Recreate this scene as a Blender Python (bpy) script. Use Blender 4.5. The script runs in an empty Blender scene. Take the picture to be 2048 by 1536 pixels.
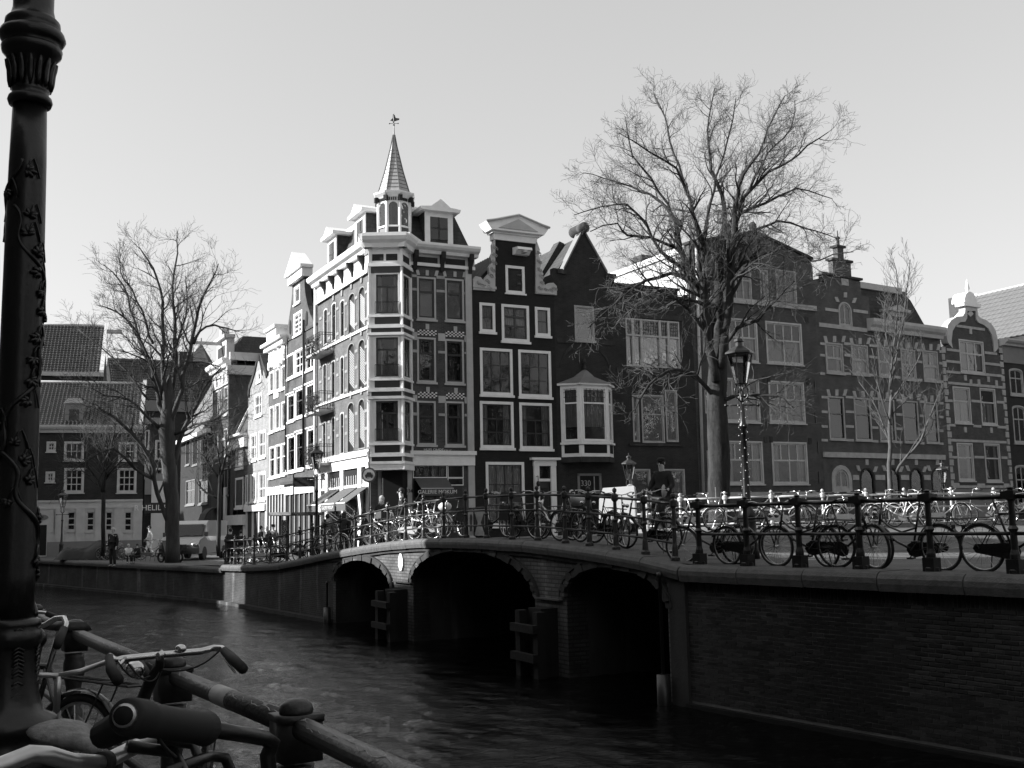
import bpy, bmesh, math, random
from mathutils import Vector, Matrix
from mathutils.geometry import tessellate_polygon
random.seed(7)
R = math.radians
scene = bpy.context.scene
COL = scene.collection

# ------------------------------------------------------------- camera
FPX = 2150.0                       # focal length in pixels of the 2048 px wide photograph
PITCH, ROLL = R(7.21), R(-1.19)
EYE = Vector((0, 0, 3.2))          # water is z = 0, the street the camera stands on is z = 1.6
CAMM = Matrix.Rotation(R(90) + PITCH, 3, 'X') @ Matrix.Rotation(ROLL, 3, 'Z')
cam = bpy.data.cameras.new('camera')
cam.sensor_width = 36
cam.lens = FPX / 2048 * 36
cam.clip_start = 0.05
cam.clip_end = 6000
camo = bpy.data.objects.new('camera', cam)
COL.objects.link(camo)
camo.matrix_world = Matrix.Translation(EYE) @ CAMM.to_4x4()
scene.camera = camo

# ------------------------------------------------------------- light
SUN_AZ, SUN_EL = R(264.0), R(27.0)      # azimuth clockwise from +Y
S_DIR = Vector((math.sin(SUN_AZ) * math.cos(SUN_EL), math.cos(SUN_AZ) * math.cos(SUN_EL), math.sin(SUN_EL)))
world = bpy.data.worlds.new('World')
scene.world = world
world.use_nodes = True
wn = world.node_tree.nodes
wl = world.node_tree.links
for n in list(wn): wn.remove(n)
sky = wn.new('ShaderNodeTexSky')
sky.sky_type = 'NISHITA'
sky.sun_disc = False
sky.sun_elevation = SUN_EL
sky.sun_rotation = SUN_AZ
sky.air_density = 1.0
sky.dust_density = 2.0
sky.ozone_density = 1.0
bw = wn.new('ShaderNodeRGBToBW')          # a black and white photograph
bg = wn.new('ShaderNodeBackground')
bg.inputs['Strength'].default_value = 0.13
wo = wn.new('ShaderNodeOutputWorld')
pw = wn.new('ShaderNodeMath'); pw.operation = 'POWER'; pw.inputs[1].default_value = 0.5      # soft tonal response of the film
sc_ = wn.new('ShaderNodeMath'); sc_.operation = 'MULTIPLY'; sc_.inputs[1].default_value = 1.47
wl.new(sky.outputs[0], bw.inputs[0]); wl.new(bw.outputs[0], pw.inputs[0]); wl.new(pw.outputs[0], sc_.inputs[0]); wl.new(sc_.outputs[0], bg.inputs[0]); wl.new(bg.outputs[0], wo.inputs[0])
sun = bpy.data.lights.new('sun', 'SUN')
sun.energy = 5.0
sun.angle = R(0.53)
sun.color = (1, 1, 1)
suno = bpy.data.objects.new('sun', sun)
COL.objects.link(suno)
suno.rotation_mode = 'QUATERNION'
suno.rotation_quaternion = S_DIR.to_track_quat('Z', 'Y')
suno.location = (0, 0, 60)
vs = scene.view_settings
vs.view_transform = 'Standard'; vs.look = 'None'; vs.gamma = 1; vs.exposure = 1.3
vs.use_curve_mapping = False
scene.cycles.max_bounces = 6
scene.cycles.transparent_max_bounces = 12
scene.cycles.use_denoising = True
scene.cycles.sample_clamp_indirect = 2.0

# ------------------------------------------------------------- pixel -> place helpers (layout is measured on the photo)
def ray(px, py):
    return CAMM @ Vector(((px - 1024) / FPX, -(py - 768) / FPX, -1))
def atY(px, py, Y):
    d = ray(px, py); return EYE + d * (Y / d.y)
def atz(px, py, z):
    d = ray(px, py); return EYE + d * ((z - EYE.z) / d.z)

# ------------------------------------------------------------- materials (all greys: the picture has no colour)
MATS = {}
def mat(name, g, rough=0.85, amt=0.0, scale=3.0, metal=0.0, spec=0.3, bump=0.0, bscale=20.0, brick=None, streak=0.0, coat=0.0):
    if name in MATS: return MATS[name]
    m = bpy.data.materials.new(name); MATS[name] = m
    m.use_nodes = True
    nt = m.node_tree; N = nt.nodes; L = nt.links
    b = N['Principled BSDF']
    b.inputs['Base Color'].default_value = (g, g, g, 1)
    b.inputs['Roughness'].default_value = rough
    b.inputs['Metallic'].default_value = metal
    b.inputs['Specular IOR Level'].default_value = spec
    if coat: b.inputs['Coat Weight'].default_value = coat; b.inputs['Coat Roughness'].default_value = 0.15
    tc = N.new('ShaderNodeTexCoord')
    val = None
    if amt:
        nz = N.new('ShaderNodeTexNoise'); nz.inputs['Scale'].default_value = scale; nz.inputs['Detail'].default_value = 8; nz.inputs['Roughness'].default_value = 0.65
        if streak:
            mp = N.new('ShaderNodeMapping'); mp.inputs['Scale'].default_value = (1, 1, streak)
            L.new(tc.outputs['Object'], mp.inputs[0]); L.new(mp.outputs[0], nz.inputs[0])
        else:
            L.new(tc.outputs['Object'], nz.inputs[0])
        mr = N.new('ShaderNodeMapRange')
        mr.inputs['From Min'].default_value = 0.3; mr.inputs['From Max'].default_value = 0.7
        mr.inputs['To Min'].default_value = 1 - amt; mr.inputs['To Max'].default_value = 1 + amt
        L.new(nz.outputs[0], mr.inputs[0]); val = mr.outputs[0]
    hgt = None
    if brick:
        bw_, bh_, mort, contrast = brick
        sx = N.new('ShaderNodeSeparateXYZ'); L.new(tc.outputs['Object'], sx.inputs[0])
        ad = N.new('ShaderNodeMath'); ad.operation = 'ADD'; L.new(sx.outputs[0], ad.inputs[0]); L.new(sx.outputs[1], ad.inputs[1])
        cb = N.new('ShaderNodeCombineXYZ'); L.new(ad.outputs[0], cb.inputs[0]); L.new(sx.outputs[2], cb.inputs[1])
        br = N.new('ShaderNodeTexBrick'); L.new(cb.outputs[0], br.inputs[0])
        br.inputs['Scale'].default_value = 1; br.inputs['Brick Width'].default_value = bw_; br.inputs['Row Height'].default_value = bh_
        br.inputs['Mortar Size'].default_value = mort; br.inputs['Mortar Smooth'].default_value = 0.3
        br.inputs['Color1'].default_value = (0.8, 0.8, 0.8, 1); br.inputs['Color2'].default_value = (1.2, 1.2, 1.2, 1)
        br.inputs['Mortar'].default_value = (contrast,) * 3 + (1,)
        if val:
            mm = N.new('ShaderNodeMath'); mm.operation = 'MULTIPLY'; L.new(val, mm.inputs[0]); L.new(br.outputs[0], mm.inputs[1]); val = mm.outputs[0]
        else: val = br.outputs[0]
        hgt = br.outputs['Fac']
    if val:
        mu = N.new('ShaderNodeMath'); mu.operation = 'MULTIPLY'; mu.inputs[1].default_value = g; L.new(val, mu.inputs[0])
        cc = N.new('ShaderNodeCombineColor')
        for i in range(3): L.new(mu.outputs[0], cc.inputs[i])
        L.new(cc.outputs[0], b.inputs['Base Color'])
    if bump:
        n2 = N.new('ShaderNodeTexNoise'); n2.inputs['Scale'].default_value = bscale; n2.inputs['Detail'].default_value = 6
        L.new(tc.outputs['Object'], n2.inputs[0])
        bp = N.new('ShaderNodeBump'); bp.inputs['Strength'].default_value = bump; bp.inputs['Distance'].default_value = 0.02
        L.new(n2.outputs[0], bp.inputs['Height'])
        if hgt:
            b2 = N.new('ShaderNodeBump'); b2.invert = True; b2.inputs['Strength'].default_value = 0.6; b2.inputs['Distance'].default_value = 0.008
            L.new(hgt, b2.inputs['Height']); L.new(bp.outputs[0], b2.inputs['Normal']); L.new(b2.outputs[0], b.inputs['Normal'])
        else: L.new(bp.outputs[0], b.inputs['Normal'])
    return m

BR = (0.22, 0.065, 0.010, 1.6)
m_tar = mat('tarred_brick', 0.014, 0.8, 0.25, 1.3, bump=0.3, bscale=9, brick=(0.22, 0.065, .008, .8))
m_bdark = mat('dark_brick', 0.022, 0.9, 0.35, 1.1, bump=0.3, brick=BR)
m_bmid = mat('brick', 0.045, 0.9, 0.3, 1.1, bump=0.3, brick=BR)
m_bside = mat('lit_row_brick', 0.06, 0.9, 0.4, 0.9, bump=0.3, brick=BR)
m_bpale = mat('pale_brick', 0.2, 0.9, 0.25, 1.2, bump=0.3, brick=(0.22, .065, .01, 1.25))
m_bflem = mat('russet_brick', 0.055, 0.9, 0.3, 1.5, bump=0.3, brick=BR)
m_quay = mat('quay_brick', 0.028, 0.9, 0.55, 0.9, bump=0.5, brick=(0.22, 0.065, .012, 1.7))
m_plast = mat('pale_plaster', 0.45, 0.9, 0.12, 0.7, bump=0.2)
m_white = mat('white_paint', 0.72, 0.5, 0.10, 2.0, spec=0.4)
m_cream = mat('weathered_white_paint', 0.38, 0.6, 0.16, 1.2, spec=0.4)
m_grey = mat('grey_paint', 0.16, 0.6, 0.12, 2.0)
m_stone = mat('pale_sandstone', 0.32, 0.85, 0.22, 3.0, bump=0.4)
m_granite = mat('coping_granite', 0.085, 0.7, 0.30, 7.0, bump=0.5, bscale=40)
m_dkpaint = mat('dark_green_paint', 0.018, 0.35, 0.2, 3.0, spec=0.5)
m_slate = mat('slate', 0.04, 0.75, 0.3, 2.5, bump=0.3, brick=(0.3, 0.22, .02, .6))
m_zinc = mat('zinc', 0.33, 0.55, 0.15, 3.0)
m_leadpl = mat('pale_slate', 0.115, 0.6, 0.12, 2.0)
m_tile = mat('glazed_roof_tile', 0.05, 0.28, 0.45, 3.0, spec=0.5)
m_tilepale = mat('pale_roof_tile', 0.18, 0.6, 0.3, 3.0)
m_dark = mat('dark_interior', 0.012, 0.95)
m_curt = mat('net_curtain', 0.24, 0.9, 0.15, 4.0)
m_blind = mat('roller_blind', 0.20, 0.9, 0.05, 2.0)
m_iron = mat('black_cast_iron', 0.007, 0.33, 0.25, 12.0, spec=0.5, bump=0.08, bscale=50)
m_irong = mat('worn_dark_iron', 0.018, 0.42, 0.3, 10.0, spec=0.5, bump=0.2, bscale=50)
m_rubber = mat('tyre_rubber', 0.02, 0.7, spec=0.3)
m_chrome = mat('chrome', 0.6, 0.18, 0.1, 20, metal=1.0)
m_alu = mat('silver_tube', 0.5, 0.32, 0.1, 20, metal=0.85)
m_blackp = mat('black_enamel', 0.012, 0.25, spec=0.5, coat=0.3)
m_whitep = mat('white_enamel', 0.7, 0.3, spec=0.5)
m_greyp = mat('grey_enamel', 0.12, 0.3, spec=0.5)
m_leather = mat('saddle_vinyl', 0.02, 0.5, 0.2, 30, bump=0.2)
m_bark = mat('bark', 0.024, 0.95, 0.8, 4.0, bump=1.0, bscale=9, streak=0.25)
m_barkl = mat('pale_twig_bark', 0.08, 0.9, 0.3, 3.0)
m_barkb = mat('pale_birch_bark', 0.06, 0.85, 0.4, 5.0, bump=0.4)
m_asph = mat('street_pavers', 0.085, 0.85, 0.25, 1.2, bump=0.3, brick=(0.22, 0.11, .008, .6))
m_kerb = mat('kerb_stone', 0.22, 0.8, 0.2, 5.0, bump=0.3)
m_skin = mat('skin', 0.42, 0.6)
m_coat = mat('dark_coat', 0.018, 0.9, 0.2, 8)
m_coatg = mat('grey_jacket', 0.09, 0.9, 0.2, 8)
m_hairl = mat('fair_hair', 0.45, 0.7, 0.2, 30)
m_haird = mat('dark_hair', 0.02, 0.6)
m_vest = mat('white_vest', 0.75, 0.8)
m_tarp = mat('dark_tarpaulin', 0.008, 0.5, 0.3, 3, bump=0.5, bscale=4)
m_awn = mat('awning_canvas', 0.08, 0.85, 0.1, 4)
m_letter = mat('white_lettering', 0.6, 0.6)
m_van = mat('silver_van_paint', 0.13, 0.3, metal=0.3, spec=0.5, coat=0.5)
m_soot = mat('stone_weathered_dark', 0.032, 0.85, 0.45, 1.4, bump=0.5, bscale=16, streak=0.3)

m_lit = mat('pale_course_stone', .21, .9, .2, 3)
def efflorescence(m, gain):
    # pale salt streaks running down old masonry
    nt = m.node_tree; N = nt.nodes; L = nt.links; b = N['Principled BSDF']; src = b.inputs['Base Color'].links[0].from_socket
    tc = N.new('ShaderNodeTexCoord'); mp = N.new('ShaderNodeMapping'); mp.inputs['Scale'].default_value = (1.3, 1.3, .16)
    nz = N.new('ShaderNodeTexNoise'); nz.inputs['Scale'].default_value = 1.0; nz.inputs['Detail'].default_value = 7; nz.inputs['Roughness'].default_value = .6
    rp = N.new('ShaderNodeMapRange'); rp.inputs['From Min'].default_value = .57; rp.inputs['From Max'].default_value = .72; rp.inputs['To Min'].default_value = 1; rp.inputs['To Max'].default_value = gain
    L.new(tc.outputs['Object'], mp.inputs[0]); L.new(mp.outputs[0], nz.inputs[0]); L.new(nz.outputs[0], rp.inputs[0])
    vm = N.new('ShaderNodeVectorMath'); vm.operation = 'SCALE'; L.new(src, vm.inputs[0]); L.new(rp.outputs[0], vm.inputs['Scale']); L.new(vm.outputs[0], b.inputs['Base Color'])
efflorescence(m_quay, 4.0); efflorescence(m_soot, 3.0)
def glass_mat(name, tint=0.9, rough=0.02, refl=1.0):
    m = bpy.data.materials.new(name); MATS[name] = m; m.use_nodes = True
    nt = m.node_tree; N = nt.nodes; L = nt.links
    for n in list(N): N.remove(n)
    o = N.new('ShaderNodeOutputMaterial'); mx = N.new('ShaderNodeMixShader'); t = N.new('ShaderNodeBsdfTransparent'); gl = N.new('ShaderNodeBsdfGlossy')
    t.inputs[0].default_value = (tint, tint, tint, 1); gl.inputs['Roughness'].default_value = rough; gl.inputs[0].default_value = (1, 1, 1, 1)
    fr = N.new('ShaderNodeFresnel'); fr.inputs['IOR'].default_value = 1.55
    ml = N.new('ShaderNodeMath'); ml.operation = 'MULTIPLY'; ml.inputs[1].default_value = 1.15 * refl; ml.use_clamp = True
    tc = N.new('ShaderNodeTexCoord'); nz = N.new('ShaderNodeTexNoise'); nz.inputs['Scale'].default_value = 2.2; nz.inputs['Detail'].default_value = 2
    bp = N.new('ShaderNodeBump'); bp.inputs['Strength'].default_value = 0.25; bp.inputs['Distance'].default_value = 0.03
    L.new(tc.outputs['Object'], nz.inputs[0]); L.new(nz.outputs[0], bp.inputs['Height']); L.new(bp.outputs[0], gl.inputs['Normal'])
    L.new(fr.outputs[0], ml.inputs[0]); L.new(ml.outputs[0], mx.inputs[0]); L.new(t.outputs[0], mx.inputs[1]); L.new(gl.outputs[0], mx.inputs[2]); L.new(mx.outputs[0], o.inputs[0])
    return m
m_glass = glass_mat('window_glass')
m_lglass = glass_mat('lantern_glass', 0.8, 0.1)

# ------------------------------------------------------------- mesh builder
class MB:
    def __init__(s): s.v = []; s.f = []
    def box(s, x0, y0, z0, x1, y1, z1):
        a = len(s.v)
        s.v += [(x0,y0,z0),(x1,y0,z0),(x1,y1,z0),(x0,y1,z0),(x0,y0,z1),(x1,y0,z1),(x1,y1,z1),(x0,y1,z1)]
        s.f += [tuple(a+i for i in q) for q in ((0,3,2,1),(4,5,6,7),(0,1,5,4),(1,2,6,5),(2,3,7,6),(3,0,4,7))]
        return s
    def quad(s, *p):
        a = len(s.v); s.v += [tuple(q) for q in p]; s.f.append(tuple(range(a, a + len(p)))); return s
    def prism(s, poly, y0, y1, axis='y'):
        """poly: (a,b) list; extruded along y between y0 and y1 (a = x, b = z), or along z (a = x, b = y)"""
        a = len(s.v); n = len(poly)
        if axis == 'y':
            s.v += [(p[0], y0, p[1]) for p in poly] + [(p[0], y1, p[1]) for p in poly]
        elif axis == 'x':
            s.v += [(y0, p[0], p[1]) for p in poly] + [(y1, p[0], p[1]) for p in poly]
        else:
            s.v += [(p[0], p[1], y0) for p in poly] + [(p[0], p[1], y1) for p in poly]
        tr = tessellate_polygon([[Vector((p[0], p[1], 0)) for p in poly]])
        for t in tr:
            s.f.append(tuple(a + i for i in t)); s.f.append(tuple(a + n + i for i in reversed(t)))
        for i in range(n): s.f.append((a+i, a+(i+1) % n, a+n+(i+1) % n, a+n+i))
        return s
    def ring(s, outer, inner, y0, y1):
        a = len(s.v); n = len(outer)
        for pts, y in ((outer, y0), (inner, y0), (outer, y1), (inner, y1)): s.v += [(p[0], y, p[1]) for p in pts]
        for i in range(n):
            j = (i + 1) % n
            s.f += [(a+i, a+j, a+n+j, a+n+i), (a+2*n+i, a+3*n+i, a+3*n+j, a+2*n+j), (a+i, a+2*n+i, a+2*n+j, a+j), (a+n+i, a+n+j, a+3*n+j, a+3*n+i)]
        return s
    def tube(s, pts, r, n=6, cap=True):
        pts = [Vector(p) for p in pts]
        if not isinstance(r, (list, tuple)): r = [r] * len(pts)
        a = len(s.v); up = None
        for i, p in enumerate(pts):
            t = (pts[min(i+1, len(pts)-1)] - pts[max(i-1, 0)])
            if t.length < 1e-9: t = Vector((0, 0, 1))
            t.normalize()
            if up is None: up = Vector((0, 0, 1)) if abs(t.z) < 0.9 else Vector((1, 0, 0))
            x = t.cross(up)
            if x.length < 1e-6: x = t.orthogonal()
            x.normalize(); y = x.cross(t); up = y
            for k in range(n):
                q = 2 * math.pi * k / n
                s.v.append(tuple(p + (x * math.cos(q) + y * math.sin(q)) * r[i]))
        for i in range(len(pts) - 1):
            for k in range(n):
                k2 = (k + 1) % n
                s.f.append((a+i*n+k, a+i*n+k2, a+(i+1)*n+k2, a+(i+1)*n+k))
        if cap:
            s.f.append(tuple(a + k for k in reversed(range(n)))); e = a + (len(pts) - 1) * n; s.f.append(tuple(e + k for k in range(n)))
        return s
    def loop(s, pts, r, n=5):
        """closed tube"""
        pts = [Vector(p) for p in pts]; m = len(pts); a = len(s.v)
        c = sum(pts, Vector()) / m; nn = (pts[0] - c).cross(pts[m // 4] - c).normalized()
        for i, p in enumerate(pts):
            o = (p - c).normalized()
            for k in range(n):
                q = 2 * math.pi * k / n
                s.v.append(tuple(p + (o * math.cos(q) + nn * math.sin(q)) * r))
        for i in range(m):
            i2 = (i + 1) % m
            for k in range(n):
                k2 = (k + 1) % n; s.f.append((a+i*n+k, a+i*n+k2, a+i2*n+k2, a+i2*n+k))
        return s
    def lathe(s, prof, c=(0, 0, 0), n=16):
        """prof: (r, z) list"""
        a = len(s.v)
        for r, z in prof:
            for k in range(n):
                q = 2 * math.pi * k / n; s.v.append((c[0] + r * math.cos(q), c[1] + r * math.sin(q), c[2] + z))
        for i in range(len(prof) - 1):
            for k in range(n):
                k2 = (k + 1) % n; s.f.append((a+i*n+k, a+i*n+k2, a+(i+1)*n+k2, a+(i+1)*n+k))
        s.f.append(tuple(a + k for k in reversed(range(n)))); e = a + (len(prof) - 1) * n; s.f.append(tuple(e + k for k in range(n)))
        return s
    def ball(s, c, rx, ry=None, rz=None, n=8, m=6):
        ry = ry or rx; rz = rz or rx; a = len(s.v)
        for i in range(m + 1):
            t = math.pi * i / m
            for k in range(n):
                q = 2 * math.pi * k / n
                s.v.append((c[0] + rx * math.sin(t) * math.cos(q), c[1] + ry * math.sin(t) * math.sin(q), c[2] - rz * math.cos(t)))
        for i in range(m):
            for k in range(n):
                k2 = (k + 1) % n; s.f.append((a+i*n+k, a+i*n+k2, a+(i+1)*n+k2, a+(i+1)*n+k))
        return s
    def xf(s, M, start=0):
        for i in range(start, len(s.v)): s.v[i] = tuple(M @ Vector(s.v[i]))
        return s
    def mesh(s, name, m=None, smooth=False):
        me = bpy.data.meshes.new(name); me.from_pydata(s.v, [], s.f); me.update()
        if m: me.materials.append(m)
        if smooth:
            me.polygons.foreach_set('use_smooth', [True] * len(me.polygons))
        return me

def link(name, data, parent=None, loc=None, rz=None):
    o = bpy.data.objects.new(name, data); COL.objects.link(o)
    if parent: o.parent = parent
    if loc is not None: o.location = loc
    if rz is not None: o.rotation_euler = (0, 0, rz)
    return o
def part(name, mb, m, parent, smooth=False, loc=None, rz=None, label=None):
    o = link(name, mb.mesh(name, m, smooth), parent, loc, rz)
    if label: o['label'] = label
    return o
def tag(o, label, cat, group=None):
    o['label'] = label; o['category'] = cat
    if group: o['group'] = group
    return o
def thing(name, label, cat, loc=(0, 0, 0), rz=0, group=None):
    return tag(link(name, None, None, loc, rz), label, cat, group)
def struct(name, mb, m, kind='structure'):
    o = part(name, mb, m, None); o['kind'] = kind; return o
def copy_tree(o, parent=None):
    c = o.copy(); COL.objects.link(c)
    if parent: c.parent = parent
    for ch in list(o.children): copy_tree(ch, c)
    return c
def text_part(name, body, size, m, parent, loc, rot, extrude=0.006, align='CENTER', sx=1.0):
    cu = bpy.data.curves.new(name, 'FONT'); cu.body = body; cu.size = size; cu.extrude = extrude; cu.align_x = align; cu.align_y = 'CENTER'
    tmp = bpy.data.objects.new(name, cu); COL.objects.link(tmp)
    dg = bpy.context.evaluated_depsgraph_get(); dg.update()
    me = bpy.data.meshes.new_from_object(tmp.evaluated_get(dg)); me.name = name
    bpy.data.objects.remove(tmp); me.materials.clear(); me.materials.append(m)
    o = link(name, me, parent, loc); o.rotation_euler = rot; o.scale = (sx, 1, 1)
    return o

# ------------------------------------------------------------- facades
def arc_rect(s0, z0, s1, z1, rise, n=8):
    """rectangle with an arched head; rise = height of the arch"""
    if rise <= 0: return [(s0, z0), (s1, z0), (s1, z1), (s0, z1)]
    w = (s1 - s0) / 2; c = (s0 + s1) / 2
    p = [(s0, z0), (s1, z0)]
    for i in range(n + 1):
        t = math.pi * i / n
        p.append((c + w * math.cos(t), z1 - rise + rise * math.sin(t)))
    return p
def inset(poly, d):
    c0 = min(p[0] for p in poly), min(p[1] for p in poly); c1 = max(p[0] for p in poly), max(p[1] for p in poly)
    cx, cz = (c0[0] + c1[0]) / 2, (c0[1] + c1[1]) / 2
    fx = 1 - 2 * d / (c1[0] - c0[0]); fz = 1 - 2 * d / (c1[1] - c0[1])
    return [(cx + (p[0] - cx) * fx, cz + (p[1] - cz) * fz) for p in poly]

class Face:
    """one plane of a building; local x runs along the wall to the viewer's right, local y goes into the building"""
    def __init__(s, root, P0, P1, z0):
        s.root = root; s.P0 = Vector((P0[0], P0[1], 0)); d = Vector((P1[0] - P0[0], P1[1] - P0[1], 0))
        s.w = d.length; s.u = d.normalized(); s.n = Vector((-s.u.y, s.u.x, 0)); s.z0 = z0
        s.rz = math.atan2(s.u.y, s.u.x); s.holes = []
        s.loc = Vector((P0[0], P0[1], z0)) - (Vector(root.location) if root else Vector())
    def L(s, px, py, out=0.0):
        d = ray(px, py); p0 = s.P0 - s.n * out
        t = (p0 - EYE).xy.dot(s.n.xy) / d.xy.dot(s.n.xy)
        p = EYE + d * t
        return (p - s.P0).xy.dot(s.u.xy), p.z - s.z0
    def rect(s, x0, y0, x1, y1, out=0.0):
        xm, ym = (x0 + x1) / 2, (y0 + y1) / 2
        return s.L(x0, ym, out)[0], s.L(xm, y1, out)[1], s.L(x1, ym, out)[0], s.L(xm, y0, out)[1]
    def part(s, name, mb, m, smooth=False, label=None):
        return part(name, mb, m, s.root, smooth, s.loc, s.rz, label)
    def slab(s, name, x0, y0, x1, y1, out, m, back=0.03):
        a, b, c, d = s.rect(x0, y0, x1, y1)
        return s.part(name, MB().box(a, -out, b, c, back, d), m)
    def block(s, name, pts, out, m, back=0.03):
        """polygon given by pixel corners, proud of the wall"""
        return s.part(name, MB().prism([s.L(*p) for p in pts], -out, back), m)
    def window(s, x0, y0, x1, y1, cols=2, rows=(.34, .66), fw=.10, mf=None, ms=None, mw=.05, sill=.0, curt=None, rise=0.0, name='window', local=False, hole=True, curt_f=1.0, rec=0.0, glass=None, one=False):
        mf = mf or m_white; ms = ms or mf
        a, b, c, d = (x0, y0, x1, y1) if local else s.rect(x0, y0, x1, y1)
        outer = arc_rect(a, b, c, d, rise); inner = inset(outer, fw)
        if hole: s.holes.append(outer)
        y = rec
        w = s.part(name, MB().ring(outer, inner, y - .035, y + .10), mf)
        ia, ib, ic, id_ = a + fw, b + fw, c - fw, d - fw
        mb = MB(); W = ic - ia; H = id_ - ib
        zs = [id_]
        for r_ in rows: zs.append(zs[-1] - r_ * H)
        for z in zs[1:-1]: mb.box(ia, y + .03, z - mw / 2, ic, y + .085, z + mw / 2)
        for i in range(len(rows)):
            nc = cols[i] if isinstance(cols, (tuple, list)) else cols
            for k in range(1, nc):
                x = ia + W * k / nc; mb.box(x - mw / 2, y + .035, zs[i + 1] + mw / 2, x + mw / 2, y + .08, zs[i] - mw / 2)
        mb.ring(inner, inset(inner, mw * .8), y + .028, y + .09)
        part('sash', mb, ms, w)
        gm = glass or m_glass
        if rise > 0 or one:
            part('pane', MB().prism(inner, y + .055, y + .06), gm, w)
        else:
            for i in range(len(rows)):
                nc = cols[i] if isinstance(cols, (tuple, list)) else cols
                for k in range(nc):
                    pa = ia + W * k / nc; pb = ia + W * (k + 1) / nc
                    yy = y + .055 + random.uniform(-.006, .006); ty = random.uniform(-.009, .009); tv = random.uniform(-.006, .006)
                    part('pane', MB().quad((pa, yy, zs[i + 1]), (pb, yy + ty, zs[i + 1]), (pb, yy + ty + tv, zs[i]), (pa, yy + tv, zs[i])), gm, w)
        if sill: part('sill', MB().box(a - .06, y - .10, b - sill, c + .06, y + .06, b), mf, w)
        if curt == 'net':
            mb = MB(); n = 40; zt = id_; zb = ib + H * (1 - curt_f)
            pts = [(ia + W * i / n, y + .2 + .03 * math.sin(i * 1.7) + .015 * math.sin(i * .9)) for i in range(n + 1)]
            for i in range(n): mb.quad((pts[i][0], pts[i][1], zb), (pts[i+1][0], pts[i+1][1], zb), (pts[i+1][0], pts[i+1][1], zt), (pts[i][0], pts[i][1], zt))
            part('curtain', mb, m_curt, w)
        elif curt == 'low':
            mb = MB(); n = 40; zt = ib + H * curt_f; zb = ib
            pts = [(ia + W * i / n, y + .2 + .03 * math.sin(i * 1.3) + .015 * math.sin(i * .7)) for i in range(n + 1)]
            for i in range(n):
                if n * .47 < i < n * .53: continue
                mb.quad((pts[i][0], pts[i][1], zb), (pts[i+1][0], pts[i+1][1], zb), (pts[i+1][0], pts[i+1][1], zt), (pts[i][0], pts[i][1], zt))
            part('curtain', mb, m_curt, w)
        elif curt == 'side':
            mb = MB(); n = 8
            for q0, q1 in ((ia, ia + W * .22), (ic - W * .22, ic)):
                pts = [(q0 + (q1 - q0) * i / n, y + .2 + .03 * math.sin(i * 2.2)) for i in range(n + 1)]
                for i in range(n): mb.quad((pts[i][0], pts[i][1], ib), (pts[i+1][0], pts[i+1][1], ib), (pts[i+1][0], pts[i+1][1], id_), (pts[i][0], pts[i][1], id_))
            part('curtain', mb, m_curt, w)
        elif curt == 'blind':
            part('blind', MB().box(ia, y + .15, ib + H * (1 - curt_f), ic, y + .16, id_), m_blind, w)
        return w
    def wall(s, outline, m, thick=.35, name='wall', label=None):
        polys = [outline] + [list(reversed(h)) for h in s.holes]
        tr = tessellate_polygon([[Vector((p[0], p[1], 0)) for p in q] for q in polys])
        flat = [p for q in polys for p in q]; n = len(flat)
        mb = MB(); mb.v = [(p[0], 0, p[1]) for p in flat] + [(p[0], thick, p[1]) for p in flat]
        for t in tr:
            mb.f.append(tuple(t)); mb.f.append(tuple(n + i for i in reversed(t)))
        k = 0
        for q in polys:
            for i in range(len(q)):
                i2 = (i + 1) % len(q); mb.f.append((k+i, k+i2, n+k+i2, n+k+i))
            k += len(q)
        bm = bmesh.new(); me = mb.mesh(name, m); bm.from_mesh(me); bmesh.ops.recalc_face_normals(bm, faces=bm.faces); bm.to_mesh(me); bm.free()
        o = link(name, me, s.root, s.loc, s.rz)
        if label: o['label'] = label
        return o

def line_x(px, py, P0, u):
    """where the vertical plane through pixel column (px, py) meets the ground line P0 + t u"""
    d = ray(px, py)
    # EYE + a d = P0 + t u in xy
    det = d.x * (-u[1]) - d.y * (-u[0])
    bx, by = P0[0] - EYE.x, P0[1] - EYE.y
    a = (bx * (-u[1]) - by * (-u[0])) / det
    return (EYE.x + a * d.x, EYE.y + a * d.y)
# ============================================================= SETTING
CN = Vector((2.90, 18.72)); BL = Vector((-6.0, 35.75)); QL = Vector((-12.2, 45.6)); QF = Vector((-27.5, 63.2)); QR = Vector((10.6, 7.9))
BDIR = (BL - CN).normalized(); BN = Vector((BDIR.y, -BDIR.x))     # BN points to the street side
if BN.x < 0: BN = -BN
fb = Face(None, (BL.x, BL.y), (CN.x, CN.y), 0)                    # face of the bridge
fq = Face(None, (QL.x, QL.y), (BL.x, BL.y), 0)                    # wall left of the bridge
LB = fb.w
# top edge of the coping, read along the bridge
prof = []
for p in [(500, 1130), (560, 1126), (610, 1116)]:
    s, z = fq.L(*p); prof.append((s - fq.w, z))
for p in [(665, 1103), (709, 1095), (776, 1083.5), (840, 1077.6), (905, 1075.8), (960, 1077), (1070, 1082), (1181, 1095), (1292, 1113), (1369, 1131)]:
    s, z = fb.L(*p); prof.append((s, z))
prof = [(-60.0, 1.5), (-16.0, 1.5)] + prof + [(LB + .5, 2.36), (LB + 40, 2.36)]
def ztop(s):
    """coping height; s counts from the left end of the bridge towards the right"""
    for (a, za), (b, zb) in zip(prof, prof[1:]):
        if a <= s <= b:
            return za + (zb - za) * (s - a) / (b - a)
    return prof[0][1] if s < prof[0][0] else prof[-1][1]
def zsm(s): return sum(ztop(s + d) for d in (-1.2, -.6, 0, .6, 1.2)) / 5

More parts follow.
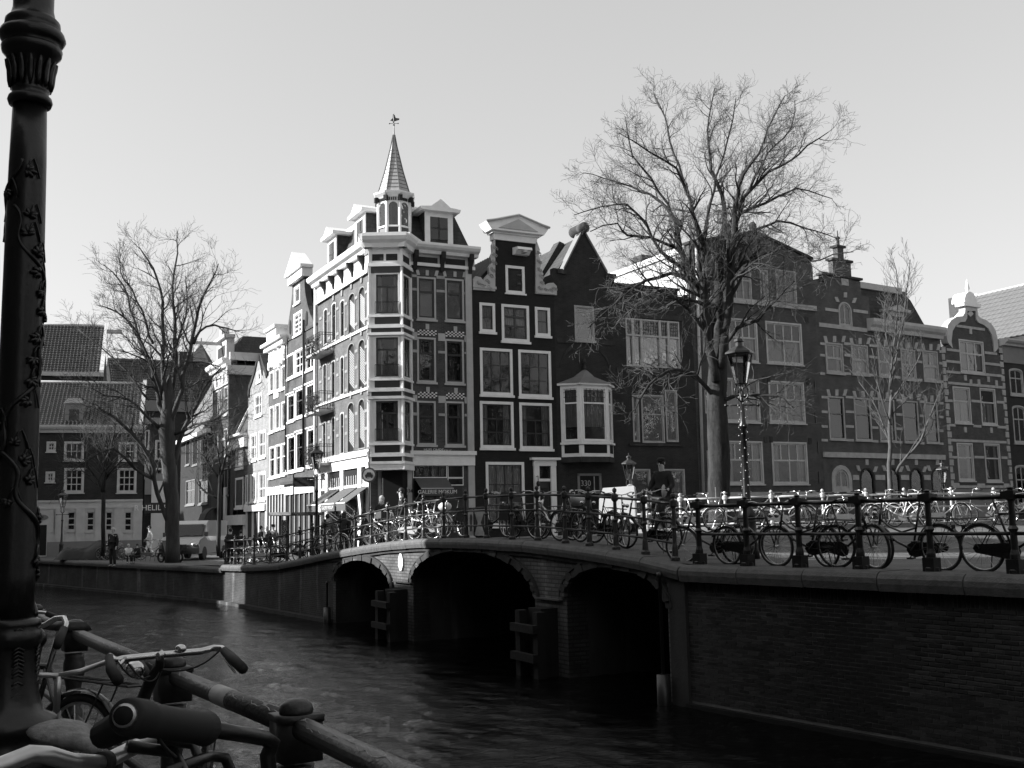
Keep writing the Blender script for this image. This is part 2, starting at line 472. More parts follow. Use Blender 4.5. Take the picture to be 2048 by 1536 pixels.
# water
wm = bpy.data.materials.new('canal_water'); wm.use_nodes = True
N = wm.node_tree.nodes; L = wm.node_tree.links; b = N['Principled BSDF']
b.inputs['Base Color'].default_value = (.002, .002, .002, 1); b.inputs['Roughness'].default_value = .03; b.inputs['Specular IOR Level'].default_value = .30; b.inputs['IOR'].default_value = 1.33
tc = N.new('ShaderNodeTexCoord'); mp = N.new('ShaderNodeMapping'); mp.inputs['Rotation'].default_value = (0, 0, R(-62)); mp.inputs['Scale'].default_value = (1.0, 2.6, 1)
n1 = N.new('ShaderNodeTexNoise'); n1.inputs['Scale'].default_value = 5; n1.inputs['Detail'].default_value = 5; n1.inputs['Roughness'].default_value = .62; n1.inputs['Distortion'].default_value = .5
n2 = N.new('ShaderNodeTexNoise'); n2.inputs['Scale'].default_value = .5; n2.inputs['Detail'].default_value = 2
ad = N.new('ShaderNodeMath'); ad.operation = 'MULTIPLY'
bp = N.new('ShaderNodeBump'); bp.inputs['Strength'].default_value = .8; bp.inputs['Distance'].default_value = .05
L.new(tc.outputs['Object'], mp.inputs[0]); L.new(mp.outputs[0], n1.inputs[0]); L.new(tc.outputs['Object'], n2.inputs[0])
L.new(n1.outputs[0], ad.inputs[0]); L.new(n2.outputs[0], ad.inputs[1]); L.new(ad.outputs[0], bp.inputs['Height']); L.new(bp.outputs[0], b.inputs['Normal'])
struct('canal_water', MB().quad((-160, -60, -.12), (40, -60, -.12), (40, 140, -.12), (-160, 140, -.12)), wm)
import numpy as np
rs = np.random.RandomState(4)
rad_ = 2.5 * np.exp(np.arange(0, 620) * .0058); ang_ = np.radians(np.arange(-42, 40, .135))
RR, AA = np.meshgrid(rad_, ang_, indexing='ij'); WX, WY = RR * np.sin(AA), RR * np.cos(AA); WZ = np.zeros_like(WX)
gust = .6 + .5 * (np.sin(WX * .23 + WY * .11 + 1.3) * np.sin(WY * .17 - WX * .09) * .5 + .5)
for i_ in range(90):
    lam = .13 * 10 ** (rs.rand() * .85); th = R(62) + rs.randn() * .55; kk_ = 2 * np.pi / lam
    fade = np.clip(lam / (RR * .0058 * 2.5), 0, 1) ** 2
    WZ += gust * fade * lam * (.0046 if lam < .35 else .0027) * np.sin(kk_ * (WX * np.cos(th) + WY * np.sin(th)) + rs.rand() * 6.28 + .35 * np.sin(WX * .9 + WY * .6 + i_))
nr_, na_ = WX.shape
co = np.stack([WX, WY, WZ], -1).reshape(-1, 3)
ii = (np.arange(nr_ - 1)[:, None] * na_ + np.arange(na_ - 1)[None, :]).ravel()
fc = np.stack([ii, ii + 1, ii + na_ + 1, ii + na_], -1)
me = bpy.data.meshes.new('canal_water'); me.vertices.add(len(co)); me.vertices.foreach_set('co', co.ravel().astype(np.float32))
me.loops.add(fc.size); me.loops.foreach_set('vertex_index', fc.ravel().astype(np.int32)); me.polygons.add(len(fc)); me.polygons.foreach_set('loop_start', np.arange(0, fc.size, 4, dtype=np.int32)); me.polygons.foreach_set('loop_total', np.full(len(fc), 4, dtype=np.int32))
me.update(calc_edges=True); me.polygons.foreach_set('use_smooth', np.ones(len(fc), dtype=bool)); me.materials.append(wm)
wo_ = link('canal_water', me); wo_['kind'] = 'structure'

# street sheet of the far bank, following the hump of the bridge
def q_edge(s):
    """edge of the water measured across the bridge axis; s from the right corner leftwards"""
    pts = [(-60, 12), (-5.85, .84), (0, 0), (LB, 0), ((QL - CN).dot(BDIR), (QL - CN).dot(BN)), ((QF - CN).dot(BDIR), (QF - CN).dot(BN)), (120, -28), (260, -80)]
    for (a, za), (b_, zb) in zip(pts, pts[1:]):
        if a <= s <= b_: return za + (zb - za) * (s - a) / (b_ - a)
    return pts[-1][1]
def ground_z(x, y):
    p = Vector((x, y)) - CN; s = p.dot(BDIR); q = p.dot(BN)
    zp = zsm(LB - s)
    k = min(max((q - 17) / 12, 0), 1); k = k * k * (3 - 2 * k)
    base = 1.5 if s > 20 else 1.5 + (min(max((20 - s) / 10, 0), 1)) * .5
    return zp * (1 - k) + base * k if s < 19 or True else zp
mb = MB(); ss = [-60, -40, -25, -16, -11, -8] + [-5.85 + .65 * i for i in range(9)] + [0 + .6 * i for i in range(60)] + [37, 40, 44, 48, 53.3, 60, 75, 95, 120, 180, 260]
ss = sorted(set(round(v, 3) for v in ss)); qq = [.12, 1, 2, 3, 4.5, 6, 8, 10, 12, 14, 17, 20, 23, 26, 29, 34, 45, 70, 160]
for s in ss:
    for q in qq:
        p = CN + BDIR * s + BN * (q_edge(s) + q); mb.v.append((p.x, p.y, ground_z(p.x, p.y) - .02))
nq = len(qq)
for i in range(len(ss) - 1):
    for j in range(nq - 1): mb.f.append((i*nq+j, (i+1)*nq+j, (i+1)*nq+j+1, i*nq+j+1))
struct('street_far_bank', mb, m_asph)
# our own bank
OB = Vector((-.66, 3.28)); OD = Vector((-.55, .84)).normalized(); ON = Vector((-OD.y, OD.x))   # ON points away from the water
def obank(t, d, z): p = OB + OD * t + ON * d; return (p.x, p.y, z)
struct('street_near_bank', MB().quad(obank(-60, -.35, 1.6), obank(170, -.35, 1.6), obank(170, 60, 1.6), obank(-60, 60, 1.6)), m_asph)
nq_ = thing('quay_wall', 'dark brick quay wall below the railing beside the photographer', 'quay wall', obank(0, 0, 1.6))
def rel(root, *p): return tuple(Vector(p) - root.location)
w_ = MB().quad(rel(nq_, *obank(-60, -.34, -1)), rel(nq_, *obank(170, -.34, -1)), rel(nq_, *obank(170, -.34, 1.59)), rel(nq_, *obank(-60, -.34, 1.59)))
part('wall', w_, m_quay, nq_)
for i in range(-3, 30):
    if True:
        a = i * 1.5 + .01; c = a + 1.48; mbx = MB()
        pts = [obank(a, -.40, 1.58), obank(c, -.40, 1.58), obank(c, .12, 1.58), obank(a, .12, 1.58)]
        mbx.v = [rel(nq_, p[0], p[1], 1.40) for p in pts] + [rel(nq_, p[0], p[1], 1.64) for p in pts]
        mbx.f = [(0,3,2,1),(4,5,6,7),(0,1,5,4),(1,2,6,5),(2,3,7,6),(3,0,4,7)]
        part('coping_stone', mbx, m_granite, nq_)

# ------------------------------------------------------------- bridge
bridge = thing('bridge', 'hump-backed stone and brick canal bridge with three arches', 'bridge', (BL.x, BL.y, 0))
fb = Face(bridge, (BL.x, BL.y), (CN.x, CN.y), 0)
ARCH = []   # (s0, s1, spring z, crown z)
for xl, yl, xc, yc, xr, yr in [(671, 1165, 724, 1121, 783, 1172), (826, 1165, 930, 1101.5, 1070, 1195), (1133, 1190, 1212, 1134, 1336, 1222)]:
    s0 = fb.L(xl, yl)[0]; s1 = fb.L(xr, yr)[0]; zs = (fb.L(xl, yl)[1] + fb.L(xr, yr)[1]) / 2; zc = fb.L(xc, yc)[1]
    ARCH.append((s0, s1, zs, zc))
print('ARCH', ARCH, 'LB', LB, prof)
def arcpts(a, off=0.0, n=22, y=None):
    s0, s1, zs, zc = a; c = (s0 + s1) / 2; w = (s1 - s0) / 2 + off; h = zc - zs + off
    return [(c - w * math.cos(math.pi * i / n), zs + h * math.sin(math.pi * i / n)) for i in range(n + 1)]
out = [(0, -1.0)]
for a in ARCH:
    out += [(a[0], -1.0)] + arcpts(a) + [(a[1], -1.0)]
out += [(LB, -1.0)]
top = [(LB - i * .4, ztop(LB - i * .4) - .2) for i in range(int(LB / .4) + 1)] + [(0, ztop(0) - .2)]
m_span = mat('bridge_brick', 0.085, 0.9, 0.5, 1.0, bump=0.5, brick=(0.30, 0.085, .016, .5)); efflorescence(m_span, 1.8)
fb.wall(out + top, m_span, thick=.5, name='spandrel_wall')
for a in ARCH:
    pts = [(a[0], -1.0)] + arcpts(a) + [(a[1], -1.0)]
    mb = MB(); 
    for x, z in pts: mb.v += [(x, .02, z), (x, 15, z)]
    for i in range(len(pts) - 1): mb.f.append((2*i, 2*i+1, 2*i+3, 2*i+2))
    mb.quad((a[0], 15, -1), (a[1], 15, -1), (a[1], 15, a[3]), (a[0], 15, a[3]))
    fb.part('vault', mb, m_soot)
    # voussoirs
    n = 19 if a[1] - a[0] < 6 else 27
    o1 = arcpts(a, 0.0, n * 2); o2 = arcpts(a, .17, n * 2)
    for i in range(n):
        j = i * 2
        q = [o1[j], o1[j+1], o1[j+2], o2[j+2], o2[j+1], o2[j]]
        cx = sum(p[0] for p in q) / 6; cz = sum(p[1] for p in q) / 6
        q = [(cx + (p[0] - cx) * .97, cz + (p[1] - cz) * .97) for p in q]
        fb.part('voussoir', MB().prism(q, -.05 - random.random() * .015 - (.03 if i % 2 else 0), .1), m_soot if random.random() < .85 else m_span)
    o3 = arcpts(a, .175, 30); o4 = arcpts(a, .21, 30)
    fb.part('hood_mould', MB().prism(o4 + o3[::-1], -.075, .05), m_soot)
def coping(face, s0, s1, zf, step=1.15, over=.14, h=.24, dep=.62, m=None):
    n = max(1, round((s1 - s0) / step)); st = (s1 - s0) / n
    for i in range(n):
        a = s0 + i * st + .008; b_ = s0 + (i + 1) * st - .008; mb = MB()
        za, zb = zf(a) + random.uniform(-.006, .006), zf(b_) + random.uniform(-.006, .006)
        sec = [(-over, -h), (-over - .03, -h * .6), (-over - .03, -.09), (-over + .01, -.03), (-over + .06, 0), (dep, 0), (dep, -h)]
        mb.v = [(a, y, za + z) for y, z in sec] + [(b_, y, zb + z) for y, z in sec]; k = len(sec)
        mb.f = [tuple(reversed(range(k))), tuple(range(k, 2 * k))] + [(j, (j+1) % k, k + (j+1) % k, k + j) for j in range(k)]
        o = face.part('coping_stone', mb, m or m_granite)
coping(fb, 0, LB, lambda s: ztop(s))
mb = MB()   # string course below the coping
for i in range(int(LB / .5)):
    a, c = i * .5, (i + 1) * .5
    k = len(mb.v); za, zc_ = ztop(a) - .24, ztop(c) - .24
    mb.v += [(a, -.07, za - .09), (a, -.07, za), (a, .05, za), (a, .05, za - .09), (c, -.07, zc_ - .09), (c, -.07, zc_), (c, .05, zc_), (c, .05, zc_ - .09)]
    mb.f += [(k+0, k+4, k+5, k+1), (k+3, k+7, k+4, k+0), (k+1, k+5, k+6, k+2)]
fb.part('string_course', mb, m_soot)
# plaque, ledges, stone patches
c = fb.L(804, 1124)
mb = MB(); mb.prism([(c[0] + .17 * math.cos(t * math.pi / 4 + .39), c[1] + .25 * math.sin(t * math.pi / 4 + .39)) for t in range(8)], -.05, .05)
fb.part('plaque', mb, m_white)
for (x0, y0, x1, y1) in [(791, 1163.5, 826, 1165.5), (1076, 1196, 1126, 1199)]:
    fb.slab('ledge', x0, y0, x1, y1, .10, m_granite)
random.seed(21)
for i in range(26):       # squared stone blocks let into the brickwork
    s = random.uniform(.2, LB - .3); 
    if any(a[0] - .6 < s < a[1] + .3 for a in ARCH): continue
    z = random.uniform(.5, 2.0)
    fb.part('stone_block', MB().box(s, -.02 - random.random() * .02, z, s + random.uniform(.25, .45), .05, z + random.uniform(.16, .24)), random.choice([m_stone, m_soot]))
fb.part('corner_pilaster', MB().box(LB - .42, -.06, -.8, LB + .05, .1, 2.08), m_soot)
mb = MB()      # road deck edge inside the coping is the street sheet itself; kerb line
# timber fenders at the piers
m_wood = mat('wet_timber', .008, .7, .3, 4, bump=.4)
for (xa, xb, ya, yb) in [(793, 818, 1176, 1260), (1084, 1120, 1212, 1330)]:
    s0, z1 = fb.L(xa, ya); s1 = fb.L(xb, ya)[0]
    pos = Vector((BL.x, BL.y, 0)) + fb.u * ((s0 + s1) / 2) - fb.n * .28
    ft = thing('fender', 'dark timber fender frame standing in front of the %s bridge pier' % ('far' if xa < 900 else 'near'), 'fender', (pos.x, pos.y, 0), fb.rz)
    w = (s1 - s0) / 2
    for x in (-w, w): part('post', MB().box(x - .10, -.32, -.6, x + .10, -.12, z1 - .05), m_wood, ft)
    for z in (z1 * .66, z1 * .24): part('beam', MB().box(-w - .12, -.44, z, w + .12, -.323, z + .16), m_wood, ft)
    part('pier_nose', MB().box(-w + .11, -.11, -.6, w - .11, .4, z1), m_wood, ft)
for (px, py0, py1, nm) in [(1338, 1154, 1225, 'near end'), (666, 1168, 1250, 'far end')]:
    s, z = fb.L(px, py0); zb = fb.L(px, py1)[1]
    pos = Vector((BL.x, BL.y, 0)) + fb.u * s - fb.n * .2
    bt = thing('mooring_post', 'round dark mooring post at the %s of the bridge arches' % nm, 'post', (pos.x, pos.y, -.5))
    part('post', MB().lathe([(.12, 0), (.12, 1.0), (.05, 1.01)], n=12), m_dkpaint, bt, True)
    part('iron_bar', MB().lathe([(.03, 0), (.03, z + .5), (.05, z + .51), (.05, z + .58), (.01, z + .6)], n=8), m_irong, bt, True)

# ------------------------------------------------------------- quay walls of the far bank
ql = thing('quay_wall', 'long brick quay wall running left from the bridge, one part in sunlight', 'quay wall', (QL.x, QL.y, 0))
f1 = Face(ql, (QL.x, QL.y), (BL.x, BL.y), 0)
zt1 = lambda s: ztop(s - f1.w)
f1.wall([(0, -1), (f1.w, -1)] + [(f1.w - i * f1.w / 20, zt1(f1.w - i * f1.w / 20) - .2) for i in range(21)], m_quay, name='wall')
coping(f1, 0, f1.w, zt1)
f2 = Face(ql, (QF.x, QF.y), (QL.x, QL.y), 0)
f2.wall([(-45, -1), (f2.w, -1), (f2.w, 1.3), (-45, 1.3)], m_quay, name='wall')
coping(f2, -6, f2.w, lambda s: 1.5, step=1.6)
f2.part('footing', MB().box(-45, -.22, -.8, f2.w, .05, .12), m_soot); f1.part('footing', MB().box(0, -.22, -.8, f1.w, .05, .12), m_soot)
qr = thing('quay_wall', 'tall near brick quay wall under the bicycles, right of the bridge', 'quay wall', (CN.x, CN.y, 0))
f3 = Face(qr, (CN.x, CN.y), (QR.x, QR.y), 0)
f3.wall([(0, -1), (f3.w, -1), (f3.w, 2.12), (0, 2.12)], mat('mortar', .10, .95, .4, 1.5, bump=.4), name='mortar_bed')
coping(f3, .02, f3.w, lambda s: 2.37, step=1.35, h=.27, over=.16)
f3.part('footing', MB().box(0, -.1, -.8, f3.w, .05, .07), m_wood)
brick_me = {}
mb_b = [mat('wall_brick_%s' % k, v, .88, .35, 6, bump=.4, bscale=30) for k, v in (('dark', .010), ('plain', .018), ('light', .034))]
def bmesh_brick(w, h, m):
    k = (round(w, 3), round(h, 3), m.name)
    if k not in brick_me:
        e = .006
        mb = MB(); mb.v = [(0,.03,0),(w,.03,0),(w,.03,h),(0,.03,h),(0,0,0),(w,0,0),(w,0,h),(0,0,h),(e,-.006,e),(w-e,-.006,e),(w-e,-.006,h-e),(e,-.006,h-e)]
        mb.f = [(4,5,9,8),(5,6,10,9),(6,7,11,10),(7,4,8,11),(8,9,10,11),(0,1,5,4),(2,3,7,6),(1,2,6,5),(3,0,4,7)]
        brick_me[k] = mb.mesh('brick', m)
    return brick_me[k]
allb = []
row = 0; z = .12
while z < 1.93:
    x = .05 - (row % 2) * .11
    while x < f3.w - .3:
        w = .205
        allb.append((x, z, w, .05)); x += .218
    z += .0625; row += 1
x = .05
while x < f3.w - .3: allb.append((x, 1.925, .05, .17)); x += .0625      # soldier course under the coping
vis = [q for q in allb if 4.2 < q[0] < 6.55 and .75 < q[1] < 1.9 and q[2] > .1]
vis = sorted(vis, key=lambda q: -q[0])[:290]
vset = set(vis)
P3 = Vector((CN.x, CN.y, 0)) - qr.location
def bm_tone(x, z):
    v = math.sin(x * 1.3 + .7) + math.sin(x * 3.1 + z) * .4 + random.uniform(-.9, .9)
    return mb_b[0] if v < -.3 else (mb_b[1] if v < .75 else mb_b[2])
stuff = {m.name: MB() for m in mb_b}
for q in allb:
    m = bm_tone(q[0], q[1]); pr = -.004 - random.random() * .006
    if q in vset:
        o = link('brick', bmesh_brick(q[2], q[3], m), qr)
        o.location = f3.loc + f3.u * q[0] - f3.n * (-pr) * 1.0 + Vector((0, 0, q[1])); o.rotation_euler = (0, 0, f3.rz)
    else:
        s_ = stuff[m.name]; k = len(s_.v); x, z, w, h = q; e = .005
        s_.v += [(x, .01, z), (x+w, .01, z), (x+w, .01, z+h), (x, .01, z+h), (x, pr, z), (x+w, pr, z), (x+w, pr, z+h), (x, pr, z+h)]
        s_.f += [(k+4, k+5, k+6, k+7), (k, k+1, k+5, k+4), (k+2, k+3, k+7, k+6), (k+1, k+2, k+6, k+5), (k+3, k, k+4, k+7)]
for m in mb_b:
    o = f3.part('brickwork', stuff[m.name], m); o['kind'] = 'stuff'

# ------------------------------------------------------------- houses of our own bank (unseen; heights, depths and gaps shaped to throw the long shadows)
random.seed(5)
for i, (t0, t1, h) in enumerate([(-30, -22, 16), (-22, -14, 18), (-14, -6, 17), (-6, 2, 19), (2, 9, 17.5), (9, 15, 19), (15, 21.9, 18.5), (21.9, 24.8, 14.7), (24.8, 32.5, 19.4), (32.6, 40.9, 13.1), (41, 50.1, 17.5), (54.1, 60, 16.5), (60, 68, 15), (68, 76, 16), (76, 85, 18), (85, 95, 17), (95, 110, 17), (110, 125, 24), (125, 140, 24)]):
    a = obank(t1, 8, 1.6); c = obank(t0 + .02, 8, 1.6)
    lab = ['narrow', 'plain', 'tall', 'broad'][i % 4] + ' unseen dark brick house in shade on the near bank, ' + ['first', 'second', 'third', 'fourth', 'fifth', 'sixth', 'seventh', 'eighth', 'ninth', 'tenth', 'eleventh', 'twelfth', 'thirteenth', 'fourteenth', 'fifteenth', 'sixteenth', 'seventeenth', 'eighteenth', 'nineteenth'][i] + ' in the row'
    hr = thing('canal_house', lab, 'house', a, 0, 'canal houses on the near bank')
    # facade looks at the water: viewer stands on the water side, so rightwards is towards larger t
    F = Face(hr, (c[0], c[1]), (a[0], a[1]), 1.6); F.loc = Vector((c[0], c[1], 1.6)) - hr.location
    W = F.w; H = h - 1.6
    nfl = int(H // 3.4); nb = max(1, int(W // 2.1))
    for fl in range(nfl):
        for k in range(nb):
            cx = W * (k + .5) / nb; zb = .9 + fl * H / nfl
            F.window(cx - .55, zb, cx + .55, min(zb + 2.0, H - .7), 2, (.4, .6), one=True, local=True)
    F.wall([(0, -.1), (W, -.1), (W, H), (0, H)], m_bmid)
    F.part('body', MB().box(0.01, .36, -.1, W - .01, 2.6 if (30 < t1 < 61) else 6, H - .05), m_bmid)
    F.part('cornice', MB().box(0, -.35, H - .45, W, -.002, H + .1), m_white)

m_opp = mat('opposite_brick', .05, .9, .3, 1.2)
rowp = [(16, -34), (18.2, -22), (20.4, -11), (23, 1), (26, 13), (29.4, 25), (33, 37), (36.6, 49)]
for i, (a, c) in enumerate(zip(rowp, rowp[1:])):
    hr = thing('canal_house', ['plain', 'narrow', 'tall', 'broad'][i % 4] + ' brown brick house across the street on the right, ' + ['first', 'second', 'third', 'fourth', 'fifth', 'sixth', 'seventh'][i] + ' of its row', 'house', (a[0], a[1], 2.0), 0, 'canal houses on the right street')
    F = Face(hr, (c[0], c[1]), (a[0], a[1]), 2.0); F.loc = Vector((c[0], c[1], 2.0)) - hr.location
    W = F.w; H = 12.5 + (i * 37 % 5)
    for fl in range(4):
        for k in range(5):
            cx = W * (k + .5) / 5; zb = .9 + fl * H / 4
            F.window(cx - .6, zb, cx + .6, min(zb + 2.1, H - .7), 2, (.4, .6), one=True, local=True, mf=m_cream)
    F.wall([(0, -.1), (W, -.1), (W, H), (0, H)], m_opp)
    F.part('body', MB().box(0.01, .36, -.1, W - .01, 8, H - .05), m_opp)
    F.part('cornice', MB().box(0, -.35, H - .45, W, -.002, H + .1), m_cream)
# ============================================================= BUILDINGS
random.seed(11)
UL = Vector((-.5154, 1.0)).normalized()        # direction of the side street, away from the corner
def on_line(P0, u, px, py=900): return line_x(px, py, P0, u)
def xy(v): return (v[0], v[1])
def roof_gable(F, s0, s1, zeave, zridge, y0, y1, m, name='roof', over=.15, sx=None):
    """ridge runs back from the facade"""
    sx = sx if sx is not None else (s0 + s1) / 2
    mb = MB(); mb.prism([(s0 - over, zeave), (s1 + over, zeave), (sx, zridge)], y0, y1)
    return F.part(name, mb, m)
def roof_eaves(F, s0, s1, zeave, zridge, y0, y1, m, back=None, name='roof', rows=14, cols=0, front=None):
    """ridge parallel to the facade, front slope built of stepped tile courses with pan profile"""
    back = back or y1 + (y1 - y0)
    mb = MB(); n = rows
    cols = cols or int((s1 - s0) / .24)
    for i in range(n):
        a, c = i / n, (i + 1) / n
        za, zc = zeave + (zridge - zeave) * a, zeave + (zridge - zeave) * c
        ya, yc = y0 + (y1 - y0) * a, y0 + (y1 - y0) * c
        k = len(mb.v); m4 = cols * 3
        for j in range(m4 + 1):
            x = s0 + (s1 - s0) * j / m4; lift = (0.055, 0.0, -.012)[j % 3]
            mb.v += [(x, ya - .05 - lift, za + .02 + lift * .6), (x, yc - .005 - lift, zc + lift * .6)]
        for j in range(m4): mb.f.append((k + 2*j, k + 2*j + 2, k + 2*j + 3, k + 2*j + 1))
        for j in range(0, m4):      # little front lip of each course
            kk = len(mb.v); x0_ = s0 + (s1 - s0) * j / m4; x1_ = s0 + (s1 - s0) * (j + 1) / m4
            l0, l1 = (0.055, 0, -.012)[j % 3], (0.055, 0, -.012)[(j + 1) % 3]
            mb.v += [(x0_, ya - .05 - l0, za + .02 + l0 * .6), (x1_, ya - .05 - l1, za + .02 + l1 * .6), (x1_, ya, za - .03), (x0_, ya, za - .03)]
            mb.f.append((kk + 3, kk + 2, kk + 1, kk))
    o = F.part(name, mb, m); o['kind'] = 'stuff'
    mb = MB(); mb.prism([(y0, zeave - .03), (y1, zridge - .05), (back, zeave - .03)], s0 + .01, s1 - .01, axis='x')
    F.part('roof_body', mb, m_dark)
    F.part('ridge', MB().tube([(s0, y1, zridge + .02), (s1, y1, zridge + .02)], .12, 8), m_cream, True)
def body(F, s0, s1, z1, y1, m, z0=-.5, y0=.36):
    F.part('body', MB().box(s0, y0, z0, s1, y1, z1), m)
def downpipe(F, px0, py0, px1, py1, m, r=.06, name='downpipe'):
    a, z1 = F.L(px0, py0); c, z0 = F.L(px1, py1)
    F.part(name, MB().tube([(c, -.12, z0), (a, -.12, z1)], r, 8), m, True)

# ---------------------------------------------- the corner building with the turret
C0 = atY(742, 1045, 52.0); C0 = (C0.x, C0.y)
GZ = 1.75
far = on_line(C0, UL, 634, 800)
corner = thing('corner_house', 'tall ornate corner house with bay windows, white bands and a pointed corner turret', 'house', (C0[0], C0[1], GZ))
FL = Face(corner, far, C0, GZ)
UF = Vector((2.1094, 1.0)).normalized()
FR0 = atY(822, 1043, 52.2); FR0 = (FR0.x, FR0.y)
FR1 = on_line(FR0, UF, 948, 800)
FR = Face(corner, FR0, FR1, GZ)
print('corner', C0, far, FR0, FR1, FL.w, FR.w)
ztopL = FL.L(700, 560)[1]; 
zc = FR.L(885, 512)[1]       # underside of cornice
zct = FR.L(885, 493)[1]
# --- right facade windows
for (x0, x1, yy) in [(834, 871.5, [(554, 639, 'blind'), (675, 764.5, 'side'), (802, 890, None)]), (890, 927.5, [(558, 642, 'blind'), (679, 767, None), (803, 891.5, 'side')])]:
    for (a, b_, cu) in yy:
        FR.window(x0, a, x1, b_, 1, (.34, .66), fw=.09, mf=m_cream, ms=m_dkpaint, mw=.1, curt=cu, curt_f=.97, sill=.1)
for (x0, x1, a, b_) in [(835, 873, 660, 671), (891, 928, 663, 674), (835.5, 874, 784, 796), (892, 928.5, 786, 798)]:   # chequer panels
    s0, z0, s1, z1 = FR.rect(x0, a, x1, b_); n = 10; r = 4; wv = (s1 - s0) / n; hv = (z1 - z0) / r
    FR.part('tile_panel', MB().box(s0, -.02, z0, s1, .02, z1), m_white)
    mb = MB()
    for i in range(n):
        for j in range(r):
            if (i + j) % 2: mb.box(s0 + i * wv, -.032, z0 + j * hv, s0 + (i + 1) * wv, -.021, z0 + (j + 1) * hv)
    o = FR.part('dark_tile', mb, m_bdark); o['kind'] = 'stuff'
for q in [(851, 648, 858, 659), (907, 653, 914, 663), (852, 774, 859, 784), (908, 776, 915, 787),
          (822, 664, 834, 680), (822, 699, 834, 705), (876, 667, 890, 682), (876, 702, 890, 707), (928.5, 671, 933.5, 684), (928.5, 704, 933.5, 708),
          (824, 790, 834, 804), (822, 825, 834, 831), (876.5, 792, 891, 806), (877, 827, 891.5, 832), (929, 794, 934, 807), (929, 828, 934, 833),
          (821, 549, 833, 554), (821, 576, 833, 581), (872.5, 552, 889, 558), (872.5, 580, 889, 585), (928.5, 556, 933, 561), (928.5, 584, 933, 589)]:
    FR.slab('stone_block', *q, .035, m_stone if q[3] - q[1] < 9 else m_cream)
for x in (836, 854, 872, 889.5, 909.5, 928):
    k = -2 if x in (836, 889.5) else (2 if x in (872, 928) else 0)
    FR.block('voussoir', [(x - 3 + k, 539.5 + (x - 836) * .05), (x + 3 + k, 540 + (x - 836) * .05), (x + 3 - k * .3, 550.5 + (x - 836) * .05), (x - 3 - k * .3, 550 + (x - 836) * .05)][::-1], .04, m_cream)
FR.slab('pilaster', 933.5, 524, 946, 1100, .09, m_cream)
FR.slab('pilaster', 815, 931, 824, 1100, .05, m_cream)
s0, z0, s1, z1 = FR.rect(815, 908, 948, 931)
FR.part('fascia', MB().box(s0 - .1, -.14, z0, s1, .03, z1), m_white); FR.part('fascia_moulding', MB().box(s0 - .15, -.26, z1 - .05, s1 + .05, .02, z1 + .14), m_white)
# frieze and cornice
s0, z0, s1, z1 = FR.rect(815, 508, 948, 535)
FR.part('frieze', MB().box(s0, -.07, z0, s1, .03, z1 + .1), m_cream); FR.part('frieze_moulding', MB().box(s0, -.14, z0 - .02, s1, -.071, z0 + .14), m_white)
for q in [(834, 515, 874, 526.5), (889.5, 519, 929, 530.5)]: FR.slab('frieze_panel', *q, .085, m_bdark, back=-.071)
def bracket(F, px, py, sc=1.0, m=None):
    s, z = F.L(px, py); mb = MB()
    mb.prism([(-.45 * sc, z), (-.06, z), (-.06, z - .95 * sc), (-.14, z - .95 * sc), (-.2, z - .6 * sc), (-.42 * sc, z - .3 * sc)], s - .10, s + .10, axis='x')
    F.part('bracket', mb, m or m_bdark)
for px, py in ((828, 503), (882, 507), (938, 512)): bracket(FR, px, py)
def cornice(F, s0, s1, z0, h, out, m, y1=.1, name='cornice'):
    mb = MB(); mb.prism([(y1, z0), (-out * .45, z0), (-out * .55, z0 + h * .3), (-out * .85, z0 + h * .5), (-out, z0 + h * .75), (-out, z0 + h), (y1, z0 + h + .05)], s0, s1, axis='x')
    return F.part(name, mb, m)
cornice(FR, -.3, FR.w + .25, zc, zct - zc, .62, m_white)
FR.wall([(-.25, -.3), (FR.w, -.3), (FR.w, zc + .1), (-.25, zc + .1)], m_bside if False else mat('corner_brick', .055, .9, .3, 1.1, bump=.3, brick=BR))
# shop floor of the right facade
FRg = FR
for q, cols in [((827, 932, 892, 954), 4), ((896.5, 932, 925, 954), 1), ((896.5, 957.5, 925, 969), 1)]:
    FR.slab('transom_frame', q[0] - 1.5, q[1] - 1, q[2] + 1.5, q[3] + 2, .03, m_white, back=-.005)
    s0, z0, s1, z1 = FR.rect(*q)
    FR.part('transom_light', MB().box(s0, -.034, z0, s1, -.031, z1), m_dark)
    for k in range(cols): 
        a = s0 + (s1 - s0) * k / cols + .03; c = s0 + (s1 - s0) * (k + 1) / cols - .03
        FR.part('pane', MB().quad((a, -.04, z0), (c, -.04, z0), (c, -.04, z1), (a, -.04, z1)), m_glass)
        if cols == 4: FR.part('leaded_panel', MB().prism(arc_rect(a + .1, z0 + .05, c - .1, z1 - .12, .15), -.038, -.036), m_awn)
FR.slab('shop_frame', 825, 957, 894, 1078, .02, m_dkpaint, back=-.004)
s0, z0, s1, z1 = FR.rect(828, 962, 890, 1070)
FR.part('shop_interior', MB().box(s0, -.024, z0, s1, -.021, z1), m_dark)
for k in range(3):
    w3 = (s1 - s0) / 3
    FR.part('shop_pane', MB().quad((s0 + k*w3 + .04, -.03, z0), (s0 + (k+1)*w3 - .04, -.03, z0), (s0 + (k+1)*w3 - .04, -.03, z1), (s0 + k*w3 + .04, -.03, z1)), m_glass)
FR.slab('shop_door', 896.5, 972, 925, 1078, .02, m_dkpaint, back=-.004)
FR.slab('number_stone', 813, 975, 823, 990, .065, m_cream, back=-.045)
s, z = FR.L(818.5, 982, .1)
text_part('house_number', '334', .24, m_dkpaint, corner, Vector((0, 0, 0)) + FR.loc + FR.u * s - FR.n * .085 + Vector((0, 0, z)), (R(90), 0, FR.rz))
